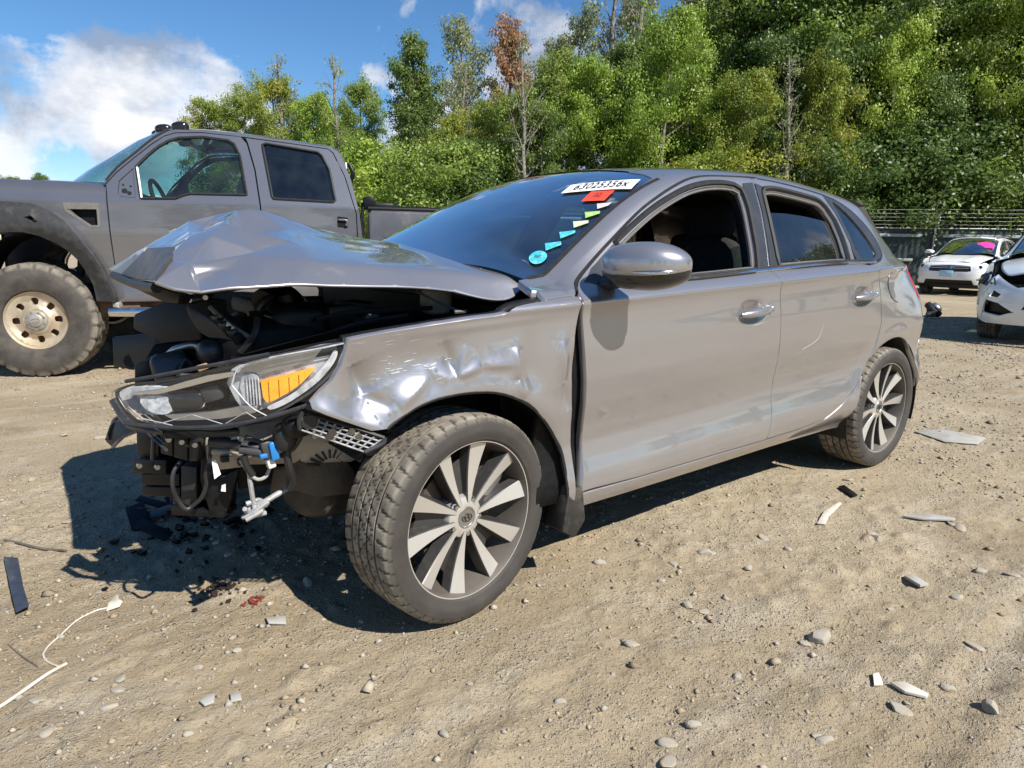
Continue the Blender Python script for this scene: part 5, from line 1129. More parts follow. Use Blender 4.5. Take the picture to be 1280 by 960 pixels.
for u, z, r_ in ((.72,1.47,.022),(.755,1.455,.016),(.765,1.51,.008),(.71,1.52,.008)):
    q = TF(np.array([u]), np.array([z]))[0]; tube('mount_hole', [q+[0,-.004,0], q+[0,-.0055,0]], r_, 'rubber', sail, 12, 1)
# cab frame round the doors
tp('cab_side', [(.578,1.528),(.577,1.54),(.663,1.649),(.80,1.774),(.925,1.888),(1.052,1.962),(1.103,1.975),(1.307,1.982),(1.619,1.966),(1.993,1.930),(2.33,1.893),(2.380,1.862),(2.404,1.835),(2.482,1.628),(2.545,1.347),(2.565,1.15),(2.57,.80),(2.538,.80),(2.523,1.346),(2.435,1.656),(2.342,1.852),(2.30,1.883),(1.99,1.913),(1.62,1.946),(1.30,1.966),(1.10,1.953),(1.02,1.923),(.92,1.853),(.795,1.742),(.656,1.614),(.585,1.53)], [])
tp('door_backing', [(.58,.78),(.58,1.53),(.80,1.75),(1.03,1.93),(1.3,1.965),(2.3,1.885),(2.45,1.65),(2.55,1.3),(2.55,.78)], [offset(np.array(T_FW),.006), offset(np.array(T_RW),.006)], 'interior', None, .08, -.03, 0)
h_ = [(2.362,1.318),(2.446,1.310),(2.443,1.222),(2.359,1.230)]
tp('handle_recess', h_, [], 'interior', trd, .04, .002, .004, False)
q = TF(np.array([2.37,2.44,2.43]), np.array([1.29,1.285,1.24])); tube('door_handle', q+np.array([0,.012,0]), .010, 'truck_paint', trd, 8, 3)
# roof, windscreen, bonnet
RL = [(1.04,1.962),(1.103,1.977),(1.307,1.984),(1.619,1.968),(1.993,1.932),(2.33,1.895),(2.40,1.84)]
V = []; 
for u, z in [tuple(p) for p in cat(RL,3)]:
    p = TF(np.array([u]), np.array([z]))[0]
    for t in np.linspace(1,-1,15): V.append((p[0]+(.24*(1-abs(t)**2.2) if u < 1.05 else .16*(1-abs(t)**2.2) if u < 1.2 else 0), p[1]*t, p[2]+.055*(1-abs(t)**3)))
n_ = len(V)//15; rf = mk('roof', V, [(i*15+j, i*15+j+1, (i+1)*15+j+1, (i+1)*15+j) for i in range(n_-1) for j in range(14)], 'truck_paint', truck); fixn(rf)
AP = [(.577,1.532),(.663,1.640),(.80,1.765),(.925,1.880),(1.045,1.958)]; V = []
for k, (u, z) in enumerate(AP):
    p = TF(np.array([u]), np.array([z]))[0]
    for t in np.linspace(1,-1,13): V.append((p[0]+(.54-.075*k)*(1-abs(t)**2.2)-.01, p[1]*t*.985, p[2]+.01*k*(1-t*t)+.012))
ws_ = mk('windshield', V, [(i*13+j, i*13+j+1, (i+1)*13+j+1, (i+1)*13+j) for i in range(4) for j in range(12)], 'truck_windshield', truck)
P = [np.array(V[k*13])+np.array([0,0,.004]) for k in range(5)]; tube('windshield_seal', P, .014, 'rubber', ws_, 6, 2)
V = []
for x, zc in ((-.62,1.55),(-.45,1.575),(0,1.575),(.45,1.565),(.85,1.52),(1.02,1.44)):
    for t in np.linspace(1,-1,15): V.append((x+.18*(1-t*t)*(1 if x < -.5 else 0), .84*t*(1 if x < .8 else .93), zc-.045*abs(t)**2.5-(.04 if abs(t) > .99 else 0)+.018*(1 if abs(t) < .55 else 0)))
hd_ = mk('hood', V, [(i*15+j, i*15+j+1, (i+1)*15+j+1, (i+1)*15+j) for i in range(5) for j in range(14)], 'truck_paint', truck); fixn(hd_)
def FF2(u, z):
    p = TF(u, z); z = np.asarray(z,float); p[...,1] -= np.clip((z-1.44)/.10,0,1)**2*.10; return p
A_in = [(.455,.60),(.442,.732),(.40,.84),(.363,.918),(.30,.995),(.232,1.048),(.12,1.105),(.005,1.134),(-.12,1.13),(-.25,1.09),(-.36,1.0),(-.43,.88),(-.46,.72),(-.46,.60)]
wing = panel('front_fender', np.array([(.60,.62),(.604,.80),(.592,1.1),(.586,1.37),(.578,1.525),(.30,1.537),(0,1.54),(-.5,1.53),(-.95,1.48),(-1.0,1.3),(-.98,.75),(-.47,.68)]+A_in[::-1]), [np.array([(.300,1.345),(.520,1.350),(.522,1.192),(.455,1.190),(.38,1.25)])], FF2, 'truck_paint', truck, sp=.04, nsign=1, bp=.03, flange=.03); mirror(wing, parent=truck)
v = tp('vent_recess', [(.29,1.36),(.53,1.362),(.53,1.185),(.44,1.18)], [], 'interior', wing, .05, -.05, 0, False)
tp('vent_frame', [(.278,1.368),(.536,1.372),(.532,1.182),(.452,1.180),(.375,1.24),(.29,1.30)], [[(.305,1.318),(.515,1.322),(.515,1.200),(.465,1.198),(.40,1.245)]], mat('dull primer', (.17,.16,.145), .6, noise=(30,(.13,.115,.10),.4,.7)), wing, .03, .004, .02, False)
A_out = [(.606,.60),(.600,.66),(.529,.867),(.48,.965),(.424,1.052),(.298,1.232),(.20,1.305),(.076,1.353),(-.153,1.365),(-.36,1.30),(-.50,1.16),(-.60,.98),(-.65,.80),(-.66,.62)]
def FLF(u, z):
    p = TF(u, z); r0 = np.hypot(np.asarray(u)*1.05, np.asarray(z)-.55); p[...,1] += .035+.05*np.clip((r0-.50)/.12,0,1)*np.clip((.90-r0)/.22,0,1); return p
fl_ = panel('wheel_flare', np.array(A_out+[(-.46,.62)]+A_in[::-1][1:]), [np.array([(.03,1.245),(.075,1.262),(.125,1.215),(.10,1.205),(.055,1.235)])], FLF, mat('worn black flare', (.026,.026,.027), .5, noise=(22,(.05,.049,.047),.4,.75), bump=(240,.4,.003), dirt=((.2,.17,.13),5,.6,.9)), truck, sp=.035, nsign=1, bp=.025, flange=.08); mirror(fl_, parent=truck)
# bed
V, F = prism([(-2.62,.95,.78),(-2.62,.95,1.36),(-2.64,.94,1.395),(-4.75,.94,1.395),(-4.77,.95,1.36),(-4.77,.95,.80)], (0,-.09,0))
bd = mk('bed_side', V, F, 'truck_bed' if 'truck_bed' in M else mat('dark grey bed paint', (.10,.10,.11), .42, metal=.5, noise=(9,(.13,.13,.135),.4,.7), dirt=((.2,.18,.15),4,.55,.85)), truck, False); fixn(bd); bevelmod(bd, .02, 3); mirror(bd, parent=truck)
tube('bed_rail_cap', [(-2.62,.90,1.405),(-4.77,.90,1.405)], .03, 'black_plastic', bd, 8, 1)
plate('bed_front', [(-2.62,.86,.8),(-2.62,-.86,.8),(-2.62,-.86,1.36),(-2.62,.86,1.36)], (-.05,0,0), 'truck_paint', truck, .01)
plate('tailgate', [(-4.72,.86,.8),(-4.72,-.86,.8),(-4.72,-.86,1.38),(-4.72,.86,1.38)], (-.06,0,0), 'truck_paint', truck, .01)
plate('bed_floor', [(-2.66,.86,.82),(-2.66,-.86,.82),(-4.72,-.86,.82),(-4.72,.86,.82)], (0,0,-.03), 'dark_metal', truck, 0)
plate('cab_back', [(-2.50,.86,.8),(-2.50,-.86,.8),(-2.42,-.76,1.80),(-2.42,.76,1.80)], (-.03,0,0), 'truck_paint', truck, .01)
rk = empty('bed_rack', (0,0,0), truck)
box('rack_base', (-2.70,.84,1.43), (.28,.10,.06), 'black_plastic', rk, bevel=.015); box('rack_clamp', (-2.63,.88,1.46), (.10,.08,.10), 'black_plastic', rk, (0,.2,0), .015); tube('rack_hook', [(-2.58,.90,1.42),(-2.56,.92,1.30),(-2.57,.93,1.18)], .015, 'black_plastic', rk, 8, 3)
tube('rear_lamp_post', [(-2.46,.80,1.60),(-2.50,.82,1.70),(-2.47,.80,1.78)], .02, 'black_plastic', rk, 8, 3)
# roof marker lamps, antenna
for y_, s_ in ((.62,1.),(.40,1.),(.0,1.),(-.40,1.),(-.62,1.)):
    b = blob('roof_lamp', (-1.13+.34*(1-y_*y_/.42), y_, 2.050-.02*abs(y_)), (.07,.045,.042), 'gloss_black', truck, (0,.10,0), p=2.4, n=10)
tube('antenna', [(-1.75,-.55,1.99),(-1.62,-.40,2.06),(-1.50,-.30,2.12)], .012, 'dark_metal', truck, 6, 2)
tube('windshield_tag', [(-.92,.45,1.925),(-.93,.36,1.932)], .012, mat('yellow tag', (.75,.65,.1), .5), ws_, 4, 1)
# sills, step, chassis
tube('side_step', [(-.58,1.0,.535),(-.72,1.02,.53),(-2.4,1.02,.53),(-2.52,.98,.53)], .040, 'chrome', truck, 14, 3)
plate('rocker', [(-.46,.93,.62),(-.56,.93,.60),(-2.56,.92,.64),(-2.56,.92,.80),(-.60,.93,.80),(-.60,.93,.66)], (0,-.10,0), 'truck_paint', truck, .01)
plate('chassis_rail', [(.9,.50,.52),(-4.6,.50,.56),(-4.6,.50,.76),(.9,.50,.72)], (0,-.10,0), 'rust', truck, .008)
plate('chassis_rail', [(.9,-.40,.52),(-4.6,-.40,.56),(-4.6,-.40,.76),(.9,-.40,.72)], (0,-.10,0), 'rust', truck, .008)
plate('body_mount', [(-.42,.90,.50),(-.75,.90,.54),(-.75,.90,.62),(-.42,.90,.62)], (0,-.35,0), 'rust', truck, .008)
box('fender_liner', (.0,.60,1.20), (1.2,.30,.10), 'rubber', truck); box('step_bracket', (-.60,.90,.58), (.05,.20,.05), 'raw_metal', truck)
V = []; 
for i in range(19):
    a = -.1+(PI+.2)*i/18
    for y in (.90,.45): V.append((.47*math.cos(a)*1.02, y, .58+.56*math.sin(a)))
mk('wheel_arch_liner', V, [(2*i,2*i+1,2*i+3,2*i+2) for i in range(18)], 'rubber', truck)
tube('coil_spring', [(.0+.07*math.cos(t*2), .45+.07*math.sin(t*2), .62+.05*t) for t in np.linspace(0,9,40)], .014, 'rust', truck, 6, 1)
tube('shock_absorber', [(-.16,.50,.50),(-.22,.46,1.1)], .03, 'rust', truck, 10, 1)
box('axle', (0,0,.46), (.14,1.5,.14), 'rust', truck, bevel=.04)
plate('radiator_grille', [(1.0,.80,.75),(1.0,-.80,.75),(1.02,-.80,1.42),(1.02,.80,1.42)], (.05,0,0), 'dark_metal', truck, .01); box('front_bumper', (1.15,0,.72), (.18,1.9,.26), 'chrome', truck, bevel=.04)
plate('cab_floor', [(.9,-.88,.80),(-2.5,-.88,.80),(-2.5,.88,.80),(.9,.88,.80)], (0,0,-.05), 'interior', truck, 0)
for x in (-1.30,-2.05):
    for y in (-.42,.42):
        s = empty('seat', (0,0,0), truck); blob('cushion', (x,y,1.05), (.26,.27,.13), 'headliner', s, p=4, n=10); blob('backrest', (x-.26,y,1.36), (.09,.26,.34), 'headliner', s, (0,-.18,0), p=4, n=10); blob('headrest', (x-.33,y,1.76), (.06,.14,.09), 'headliner', s, (0,-.1,0), p=3, n=8)
tube('steering_wheel', [(-.86+.06*math.sin(a), .42+.20*math.cos(a), 1.42+.19*math.sin(a)) for a in np.linspace(0,2*PI,25)[:-1]], .018, 'interior', truck, 8, 2, True)
blob('dashboard', (-.62,0,1.30), (.22,.82,.16), 'interior', truck, p=4, n=12)
# wheels
def off_tyre():
    prof = [(-.10,.222),(-.13,.24),(-.155,.30),(-.158,.35),(-.150,.40),(-.140,.425)]+[(y, .458-.5*y*y) for y in (-.128,-.105,-.09,-.06,-.045,-.015,.015,.045,.06,.09,.105,.128)]+[(.140,.425),(.150,.40),(.158,.35),(.155,.30),(.13,.24),(.10,.222)]
    n = 240; V, F = lathe(prof, n); V = np.array(V); k = len(prof); dust = np.zeros(len(V))
    for i in range(n):
        for j in range(k):
            y, r = prof[j]; cut = 0
            if r > .41:
                ph = (i+int(y*40)) % 10
                if abs(y) > .08: cut = .010 if ph in (0,1) else 0
                else: cut = .008 if ((i+int(abs(y)*160)) % 10 in (3,4,5)) or (j in (10,13) and ph < 4) else 0
                if abs(y) > .139: cut *= .8
            if cut: V[i*k+j] *= np.array([(r-cut)/r,1,(r-cut)/r])
            dust[i*k+j] = .25 if cut else (.70 if r > .41 else .22)
    me = bpy.data.meshes.new('tyre'); me.from_pydata(V.tolist(), [], F); me.materials.append(M['tyre']); me.polygons.foreach_set('use_smooth', np.ones(len(F), bool)); me.set_sharp_from_angle(angle=math.radians(28))
    at = me.attributes.new('dust', 'FLOAT', 'POINT'); at.data.foreach_set('value', dust.astype(np.float32)); me.update(); return me
OT = off_tyre()
M['tan_alloy'] = mat('muddy alloy', (.60,.53,.42), .42, metal=.55, noise=(7,(.44,.34,.22),.38,.68), bump=(60,.15,.002), dirt=((.48,.38,.25),5,.45,.8))
def WF(x, z):
    r_ = np.hypot(x, z); y = .098-.035*np.clip((.21-r_)/.05,0,1)*np.clip((r_-.10)/.06,0,1)*.6+.010*np.clip((.115-r_)/.02,0,1); return np.stack([x, y, z], -1)
circ_ = lambda R, n, cx=0, cz=0: np.array([(cx+R*math.cos(2*PI*i/n), cz+R*math.sin(2*PI*i/n)) for i in range(n)])
hl = []
for k in range(8):
    a = 2*PI*k/8+PI/2; pts = []
    for dr, dw in ((.128,-.022),(.150,-.027),(.172,-.024),(.180,-.012),(.180,.012),(.172,.024),(.150,.027),(.128,.022),(.124,.0)): pts.append((dr*math.cos(a)-dw*math.sin(a), dr*math.sin(a)+dw*math.cos(a)))
    hl.append(np.array(pts))
wf = panel('w', circ_(.222,64), hl, WF, 'tan_alloy', None, sp=.018, nsign=-1, bp=.012, flange=.05); WFACE = wf.data; bpy.data.objects.remove(wf)
V, F = lathe([(.098,.218),(.112,.226),(.118,.230),(.110,.234),(-.10,.228),(-.10,.20)], 64); TRIM_ = as_mesh('rim', V, F, ['tan_alloy'])
V, F = lathe([(.095,.082),(.118,.080),(.124,.070),(.126,.055),(.132,.052),(.136,.045),(.136,.0)], 40); TCAP = as_mesh('hub_cap', V, F, [mat('dusty hub cover', (.38,.355,.32), .5, metal=.4, noise=(15,(.28,.24,.19),.4,.7))])
V, F = lathe([(.11,.011),(.139,.010),(.141,.0)], 10); TNUT = as_mesh('lug_nut', V, F, ['satin_metal'])
L = []
for i in range(24):
    a, b = 2*PI*i/24, 2*PI*(i+1)/24; L.append(prism([(.036*math.cos(a),.136,.018*math.sin(a)),(.036*math.cos(b),.136,.018*math.sin(b)),(.031*math.cos(b),.136,.0145*math.sin(b)),(.031*math.cos(a),.136,.0145*math.sin(a))],(0,.003,0)))
V, F = join_parts(L); TEMB = as_mesh('emblem', V, F, ['chrome'])
for x, sg, sp_a in ((0,1,.05),(0,-1,.4),(-3.97,1,.9),(-3.97,-1,.2)):
    w = empty('wheel', (x, .845*sg, .458), truck); w.rotation_euler.z = 0 if sg > 0 else PI
    for nm, me, rr in (('tyre',OT,sp_a),('rim',TRIM_,0),('wheel_face',WFACE,.05),('hub_cap',TCAP,0),('emblem',TEMB,.2)):
        o = link(nm, me, w); o.rotation_euler.y = rr
    for k in range(8):
        o = link('lug_nut', TNUT, w); a = 2*PI*k/8+.4; o.location = (.064*math.cos(a), -.012, .064*math.sin(a))
    if sg: V2, F2 = lathe([(.03,.0),(.03,.20)], 40); link('brake_drum', as_mesh('brake_drum', V2, F2, ['rust']), w)

# ---------------------------------------------------------------- white cars in the background
def remat(o, mp):
    for i, s in enumerate(o.data.materials):
        if s and s.name in mp: o.material_slots[i].link = 'OBJECT'; o.material_slots[i].material = mp[s.name]
def copy_tree(o, parent, mp, skip=(), depth=0):
    c = o.copy(); COL.objects.link(c); c.parent = parent
    if c.data is not None and o.type == 'MESH': remat(c, mp)
    for ch in list(o.children):
        if ch.name.split('.')[0] in skip: continue
        copy_tree(ch, c, mp, skip, depth+1)
    return c
def NOSE(t, z):
    """plan outline of the front end at height z, t = -1 (right) .. 1 (left)"""
    t = np.asarray(t,float); z = np.asarray(z,float); xf = sm(z, [(.15,.80),(.25,.87),(.40,.925),(.60,.925),(.70,.90),(.78,.84),(.84,.74),(.95,.5)], .04)
    a = np.abs(t)*PI/2; W_ = sm(z, [(.2,.84),(.5,.885),(.75,.87),(.9,.83)], .05); e = 2/3.0
    return np.stack([.30+(xf-.30)*np.cos(a)**e, W_*np.sin(a)**e*np.sign(t), z], -1)
KEEP = ('body_side','front_door','rear_door','rear_bumper','hatch','rear_spoiler','rear_window','quarter_trim','quarter_window','inner_pillar','roof','windshield','side_mirror','seat','rear_seat','dashboard','headliner','firewall','floor_pan','belt_seal','wheel_arch_liner','parcel_shelf')
SKIP = ('lot_label','lot_tag','inspection_sticker','window_decal','lettering','fuel_flap_gap','paint_scrape')
def background_car(loc, yaw, paint_, label, sx=1., sz=1.08, broken=False, tilt=0.):
    c = empty('white_suv' if not broken else 'wrecked_car', loc, None, yaw); c.scale = (sx, 1., sz); tag(c, label, 'car')
    mp = {'warm silver metallic paint': M[paint_], 'wheel': None}; src = list(car.children)
    for o in src:
        if o.name.split('.')[0] in KEEP: copy_tree(o, c, mp, SKIP)
    for o in src:
        if o.name.split('.')[0] == 'wheel':
            w = copy_tree(o, c, {'machined alloy': M['alloy_dark'], 'alloy grey': M['alloy_dark']}, ('emblem',)); st = w.rotation_euler.z; w.rotation_euler.z = 0 if abs(st) < 1 else PI
            if sz > 1: w.scale = (1.04, 1, 1.04); w.location.z = .325
    w = [o for o in c.children if o.name.split('.')[0] == 'front_door'][0]
    g = mirror([o for o in fdoor_r.children if o.name.startswith('window_glass')][0], parent=w)
    # front wings
    if broken:
        for o in list(c.children):
            if o.name.startswith('side_mirror') and min((v.co.y for q in o.children if q.type == 'MESH' for v in q.data.vertices), default=0) < -.5:
                for q in list(o.children): bpy.data.objects.remove(q)
                bpy.data.objects.remove(o)
    f = panel('front_fender', [tuple(p) for p in cat(FT[2:],2)]+FA+[(.30,.64),(.33,.70),(.33,.80),(.28,.86)], [], lambda x, z: np.stack([x, Ylow(x,z), z], -1), paint_, c, sp=.04, flange=.02); mirror(f, parent=c)
    if True:
        V = []
        for x, zz in ((-.20,1.01),(.05,.985),(.35,.94),(.60,.885),(.74,.835)):
            k = (x+.2)/.94
            for t in np.linspace(1,-1,13): V.append((x-(.10*t*t if x > .5 else 0)-(.12*abs(t)**3 if x < 0 else 0), (.74-.14*k*k)*t*(1 if x < .7 else .92), zz-.035*t*t-.02*abs(t)**6+(.012 if .35 < abs(t) < .75 else 0)+(.05*max(0,.4-abs(t-.55))*(1 if (broken or x > .5) else .0) )))
        h = mk('hood', V, [(i*13+j, i*13+j+1, (i+1)*13+j+1, (i+1)*13+j) for i in range(4) for j in range(12)], paint_, c); fixn(h)
        s_ = h.modifiers.new('s', 'SUBSURF'); s_.levels = s_.render_levels = 2; s_ = h.modifiers.new('t', 'SOLIDIFY'); s_.thickness = .012
        n_ = lambda nm, o, holes, m_, off=0., fl=.03, sp=.05, par=c: panel(nm, np.array(o), [np.array(q) for q in holes], NOSE, m_, par, sp=sp, off=off, flange=fl, nsign=1, bp=.03)
        grille = [(-.30,.62),(-.27,.74),(0,.765),(.27,.74),(.30,.62),(.22,.60),(-.22,.60)]
        low = [(-.42,.27),(-.34,.40),(.34,.40),(.42,.27)]
        if not broken:
            n_('front_bumper', [(-1,.30),(-.97,.62),(-.72,.66),(-.60,.80),(0,.83),(.60,.80),(.72,.66),(.97,.62),(1,.30),(.6,.24),(-.6,.24)], [grille, low], paint_)
            n_('grille', grille, [], 'gloss_black', -.03, 0); n_('lower_intake', low, [], 'black_plastic', -.02, 0)
            n_('bumper_lip', [(-1,.20),(-1,.33),(-.55,.29),(.55,.29),(1,.33),(1,.20)], [], 'black_plastic', .006, .02)
            for k in (.645,.69,.725): q = NOSE(np.linspace(-.25,.25,9), np.full(9,k)); tube('grille_bar', q, .008, 'chrome' if k > .68 else 'dark_metal', c, 6, 1)
            q = NOSE(np.array([0.]), np.array([.69]))[0]; b = blob('emblem', tuple(q), (.012,.07,.032), 'chrome', c, p=2, n=8); blob('emblem_field', tuple(q+[.006,0,0]), (.010,.058,.024), mat('badge blue', (.03,.08,.25), .3), c, p=2, n=8)
            for s in (1,-1):
                o_ = [(.34*s,.655),(.34*s,.74),(.62*s,.82),(.74*s,.80),(.70*s,.70)]; hl_ = n_('headlight', o_, [], 'lens', .012, .02)
                n_('headlight_bowl', o_, [], 'lamp_bowl', -.004, 0, .05, hl_); q = NOSE(np.array([.50*s]), np.array([.72]))[0]; blob('headlight_lens', tuple(q), (.02,.05,.04), 'gloss_black', hl_, p=2, n=8)
                q = NOSE(np.array([.66*s]), np.array([.44]))[0]; blob('fog_lamp', tuple(q), (.02,.06,.05), 'gloss_black', c, p=2.5, n=8)
            q = NOSE(np.array([-.02]), np.array([.5]))[0]; pl_ = plate('number_plate', [(q[0]+.03,-.20,.475),(q[0]+.03,.12,.475),(q[0]+.022,.12,.625),(q[0]+.022,-.20,.625)], (.012,0,0), mat('pale blue plate', (.33,.58,.72), .5, noise=(30,(.5,.68,.75),.45,.6)), c, .004)
            T, TF_ = text_mesh('4KR 817') if False else (None, None)
            for s in (1,-1): tube('roof_rail', [(-1.2,.56*s,1.46),(-1.3,.57*s,1.505),(-1.8,.575*s,1.515),(-2.5,.55*s,1.49),(-2.6,.54*s,1.445)], .016, 'gloss_black', c, 8, 4)
            V, F = prism([(-.56,.22,1.165),(-.56,.60,1.135),(-.76,.58,1.245),(-.80,.36,1.30),(-.71,.18,1.265)], (.03,0,.05)); p_ = mk('pink_tag', V, F, 'pink', c, False); fixn(p_)
            V, F = prism([(-1.06,.15,1.43),(-1.06,.50,1.405),(-1.12,.50,1.428),(-1.12,.15,1.455)], (.012,0,.02)); p_ = mk('lot_label', V, F, 'label_white', c, False); fixn(p_)
        else:
            n_('front_bumper', [(-.97,.34),(-1,.60),(-.80,.74),(-.62,.70),(-.45,.80),(-.2,.66),(0,.70),(.4,.60),(.9,.62),(.97,.30),(.5,.24),(-.55,.24),(-.72,.27)],
                [[(-.86,.44),(-.80,.56),(-.68,.54),(-.70,.43)],[(-.62,.36),(-.58,.52),(-.36,.48),(-.20,.38),(-.35,.33)],[(-.50,.55),(-.46,.63),(-.34,.58),(-.38,.54)],[(-.15,.42),(-.1,.55),(.3,.52),(.3,.40)]], paint_)
            n_('bumper_backing', [(-.9,.25),(-.9,.74),(.9,.74),(.9,.25)], [], 'black_plastic', -.07, 0)
            hl_ = n_('headlight', [(-.88,.66),(-.80,.78),(-.62,.80),(-.48,.70),(-.55,.66),(-.75,.70)], [], 'gloss_black', .02, .06)
            for k in range(5): q = NOSE(np.array([-.85+.1*k]), np.array([.70+.03*(k % 2)]))[0]; box('lamp_shard', tuple(q+[.03,0,.02]), (.02,.09,.012), 'lamp_white' if k % 2 else 'grey_plastic', hl_, (.5*k,.3,.2*k), .003)
            for a, b in (((-.93,.63),(-.70,.83)),((-.60,.60),(-.45,.78)),((-.66,.30),(-.52,.58))): q = NOSE(np.linspace(a[0],b[0],4), np.linspace(a[1],b[1],4)); tube('torn_edge', q+[.012,0,0], .014, paint_, c, 6, 2)
    return c
suv = background_car((-20.715,-5.320,0.000), math.radians(5), 'white_paint', 'white suv with pink tag in its windscreen facing the camera near the fence', 1.02, 1.10)
wp_ = np.array((-9.928,-1.033,0.000)); wa = math.radians(9); wreck = background_car(tuple(wp_-np.array([math.cos(wa)*(-.025)-math.sin(wa)*(-.80), math.sin(wa)*(-.025)+math.cos(wa)*(-.80), 0])), wa, 'pale_paint', 'pale white car with broken front bumper cut off at the edge of the yard', 1.05, 1.10, True)

# ---------------------------------------------------------------- fence with green screen and barbed wire
fence = empty('yard_fence', (-25.699,-7.920,0.000)); tag(fence, 'chain link fence with dark green screening and barbed wire beyond the yard', 'fence')
FA_, FB_ = np.array((-19.625,-16.001,0.000)), np.array((-32.222,0.507,0.000)); fo = np.array(fence.location); fdir = (FB_-FA_)/np.linalg.norm(FB_-FA_); fn_ = np.array([-fdir[1], fdir[0], 0]); flen = np.linalg.norm(FB_-FA_)
if np.dot(fn_[:2], np.array([1.03,2.43])-FA_[:2]) < 0: fn_ = -fn_
M['screen'] = mat('dark green screen', (.016,.030,.031), .6, noise=(1.2,(.026,.046,.046),.4,.7), bump=(30,.2,.004))
M['galv'] = mat('galvanised steel', (.45,.46,.46), .45, metal=.6, noise=(20,(.33,.34,.34),.4,.7))
def at_f(s, z, off=0.): return FA_+fdir*s+np.array([0,0,z])+fn_*off-fo
P0 = (np.array((-25.630,-7.973,0.000))-FA_) @ fdir; s = P0-3.25*4; posts = []
while s < flen: posts.append(s); s += 3.25
for i, s in enumerate(posts):
    if s < 0: continue
    p = tube('fence_post', [at_f(s,-.2), at_f(s,2.02)], .036, 'galv', fence, 8, 1); tube('post_arm', [at_f(s,2.02), at_f(s+.05,2.72,.28)], .022, 'galv', p, 6, 1)
    for k in range(9): blob('wire_coil', tuple(at_f(s+.02*(k % 2)+.05*k/9, 1.0+.2*k if k < 5 else 2.0+.09*(k-4), .05+.03*max(0,k-5))), (.05,.05,.04), 'galv', p, p=2, n=5)
for i in range(len(posts)-1):
    a, b = posts[i], posts[i+1]
    if b < 0: continue
    a = max(a, 0); n = 34; V = []; F = []
    for k in range(n+1):
        for q, z in enumerate((.05, .7, 1.35, 1.98)): V.append(at_f(a+.05+(b-a-.1)*k/n, z+.01*math.sin(k*1.7+q), -.012+.022*(k % 2)))
    for k in range(n):
        for q in range(3): F.append((k*4+q, k*4+q+1, (k+1)*4+q+1, (k+1)*4+q))
    o = mk('privacy_screen', V, F, 'screen', fence, False)
    tube('top_rail', [at_f(a,2.0,.02), at_f(b,2.0,.02)], .02, 'galv', fence, 6, 1)
    if i % 2 == 0 or True:
        box_ = [at_f(a+.25,1.70,.045), at_f(b-.4,1.70,.045), at_f(b-.4,1.80,.045), at_f(a+.25,1.80,.045)]; plate('white_board', box_, fn_*.02, mat('weathered white board', (.36,.40,.41), .7, noise=(3,(.24,.28,.29),.4,.7)), fence, .004)
    if i < 6: plate('kick_board', [at_f(a+.1,.85,.04), at_f(b-.6,.85,.04), at_f(b-.6,.94,.04), at_f(a+.1,.94,.04)], fn_*.02, 'galv', fence, .004)
for k in range(5):
    pts = [at_f(s_, 2.14+.125*k-.02*math.sin(PI*((s_-posts[0])/3.25 % 1)), .06+.05*k) for s_ in np.arange(0, flen, .8)]
    tube('barbed_wire', pts, .0055, 'galv', fence, 5, 1)
ys = plate('yellow_sign', [np.array(at_f(posts[5]+.18,2.28,.12)), np.array(at_f(posts[5]+.75,2.28,.12)), np.array(at_f(posts[5]+.75,2.46,.14)), np.array(at_f(posts[5]+.18,2.46,.14))], fn_*.01, mat('yellow sheet', (.80,.60,.03), .5), fence, .003)
# broken hub and tyre lying on the gravel
hubp = (-12.524,-2.711,0.000)
hb = empty('broken_wheel_hub', hubp); tag(hb, 'rusty wheel hub with torn black rubber lying on the gravel before the white suv', 'car part')
V, F = lathe([(-.06,.10),(-.07,.15),(-.02,.17),(.04,.15),(.05,.11),(.02,.09)], 28); a = mk('rubber_ring', V, F, 'rubber', hb); a.location = (0,0,.14); a.rotation_euler = (.9,.3,.7)
V, F = lathe([(.0,.0),(.03,.03),(.05,.06),(.03,.09),(.0,.10)], 20); a = mk('hub_plate', V, F, 'satin_metal', hb); a.location = (.04,.06,.18); a.rotation_euler = (.9,.3,.7)
blob('rubber_lump', (-.10,-.06,.09), (.13,.09,.08), 'rubber', hb, (.3,.2,.5), p=3, n=8); blob('rubber_lump', (.16,.02,.06), (.10,.08,.05), 'dusty_plastic', hb, (.1,.4,.2), p=3, n=8)
plate('torn_foil', [(.20,.10,.012),(.36,.06,.012),(.34,.20,.02),(.24,.22,.015)], (0,0,.004), 'white_plastic', hb, 0)

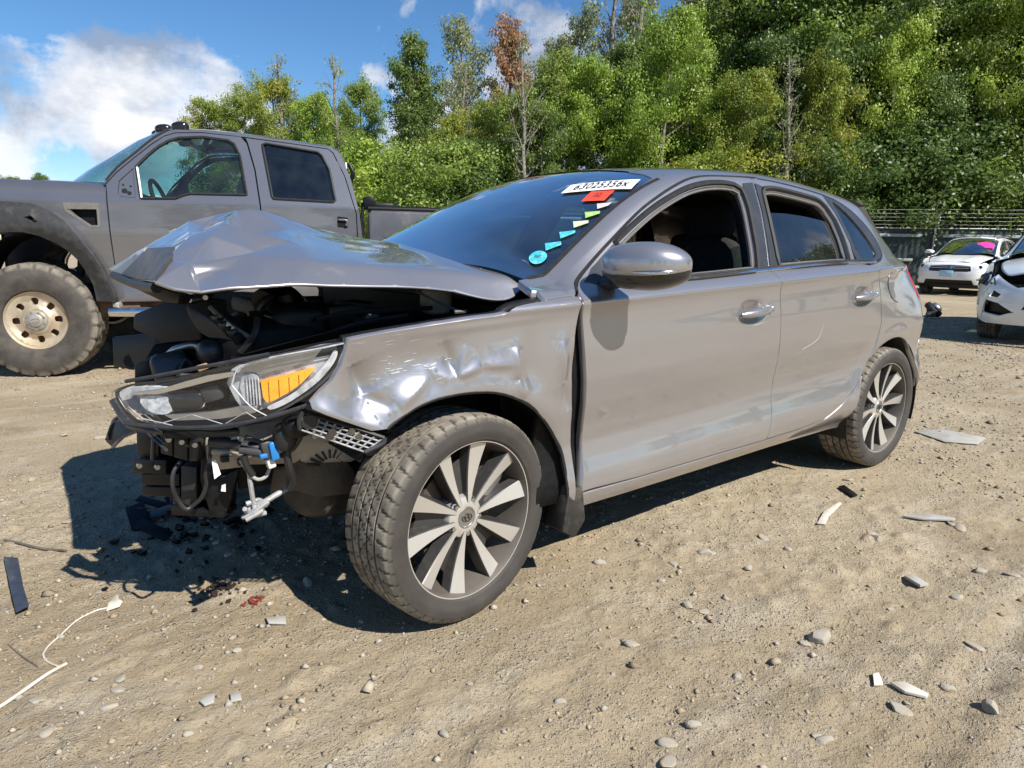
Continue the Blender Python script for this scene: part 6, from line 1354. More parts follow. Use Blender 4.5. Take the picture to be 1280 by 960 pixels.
# ---------------------------------------------------------------- trees
def leaf_mat(name, c1, c2, c3):
    m = bpy.data.materials.new(name); m.use_nodes = True; nt = m.node_tree; nt.nodes.clear(); L = nt.links
    o = nt.nodes.new('ShaderNodeOutputMaterial'); b = nt.nodes.new('ShaderNodeBsdfPrincipled'); t = nt.nodes.new('ShaderNodeBsdfTranslucent'); x = nt.nodes.new('ShaderNodeMixShader'); x.inputs[0].default_value = .42
    at = nt.nodes.new('ShaderNodeAttribute'); at.attribute_name = 'tone'; tc = nt.nodes.new('ShaderNodeTexCoord'); oi = nt.nodes.new('ShaderNodeObjectInfo')
    nz = nt.nodes.new('ShaderNodeTexNoise'); nz.inputs[2].default_value = .55; nz.inputs[3].default_value = 3; L.new(tc.outputs['Object'], nz.inputs[0])
    ad = nt.nodes.new('ShaderNodeMath'); ad.operation = 'MULTIPLY_ADD'; L.new(at.outputs['Fac'], ad.inputs[0]); ad.inputs[1].default_value = .5; L.new(nz.outputs[0], ad.inputs[2])
    a2 = nt.nodes.new('ShaderNodeMath'); a2.operation = 'MULTIPLY_ADD'; L.new(oi.outputs['Random'], a2.inputs[0]); a2.inputs[1].default_value = .25; L.new(ad.outputs[0], a2.inputs[2])
    r = nt.nodes.new('ShaderNodeValToRGB'); e = r.color_ramp.elements; e.new(.5)
    for i, (p, c) in enumerate(((.34,c1),(.70,c2),(1.12 if False else 1.0,c3))): e[i].position = p; e[i].color = (*c,1)
    L.new(a2.outputs[0], r.inputs[0]); L.new(r.outputs[0], b.inputs['Base Color']); L.new(r.outputs[0], t.inputs[0]); b.inputs['Roughness'].default_value = .45; b.inputs['Specular IOR Level'].default_value = .45
    L.new(b.outputs[0], x.inputs[1]); L.new(t.outputs[0], x.inputs[2]); L.new(x.outputs[0], o.inputs[0]); return m
M['leaf_green'] = leaf_mat('green leaves', (0.115, 0.2, 0.034), (0.21, 0.3, 0.052), (0.32, 0.39, 0.075))
M['leaf_dark'] = leaf_mat('dark green leaves', (0.068, 0.128, 0.032), (0.12, 0.19, 0.044), (0.19, 0.26, 0.06))
M['leaf_yellow'] = leaf_mat('yellow green leaves', (.16,.235,.038), (.27,.335,.048), (.42,.40,.058))
M['leaf_bright'] = leaf_mat('bright green leaves', (0.155, 0.26, 0.034), (0.27, 0.39, 0.052), (0.4, 0.5, 0.08))
M['leaf_grey'] = leaf_mat('grey green leaves', (0.15, 0.2, 0.085), (0.25, 0.29, 0.13), (0.35, 0.37, 0.185))
M['leaf_brown'] = leaf_mat('brown leaves', (0.19, 0.095, 0.042), (0.33, 0.17, 0.08), (0.46, 0.27, 0.13))
M['bark'] = mat('grey bark', (.30,.27,.235), .9, noise=(9,(.085,.07,.055),.4,.65), bump=(25,.6,.02))
M['bark_dark'] = mat('dark bark', (.15,.125,.10), .9, noise=(9,(.045,.038,.03),.4,.65), bump=(25,.6,.02))
def tree_meshes(seed, H, Wd, leaves, low=.25, clump=.5, dens_=1., leaf=.14, top=1., limbs=26, upr=.5, bare=0.):
    """trunk with limbs and twigs; leaves in clumps at the twig ends"""
    r = np.random.default_rng(seed); V = []; F = []; ends = []
    def seg_tube(P, r0, r1, n=6):
        P = np.array(P); base = len(V); m = len(P)
        for i in range(m):
            d = P[min(i+1,m-1)]-P[max(i-1,0)]; d = d/max(1e-9,np.linalg.norm(d)); up = np.array([0,0,1.]) if abs(d[2]) < .9 else np.array([1.,0,0]); a = np.cross(d, up); a /= np.linalg.norm(a); b = np.cross(d, a); R = r0+(r1-r0)*i/(m-1)
            for j in range(n): w = 2*PI*j/n; V.append(P[i]+R*(a*math.cos(w)+b*math.sin(w)))
        for i in range(m-1):
            for j in range(n): F.append((base+i*n+j, base+i*n+(j+1) % n, base+(i+1)*n+(j+1) % n, base+(i+1)*n+j))
    k = 9; wob = np.cumsum(r.normal(0,.012*H,(k,2)),0); T = [np.array([wob[i,0], wob[i,1], H*.96*i/(k-1)]) for i in range(k)]; T[0] = np.array([0,0,-.2]); seg_tube(T, .018*H, .004*H, 8)
    def on_trunk(h): t = h/(H*.96)*(k-1); i = min(k-2,int(t)); return T[i]+(T[i+1]-T[i])*(t-i)
    for q in range(limbs):
        f = low+(.97-low)*((q+r.random())/limbs); h = f*H; a = q*2.4+r.normal(0,.5); prof = (math.sin(PI*min(1,max(.05,(f-low)/(1.02-low)))**.75)**.8)*.85+.18
        Ln = Wd*.5*prof*r.uniform(.65,1.12); p0 = on_trunk(h*.93); up = upr*(.35+.9*f)*r.uniform(.6,1.3); pts = [p0]; d = np.array([math.cos(a), math.sin(a), up]); d /= np.linalg.norm(d)
        for s in range(4): d = d+r.normal(0,.13,3)+np.array([0,0,.05 if upr > .4 else -.04]); d /= np.linalg.norm(d); pts.append(pts[-1]+d*Ln/4)
        seg_tube(pts, .0055*H*(1.1-f)+.012, .008, 5)
        for s in range(2,5):
            ends.append((pts[s], Ln))
            for _ in range(2 if dens_ >= .7 else 1):
                e = r.normal(0,1,3); e[2] = abs(e[2])*.6; e /= np.linalg.norm(e); q2 = pts[s]+e*r.uniform(.4,1.)*max(.5,Ln*.35); seg_tube([pts[s], (pts[s]+q2)/2+r.normal(0,.04,3), q2], .012, .004, 4); ends.append((q2, Ln))
    ends.append((T[-1], 1.))
    trunk = bpy.data.meshes.new('trunk'); trunk.from_pydata([tuple(v) for v in V], [], F); trunk.polygons.foreach_set('use_smooth', np.ones(len(F), bool)); trunk.materials.append(M['bark']); trunk.update()
    E = np.array([e[0] for e in ends])
    if bare > 0: E = E[r.random(len(E)) > bare]
    wgt = r.uniform(.35,1.4,len(E)); n_per = np.maximum(3,(leaves*wgt/wgt.sum()).astype(int)); cid = np.repeat(np.arange(len(E)), n_per); N = len(cid); rad = (clump*r.uniform(.6,1.35,len(E)))[cid]
    off = r.normal(0,.50,(N,3))*rad[:,None]; off[:,2] *= .60
    c = E[cid]+off; c[:,2] = np.maximum(c[:,2],.15)
    out = off+np.array([0,0,.35])*rad[:,None]+r.normal(0,.45,(N,3))*rad[:,None]; nn = out/np.linalg.norm(out,axis=1)[:,None]
    u = np.cross(nn, r.normal(0,1,(N,3))); u /= np.linalg.norm(u,axis=1)[:,None]; v = np.cross(nn,u); sz = leaf*r.uniform(.6,1.35,N)[:,None]
    Q = np.stack([c-u*sz*.55, c+v*sz*.34-nn*sz*.06, c+u*sz*.6-nn*sz*.16, c-v*sz*.34-nn*sz*.06],1).reshape(-1,3)
    me = bpy.data.meshes.new('crown'); me.vertices.add(len(Q)); me.vertices.foreach_set('co', Q.ravel()); idx = np.arange(len(Q),dtype=np.int32); me.loops.add(len(Q)); me.loops.foreach_set('vertex_index', idx); me.polygons.add(N); me.polygons.foreach_set('loop_start', idx[::4]); me.materials.append(M['leaf_green'])
    at = me.attributes.new('tone','FLOAT','POINT'); at.data.foreach_set('value', np.repeat(np.clip(r.normal(.35,.18,N)+(r.normal(0,.12,len(E)))[cid],0,1),4).astype(np.float32)); me.update(); me.validate()
    return trunk, me
TV = dict(a=tree_meshes(1,10,6.4,46000,.14,.55,leaf=.10,limbs=38), b=tree_meshes(2,10,5.6,44000,.10,.50,leaf=.10,limbs=40), c=tree_meshes(3,12,4.2,30000,.28,.46,leaf=.115,upr=.9,limbs=36), d=tree_meshes(4,12,5.0,9000,.30,.50,dens_=.6,leaf=.13,upr=1.1,limbs=24),
    e=tree_meshes(5,12,3.8,13000,.34,.48,leaf=.13,upr=1.0,limbs=24), s=tree_meshes(6,3.6,4.8,22000,.06,.50,leaf=.09,limbs=22,upr=.8), t=tree_meshes(7,3.4,4.4,20000,.05,.50,leaf=.085,limbs=20,upr=1.0), n=tree_meshes(8,12,4.6,900,.35,.35,dens_=.6,leaf=.12,upr=1.3,limbs=22,bare=.6), f=tree_meshes(9,10,6.8,50000,.08,.55,leaf=.105,upr=.5,limbs=42))
TREE_LABELS = dict(leaf_green='leafy green tree standing in the wood beyond the yard', leaf_dark='dense dark green tree standing in the wood beyond the yard', leaf_yellow='yellowing green tree standing in the wood beyond the yard', leaf_bright='bright green sunlit tree standing in the wood beyond the yard', leaf_grey='thin grey green tree rising above the wood', leaf_brown='brown withered tree rising out of the wood')
rt = random.Random(3)
def tree(kind, loc, H, leafm, name='tree', label=None, group=None, wide=1., bark='bark'):
    tr, cr = TV[kind]; H0 = {'s':3.6,'t':3.4,'c':12,'d':12,'e':12,'n':12}.get(kind,10); k = H/H0
    o = empty(name, (loc[0],loc[1],-.02), None, rt.uniform(0,6.28)); o.scale = (k*wide,k*wide,k)
    tag(o, label or TREE_LABELS[leafm], 'shrub' if name == 'shrub' else 'tree', group or ('shrubs along the edge of the wood' if name == 'shrub' else 'trees of the wood'))
    a = link('trunk', tr, o); b = link('crown', cr, o)
    for x, mm in ((a, bark),(b, leafm)): x.material_slots[0].link = 'OBJECT'; x.material_slots[0].material = M[mm]
    return o
TREES = [ # kind, place, height, leaves, width factor
 ('a',(-1.978,-89.897,0.000),7.6,'leaf_dark',.8), ('f',(-4.920,-87.633,0.000),8.0,'leaf_dark',.7), ('b',(4.327,-94.749,0.000),7.5,'leaf_dark',.8),
 ('a',(-13.393,-52.090,0.000),11.6,'leaf_yellow',.75), ('b',(-14.613,-48.628,0.000),11.4,'leaf_green',.8), ('a',(-14.992,-44.551,0.000),11.4,'leaf_yellow',.7), ('n',(-15.870,-43.875,0.000),13.2,'leaf_grey',.8), ('f',(-16.369,-42.229,0.000),10.6,'leaf_bright',.75), ('n',(-16.681,-39.465,0.000),12.5,'leaf_yellow',.8), ('b',(-15.908,-33.751,0.000),10.0,'leaf_green',.62), ('a',(-17.378,-40.191,0.000),8.5,'leaf_bright',.7),
 ('c',(-16.757,-29.312,0.000),11.2,'leaf_dark',.82), ('c',(-18.100,-30.802,0.000),10.2,'leaf_dark',.85), ('d',(-20.862,-29.939,0.000),13.0,'leaf_grey',.75), ('d',(-22.384,-33.815,0.000),11.6,'leaf_grey',.8), ('e',(-21.791,-27.962,0.000),12.8,'leaf_brown',.72), ('e',(-24.900,-30.617,0.000),11.4,'leaf_brown',.62), ('d',(-24.562,-28.353,0.000),12.6,'leaf_grey',.7),
 ('b',(-12.955,-25.929,0.000),5.6,'leaf_green',.9), ('f',(-13.344,-24.368,0.000),5.0,'leaf_bright',.9), ('b',(-14.490,-22.224,0.000),6.2,'leaf_yellow',.75), ('f',(-14.740,-20.770,0.000),5.4,'leaf_dark',.9), ('a',(-16.657,-20.556,0.000),7.4,'leaf_green',.8), ('f',(-17.066,-22.765,0.000),7.4,'leaf_yellow',.7),
 ('d',(-22.944,-24.551,0.000),12.6,'leaf_grey',.7), ('n',(-23.953,-23.774,0.000),15.8,'leaf_grey',.9), ('d',(-26.122,-24.629,0.000),14.0,'leaf_grey',.75), ('n',(-24.763,-21.889,0.000),15.4,'leaf_green',.9), ('a',(-18.668,-20.270,0.000),8.7,'leaf_green',.72), ('f',(-19.231,-18.576,0.000),8.4,'leaf_bright',.7), ('b',(-16.884,-19.119,0.000),6.4,'leaf_dark',.8), ('b',(-21.352,-19.467,0.000),9.8,'leaf_dark',.8),
 ('a',(-20.546,-16.302,0.000),10.2,'leaf_bright',.72), ('b',(-22.346,-16.178,0.000),9.0,'leaf_green',.8), ('d',(-25.900,-19.753,0.000),14.,'leaf_grey',.8), ('e',(-25.000,-16.659,0.000),13.2,'leaf_green',.75), ('b',(-27.329,-18.653,0.000),14.5,'leaf_dark',.75), ('c',(-26.274,-15.679,0.000),14.2,'leaf_dark',1.0), ('a',(-22.121,-13.828,0.000),7.6,'leaf_yellow',.75), ('f',(-24.417,-13.323,0.000),9.5,'leaf_dark',.8),
 ('c',(-26.003,-13.364,0.000),14.0,'leaf_green',1.0), ('b',(-24.291,-11.527,0.000),8.2,'leaf_yellow',.62), ('b',(-28.301,-14.119,0.000),14.5,'leaf_dark',.85), ('a',(-28.616,-12.615,0.000),13.8,'leaf_dark',.8), ('a',(-27.555,-10.908,0.000),10.5,'leaf_bright',.7), ('c',(-30.157,-11.429,0.000),14.8,'leaf_green',1.0), ('b',(-30.201,-10.133,0.000),13.0,'leaf_dark',.85), ('f',(-27.861,-9.789,0.000),8.0,'leaf_dark',.8),
 ('d',(-35.280,-11.272,0.000),17.,'leaf_dark',.8), ('f',(-30.432,-8.694,0.000),11.0,'leaf_bright',.68), ('a',(-30.677,-7.496,0.000),12.0,'leaf_green',.75), ('f',(-30.851,-6.479,0.000),9.2,'leaf_green',.8), ('b',(-33.656,-6.843,0.000),14.0,'leaf_bright',.8), ('c',(-34.817,-9.105,0.000),15.5,'leaf_dark',1.1), ('b',(-35.348,-6.172,0.000),13.5,'leaf_dark',.9), ('a',(-35.925,-4.467,0.000),12.5,'leaf_green',.8), ('f',(-36.370,-2.862,0.000),12.0,'leaf_dark',.8),
 ('n',(-16.190,-19.149,0.000),9.4,'leaf_grey',.8), ('n',(-22.830,-12.273,0.000),8.6,'leaf_grey',.8), ('n',(-15.194,-22.944,0.000),8.6,'leaf_grey',.8),
 ('f',(-35.050,-15.235,0.000),16.,'leaf_dark',.85), ('f',(-33.505,-18.948,0.000),17.,'leaf_dark',.85), ('f',(-29.792,-24.328,0.000),13.,'leaf_dark',.8), ('a',(-34.786,-23.009,0.000),18.,'leaf_dark',.85), ('a',(-40.249,-13.758,0.000),17.,'leaf_dark',.9), ('f',(-42.111,-9.800,0.000),17.,'leaf_dark',.9)]
ORD = ['first','second','third','fourth','fifth','sixth','seventh','eighth','ninth','tenth','eleventh','twelfth','thirteenth','fourteenth','fifteenth']
LOOK = dict(leaf_green='mid green leafy tree', leaf_dark='dark green tree', leaf_yellow='yellowing tree', leaf_bright='bright green tree', leaf_grey='thin grey green tree', leaf_brown='brown withered tree')
def bearing(p): return -((p[0]-1.03)*.787-(p[1]-2.43)*.617)/max(.1, -((p[0]-1.03)*.617+(p[1]-2.43)*.787))
FRONT = [i for i in range(3, len(TREES)) if math.hypot(TREES[i][1][0]-1.03, TREES[i][1][1]-2.43) < 37.5 or TREES[i][3] in ('leaf_brown','leaf_grey') or bearing(TREES[i][1]) < -.1]
RANK = {}
for lm_ in LOOK:
    for n_, i in enumerate(sorted([i for i in FRONT if TREES[i][3] == lm_], key=lambda i: bearing(TREES[i][1]))): RANK[i] = ORD[n_ % 15]+' '+LOOK[lm_]+' from the left end of the wood'
for i, (k, p, h, lm, wd) in enumerate(TREES):
    lab = RANK.get(i, 'dark crown deep in the wood mostly hidden by nearer trees')
    if i in (0,1,2): lab = 'small far tree showing above the pickup bonnet on the horizon'
    tree(k, p, h*rt.uniform(.96,1.04), lm, label=lab, wide=wd, group='far trees on the horizon' if i < 3 else None, bark='bark_dark' if lm == 'leaf_dark' else 'bark')
SHR = [(-11.84,-24.27,3.6,'leaf_bright'), (-11.79,-22.41,3.2,'leaf_green'), (-12.41,-21.30,3.4,'leaf_bright'), (-12.95,-20.25,3.6,'leaf_green'), (-13.49,-19.21,3.3,'leaf_dark'),
 (-14.29,-18.59,3.7,'leaf_green'), (-14.76,-17.60,3.4,'leaf_bright'), (-15.71,-16.87,3.8,'leaf_dark'), (-16.67,-16.13,3.4,'leaf_green'), (-18.11,-15.66,4.2,'leaf_yellow'),
 (-19.20,-14.81,4.2,'leaf_green'), (-20.17,-14.07,4.4,'leaf_yellow'), (-22.55,-14.13,4.4,'leaf_dark'), (-23.26,-12.95,4.0,'leaf_green'), (-24.26,-12.18,4.4,'leaf_yellow'),
 (-25.27,-11.40,4.4,'leaf_dark'), (-26.28,-10.63,4.4,'leaf_dark'), (-27.08,-9.76,4.2,'leaf_dark'), (-27.87,-8.90,4.4,'leaf_dark'), (-28.63,-8.06,4.4,'leaf_green'),
 (-29.16,-7.15,4.4,'leaf_dark'), (-29.65,-6.27,4.4,'leaf_green'), (-30.36,-5.47,4.4,'leaf_dark'), (-14.20,-31.28,4.4,'leaf_green'), (-14.96,-35.74,4.6,'leaf_bright'),
 (-14.95,-39.53,4.6,'leaf_green'), (-14.56,-43.62,4.6,'leaf_dark'), (-13.75,-48.03,4.6,'leaf_green'), (-12.71,-52.61,4.4,'leaf_dark')]
for i, (x, y, h, lm) in enumerate(SHR):
    same = sorted([q for q in range(len(SHR)) if SHR[q][3] == lm], key=lambda q: bearing(SHR[q]))
    tree('s' if i % 2 else 't', (x, y, 0), h*rt.choice((.55,.7,.85,1.0,1.15)), lm, 'shrub', ORD[same.index(i)]+' '+{'leaf_bright':'bright green shrub','leaf_green':'mid green shrub','leaf_dark':'dark green shrub','leaf_yellow':'yellowing shrub'}[lm]+' from the left in the undergrowth', wide=1.15)
# trees across the yard, behind the camera: the car's glass and paint mirror them
for i, (x, y, k, h, lm) in enumerate(((-27,13,'f',13,'leaf_green'),(-31,9,'a',14,'leaf_dark'),(-24,17,'a',13.5,'leaf_green'),(-34,15,'f',15,'leaf_dark'),(-26,24,'a',9.5,'leaf_green'),(-19,29,'c',11,'leaf_dark'),(-13,26,'b',8.5,'leaf_green'),(-7,31,'f',10,'leaf_dark'),(0,28,'a',8.5,'leaf_bright'),(6,32,'c',11.5,'leaf_green'),(12,27,'b',9,'leaf_dark'),(19,24,'f',9.5,'leaf_green'),(25,18,'a',10,'leaf_dark'),(-33,19,'f',10,'leaf_dark'))):
    tree(k, (x,y,0), h, lm, label='tree across the yard seen only as a reflection in the hatchback side glass', group='trees across the yard')

# ---------------------------------------------------------------- stones and litter on the dirt
def stone_data(seed, flat=.6):
    r = np.random.default_rng(seed); import bmesh
    bm = bmesh.new(); bmesh.ops.create_icosphere(bm, subdivisions=3, radius=1)
    ax = r.normal(0,1,(7,3)); ax /= np.linalg.norm(ax,axis=1)[:,None]; dd = r.uniform(.42,.86,7)
    for v in bm.verts:
        p = np.array(v.co)
        for a, d in zip(ax, dd):
            t = p @ a
            if t > d: p = p-a*(t-d)*.9
        p *= 1+r.normal(0,.018); v.co = Vector((p[0]*1.25, p[1]*.85, p[2]*flat))
    me = bpy.data.meshes.new('stone'); bm.to_mesh(me); bm.free(); me.materials.append(M['stone']); me.polygons.foreach_set('use_smooth', np.ones(len(me.polygons), bool)); me.set_sharp_from_angle(angle=math.radians(14)); return me
M['stone'] = mat('grey stone', (.33,.30,.25), .9, noise=(2.5,(.30,.27,.215),.4,.65), bump=(5,.5,.0015), dirt=((.40,.31,.19),1.5,.5,.75))
STN = [stone_data(i, .45+.12*(i % 3)) for i in range(6)]
rs_ = random.Random(8)
def stone(p, r, label=None):
    o = link('stone', STN[rs_.randrange(6)]); z = ground_z(p[0], p[1]); o.location = (p[0], p[1], z+r*.06); r *= .88; o.scale = (r,r,r); o.rotation_euler = (rs_.uniform(-.25,.25), rs_.uniform(-.25,.25), rs_.uniform(0,6.28))
    tag(o, label or 'small grey stone lying loose on the open dirt', 'stone', 'loose stones on the dirt'); return o
for p, r, l in (((-0.633,1.209,0.000),.026,'grey stone beside a flat one, midway between the front wheel and the lower edge'), ((-0.643,1.263,0.000),.020,'flat pale stone touching a rounder grey stone'), ((-0.804,1.546,0.000),.042,'largest grey stone on the dirt to the right of the front wheel'), ((-0.759,1.534,0.000),.018,None), ((-0.323,1.228,0.000),.015,None), ((-0.320,1.259,0.000),.022,None), ((-1.148,1.838,0.000),.026,None), ((-1.107,1.834,0.000),.016,None),
    ((-0.615,0.830,0.000),.024,None), ((-0.827,0.987,0.000),.020,None), ((-1.328,1.034,0.000),.026,None), ((-1.686,1.312,0.000),.028,None), ((-1.707,1.280,0.000),.02,None), ((-0.689,1.049,0.000),.018,None), ((-0.991,0.999,0.000),.028,None), ((-1.028,1.000,0.000),.02,None), ((-0.190,1.576,0.000),.020,None), ((-0.100,1.573,0.000),.022,None), ((-0.055,1.613,0.000),.024,None), ((-0.402,1.783,0.000),.022,None), ((-0.400,1.768,0.000),.016,None), ((-0.666,1.837,0.000),.028,None),
    ((-1.748,1.749,0.000),.026,None), ((-1.412,1.695,0.000),.02,None), ((-1.311,1.148,0.000),.022,None), ((-1.041,1.153,0.000),.024,None), ((-1.734,1.657,0.000),.026,None), ((-2.083,1.464,0.000),.03,None), ((-2.102,1.427,0.000),.024,None), ((-2.313,0.877,0.000),.028,None), ((-2.357,0.936,0.000),.022,None), ((0.867,0.579,0.000),.020,None), ((0.906,0.688,0.000),.020,None), ((1.042,0.565,0.000),.020,None), ((1.031,0.706,0.000),.022,None), ((0.696,0.648,0.000),.014,None), ((0.591,0.639,0.000),.014,None), ((0.581,0.565,0.000),.012,None), ((0.852,0.031,0.000),.014,None), ((0.879,0.626,0.000),.018,None),
    ((0.777,-2.099,0.000),.03,None), ((0.618,-1.934,0.000),.03,None), ((0.964,-1.326,0.000),.022,None), ((0.871,-0.667,0.000),.026,None), ((0.289,0.371,0.000),.024,None), ((0.300,1.247,0.000),.014,None), ((-0.849,1.977,0.000),.03,None), ((-0.864,1.872,0.000),.02,None), ((-0.436,1.522,0.000),.018,None), ((0.007,1.321,0.000),.014,None)): stone(p, r, l)
for i in range(70):
    x, y = rs_.uniform(-5.5,1.2), rs_.uniform(-1.,2.3)
    if (-3.2 < x < .9 and -.9 < y < .9): continue
    stone((x, y), rs_.uniform(.006,.012))
def gravel():
    r = np.random.default_rng(5); N = 120000
    d = r.random(N)**.8; x = -12.5+14.5*r.random(N); y = -7+9.8*r.random(N); w = fbm(x*.9+5, y*.9, 4, 31); keep = (w > .47+.1*r.random(N)) | (r.random(N) < .16); x, y = x[keep], y[keep]; N = len(x)
    dist = np.hypot(x-1.0, y-2.4); s = (r.lognormal(-5.6,.55,N))*(1+.05*dist); z = ground_h(x, y)+s*.22
    ico = np.array([(0,0,1),(.9,0,.1),(.3,.85,-.1),(-.75,.5,.15),(-.7,-.55,-.05),(.35,-.8,.1),(0,0,-1)]); FI = [(0,1,2),(0,2,3),(0,3,4),(0,4,5),(0,5,1),(6,2,1),(6,3,2),(6,4,3),(6,5,4),(6,1,5)]
    a = r.uniform(0,6.28,N); c, sn = np.cos(a), np.sin(a); P = ico[None]*(1+r.normal(0,.16,(N,7,3))); P = P*np.array([1.15,.85,.6]); X = P[:,:,0]*c[:,None]-P[:,:,1]*sn[:,None]; Y = P[:,:,0]*sn[:,None]+P[:,:,1]*c[:,None]
    V = np.stack([X*s[:,None]+x[:,None], Y*s[:,None]+y[:,None], P[:,:,2]*s[:,None]+z[:,None]], -1).reshape(-1,3); F = (np.arange(N)[:,None,None]*7+np.array(FI)[None]).reshape(-1,3)
    me = bpy.data.meshes.new('gravel'); me.vertices.add(len(V)); me.vertices.foreach_set('co', V.ravel()); me.loops.add(F.size); me.loops.foreach_set('vertex_index', F.ravel().astype(np.int32)); me.polygons.add(len(F)); me.polygons.foreach_set('loop_start', np.arange(0,F.size,3,dtype=np.int32))
    for m_ in ((.33,.265,.175),(.42,.36,.27),(.25,.195,.13),(.36,.325,.275)): me.materials.append(mat('gravel', m_, .9, noise=(30,tuple(.8*c_ for c_ in m_),.4,.7)))
    me.polygons.foreach_set('material_index', np.repeat(r.integers(0,4,N),10).astype(np.int32)); me.update(); me.validate()
    tag(link('gravel', me), 'fine gravel strewn over the dirt', kind='stuff')
gravel()
def lie(pts, dz=.006): return [(p[0], p[1], ground_z(p[0],p[1])+dz) for p in pts]
def litter(name, pts, th, m, label, cat_, dz=.004, bev=.001, group=None, tilt=0.):
    c = np.mean(np.array(lie(pts, dz)), 0); L = [tuple(np.array(p)-c+[0,0,tilt*(i % 2)]) for i, p in enumerate(lie(pts, dz))]
    o = plate(name, L, (0,0,th), m, None, bev); o.location = c; tag(o, label, cat_, group); return o
M['navy_plastic'] = mat('dark blue grey plastic', (.030,.037,.055), .35, noise=(20,(.05,.058,.075),.4,.7), bump=(90,.2,.002), dirt=((.25,.2,.14),9,.6,.85))
M['grey_scrap'] = mat('dusty grey scrap', (.40,.395,.37), .6, noise=(12,(.33,.29,.22),.42,.7))
M['pale_scrap'] = mat('pale scrap', (.58,.55,.48), .6, noise=(12,(.45,.38,.28),.45,.7))
litter('plastic_strip', [(1.088,-0.406,0.000),(1.048,-0.363,0.000),(1.042,-0.110,0.000),(1.034,0.040,0.000),(1.068,0.055,0.000),(1.077,-0.135,0.000)], .006, 'navy_plastic', 'dark broken plastic trim strip lying on the dirt below the pickup wheel', 'plastic trim', .010, .002, tilt=.006)
def cable(name, pts, r_, m, label, cat_):
    L = lie(pts, r_*1.3); c = np.array(L[0]); o = tube(name, [tuple(np.array(p)-c) for p in L], r_, m, None, 7, 6); o.location = c; tag(o, label, cat_); return o
sc_ = cable('flat_cable', [(1.161,0.556,0.000),(1.115,0.533,0.000),(1.066,0.495,0.000),(1.014,0.457,0.000),(0.971,0.420,0.000)], .0045, 'pale_scrap', 'thick pale cable end lying at the left lower corner of the dirt', 'cable')
cable('thin_cable', [(0.990,0.419,0.000),(1.009,0.379,0.000),(1.017,0.337,0.000),(1.003,0.291,0.000),(0.970,0.251,0.000),(0.926,0.189,0.000),(0.877,0.157,0.000),(0.841,0.160,0.000)], .0026, 'pale_scrap', 'thin white wire curling up to a pale plastic tag', 'wire')
litter('plastic_tag', [(0.850,0.194,0.000),(0.838,0.151,0.000),(0.820,0.110,0.000),(0.807,0.100,0.000),(0.807,0.131,0.000),(0.800,0.160,0.000),(0.812,0.181,0.000)], .003, 'pale_scrap', 'torn pale plastic tag at the end of the thin white wire', 'plastic scrap', .006, .0008, tilt=.004)
cable('twig', [(1.082,-0.595,0.000),(1.038,-0.530,0.000),(0.981,-0.449,0.000),(0.907,-0.357,0.000)], .005, 'bark_dark', 'dark knotty twig lying above the dark plastic strip', 'twig')
cable('twig', [(1.092,0.214,0.000),(1.062,0.305,0.000),(1.032,0.389,0.000)], .002, 'bark_dark', 'thin straight twig beside the thin white wire', 'twig')
for i, (q, l) in enumerate((([(0.476,0.521,0.000),(0.423,0.542,0.000),(0.435,0.583,0.000),(0.481,0.565,0.000)],'pale square chip below the red stain of fragments'), ([(0.727,0.807,0.000),(0.708,0.791,0.000),(0.689,0.798,0.000),(0.699,0.831,0.000),(0.722,0.832,0.000)],'grey stone chip left of a second pale chip near the lower edge'), ([(0.659,0.819,0.000),(0.637,0.824,0.000),(0.642,0.861,0.000),(0.666,0.855,0.000)],'pale chip right of a grey chip near the lower edge'))):
    litter('stone_chip', q, .006, 'grey_scrap', l, 'stone chip', .004, .0015, 'flat chips on the dirt')
litter('flat_scrap', [(-3.575,0.670,0.000),(-3.763,0.748,0.000),(-3.754,1.007,0.000),(-3.568,1.027,0.000),(-3.471,0.881,0.000)], .006, 'grey_scrap', 'flat grey sheet of scrap on the gravel behind the rear wheel', 'scrap', .006, .001)
litter('flat_scrap', [(-2.015,1.262,0.000),(-2.133,1.321,0.000),(-2.153,1.421,0.000),(-2.118,1.427,0.000),(-2.049,1.338,0.000)], .008, 'grey_scrap', 'long thin grey strip of scrap on the dirt right of the car', 'scrap', .006, .001, tilt=.004)
litter('flat_scrap', [(-1.428,1.522,0.000),(-1.458,1.536,0.000),(-1.434,1.598,0.000),(-1.393,1.589,0.000)], .010, 'grey_scrap', 'short grey curled scrap on the dirt below a thin strip', 'scrap', .006, .001, tilt=.004)
litter('flat_scrap', [(-1.630,1.089,0.000),(-1.776,1.041,0.000),(-1.960,1.018,0.000),(-1.946,1.033,0.000),(-1.740,1.082,0.000),(-1.644,1.119,0.000)], .004, 'pale_scrap', 'pale forked strip of scrap below the rear door', 'scrap', .006, .001)
litter('flat_scrap', [(-0.737,1.735,0.000),(-0.762,1.740,0.000),(-0.730,1.767,0.000),(-0.702,1.756,0.000)], .006, 'pale_scrap', 'small pale flat scrap beside a longer pale slab', 'scrap', .005, .001)
litter('flat_scrap', [(-0.747,1.776,0.000),(-0.775,1.800,0.000),(-0.774,1.859,0.000),(-0.755,1.861,0.000),(-0.733,1.818,0.000)], .008, 'pale_scrap', 'long pale slab of scrap on the muddy dirt', 'scrap', .005, .001)
litter('flat_scrap', [(-2.155,0.910,0.000),(-2.189,0.920,0.000),(-2.122,1.019,0.000),(-2.082,1.016,0.000)], .008, 'black_plastic', 'small black bent scrap under the rear of the sill', 'scrap', .005, .001)
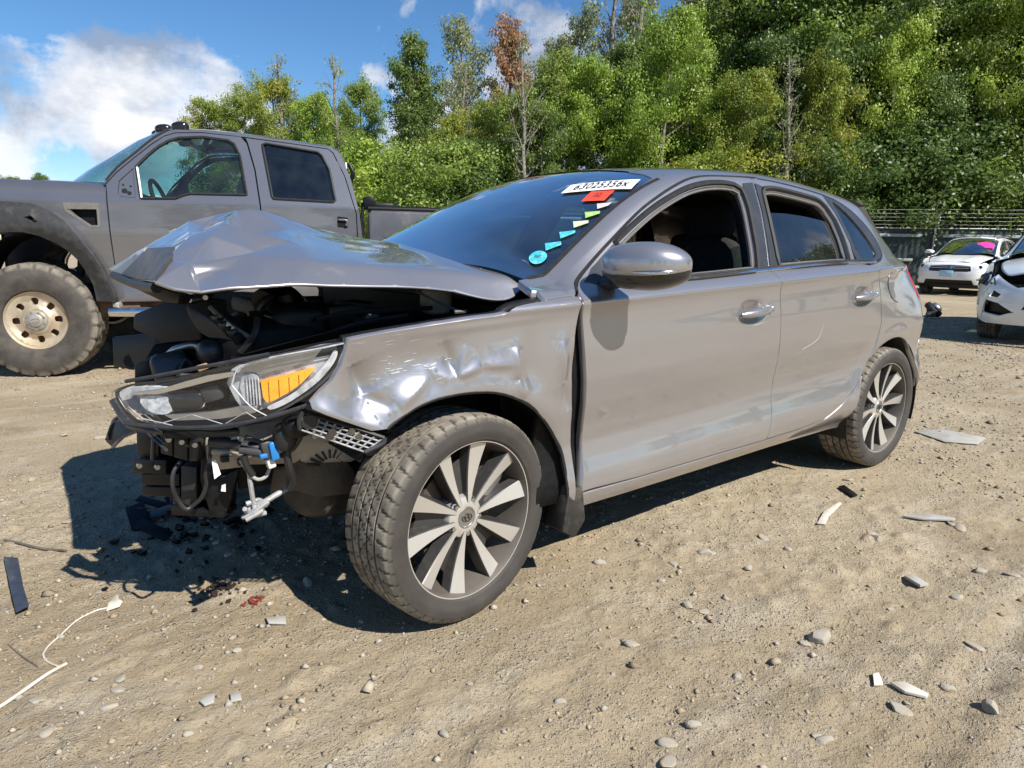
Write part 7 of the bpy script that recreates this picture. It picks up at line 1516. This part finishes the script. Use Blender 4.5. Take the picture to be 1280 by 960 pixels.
# dark rubbish and fragments fallen from the front of the wreck
M['red_bits'] = mat('red plastic bits', (.22,.045,.03), .5); M['dark_bits'] = mat('dark wet bits', (.035,.022,.018), .5)
def bits(name, c, n, sx, sy, s0, s1, m, label):
    r = random.Random(n+7); L = []
    for _ in range(n):
        x, y = c[0]+r.gauss(0,sx), c[1]+r.gauss(0,sy); s = r.uniform(s0,s1); a = r.uniform(0,6.28); z = ground_z(x,y)+.002; k = [(x+s*math.cos(a+t)*r.uniform(.5,1), y+s*math.sin(a+t)*r.uniform(.4,1), z+r.uniform(0,s*.5)) for t in (0,1.3,2.6,3.9,5.1)]; L.append(prism(k, (r.uniform(-.002,.002),0,s*.5)))
    V, F = join_parts(L); o = mk(name, V, F, m, None, False); fixn(o); tag(o, label, kind='stuff'); return o
bits('dark_crumbs', (0.550,0.239,0.000), 70, .035, .045, .003, .011, 'dark_bits', 'dark crumbs scattered before the front wheel')
bits('red_crumbs', (0.470,0.394,0.000), 26, .018, .014, .003, .009, 'red_bits', 'red crumbs scattered before the front wheel')
bits('plastic_crumbs', (0.513,-0.295,0.000), 60, .12, .16, .006, .022, 'black_plastic', 'black broken plastic crumbs in the shade of the bumper')
bits('grey_crumbs', (0.371,-0.107,0.000), 26, .16, .14, .006, .016, 'grey_scrap', 'pale crumbs in the shade of the bumper')
hp = np.array((0.564,-0.474,0.000)); hg = empty('torn_plastic_heap', tuple(hp)); tag(hg, 'heap of torn black plastic lying under the crushed bumper', 'plastic scrap')
rr = random.Random(2)
for i in range(9):
    a = rr.uniform(0,3.1); c0 = (rr.gauss(0,.06), rr.gauss(0,.09), .03+.02*rr.random()); w, h_2 = rr.uniform(.03,.08), rr.uniform(.015,.04)
    box('plastic_shard', c0, (w*2, h_2*2, .006), 'black_plastic' if i % 3 else 'grey_plastic', hg, (rr.uniform(-.5,.5), rr.uniform(-.5,.5), a), .002)
for q, lab in (((0.353,-0.278,0.000),'small black plastic block in the shade beneath the headlight'),):
    b = box('plastic_block', (0,0,0), (.06,.03,.02), 'black_plastic', None, (0,0,.4), .003); b.location = (q[0],q[1],ground_z(q[0],q[1])+.012); tag(b, lab, 'plastic scrap')
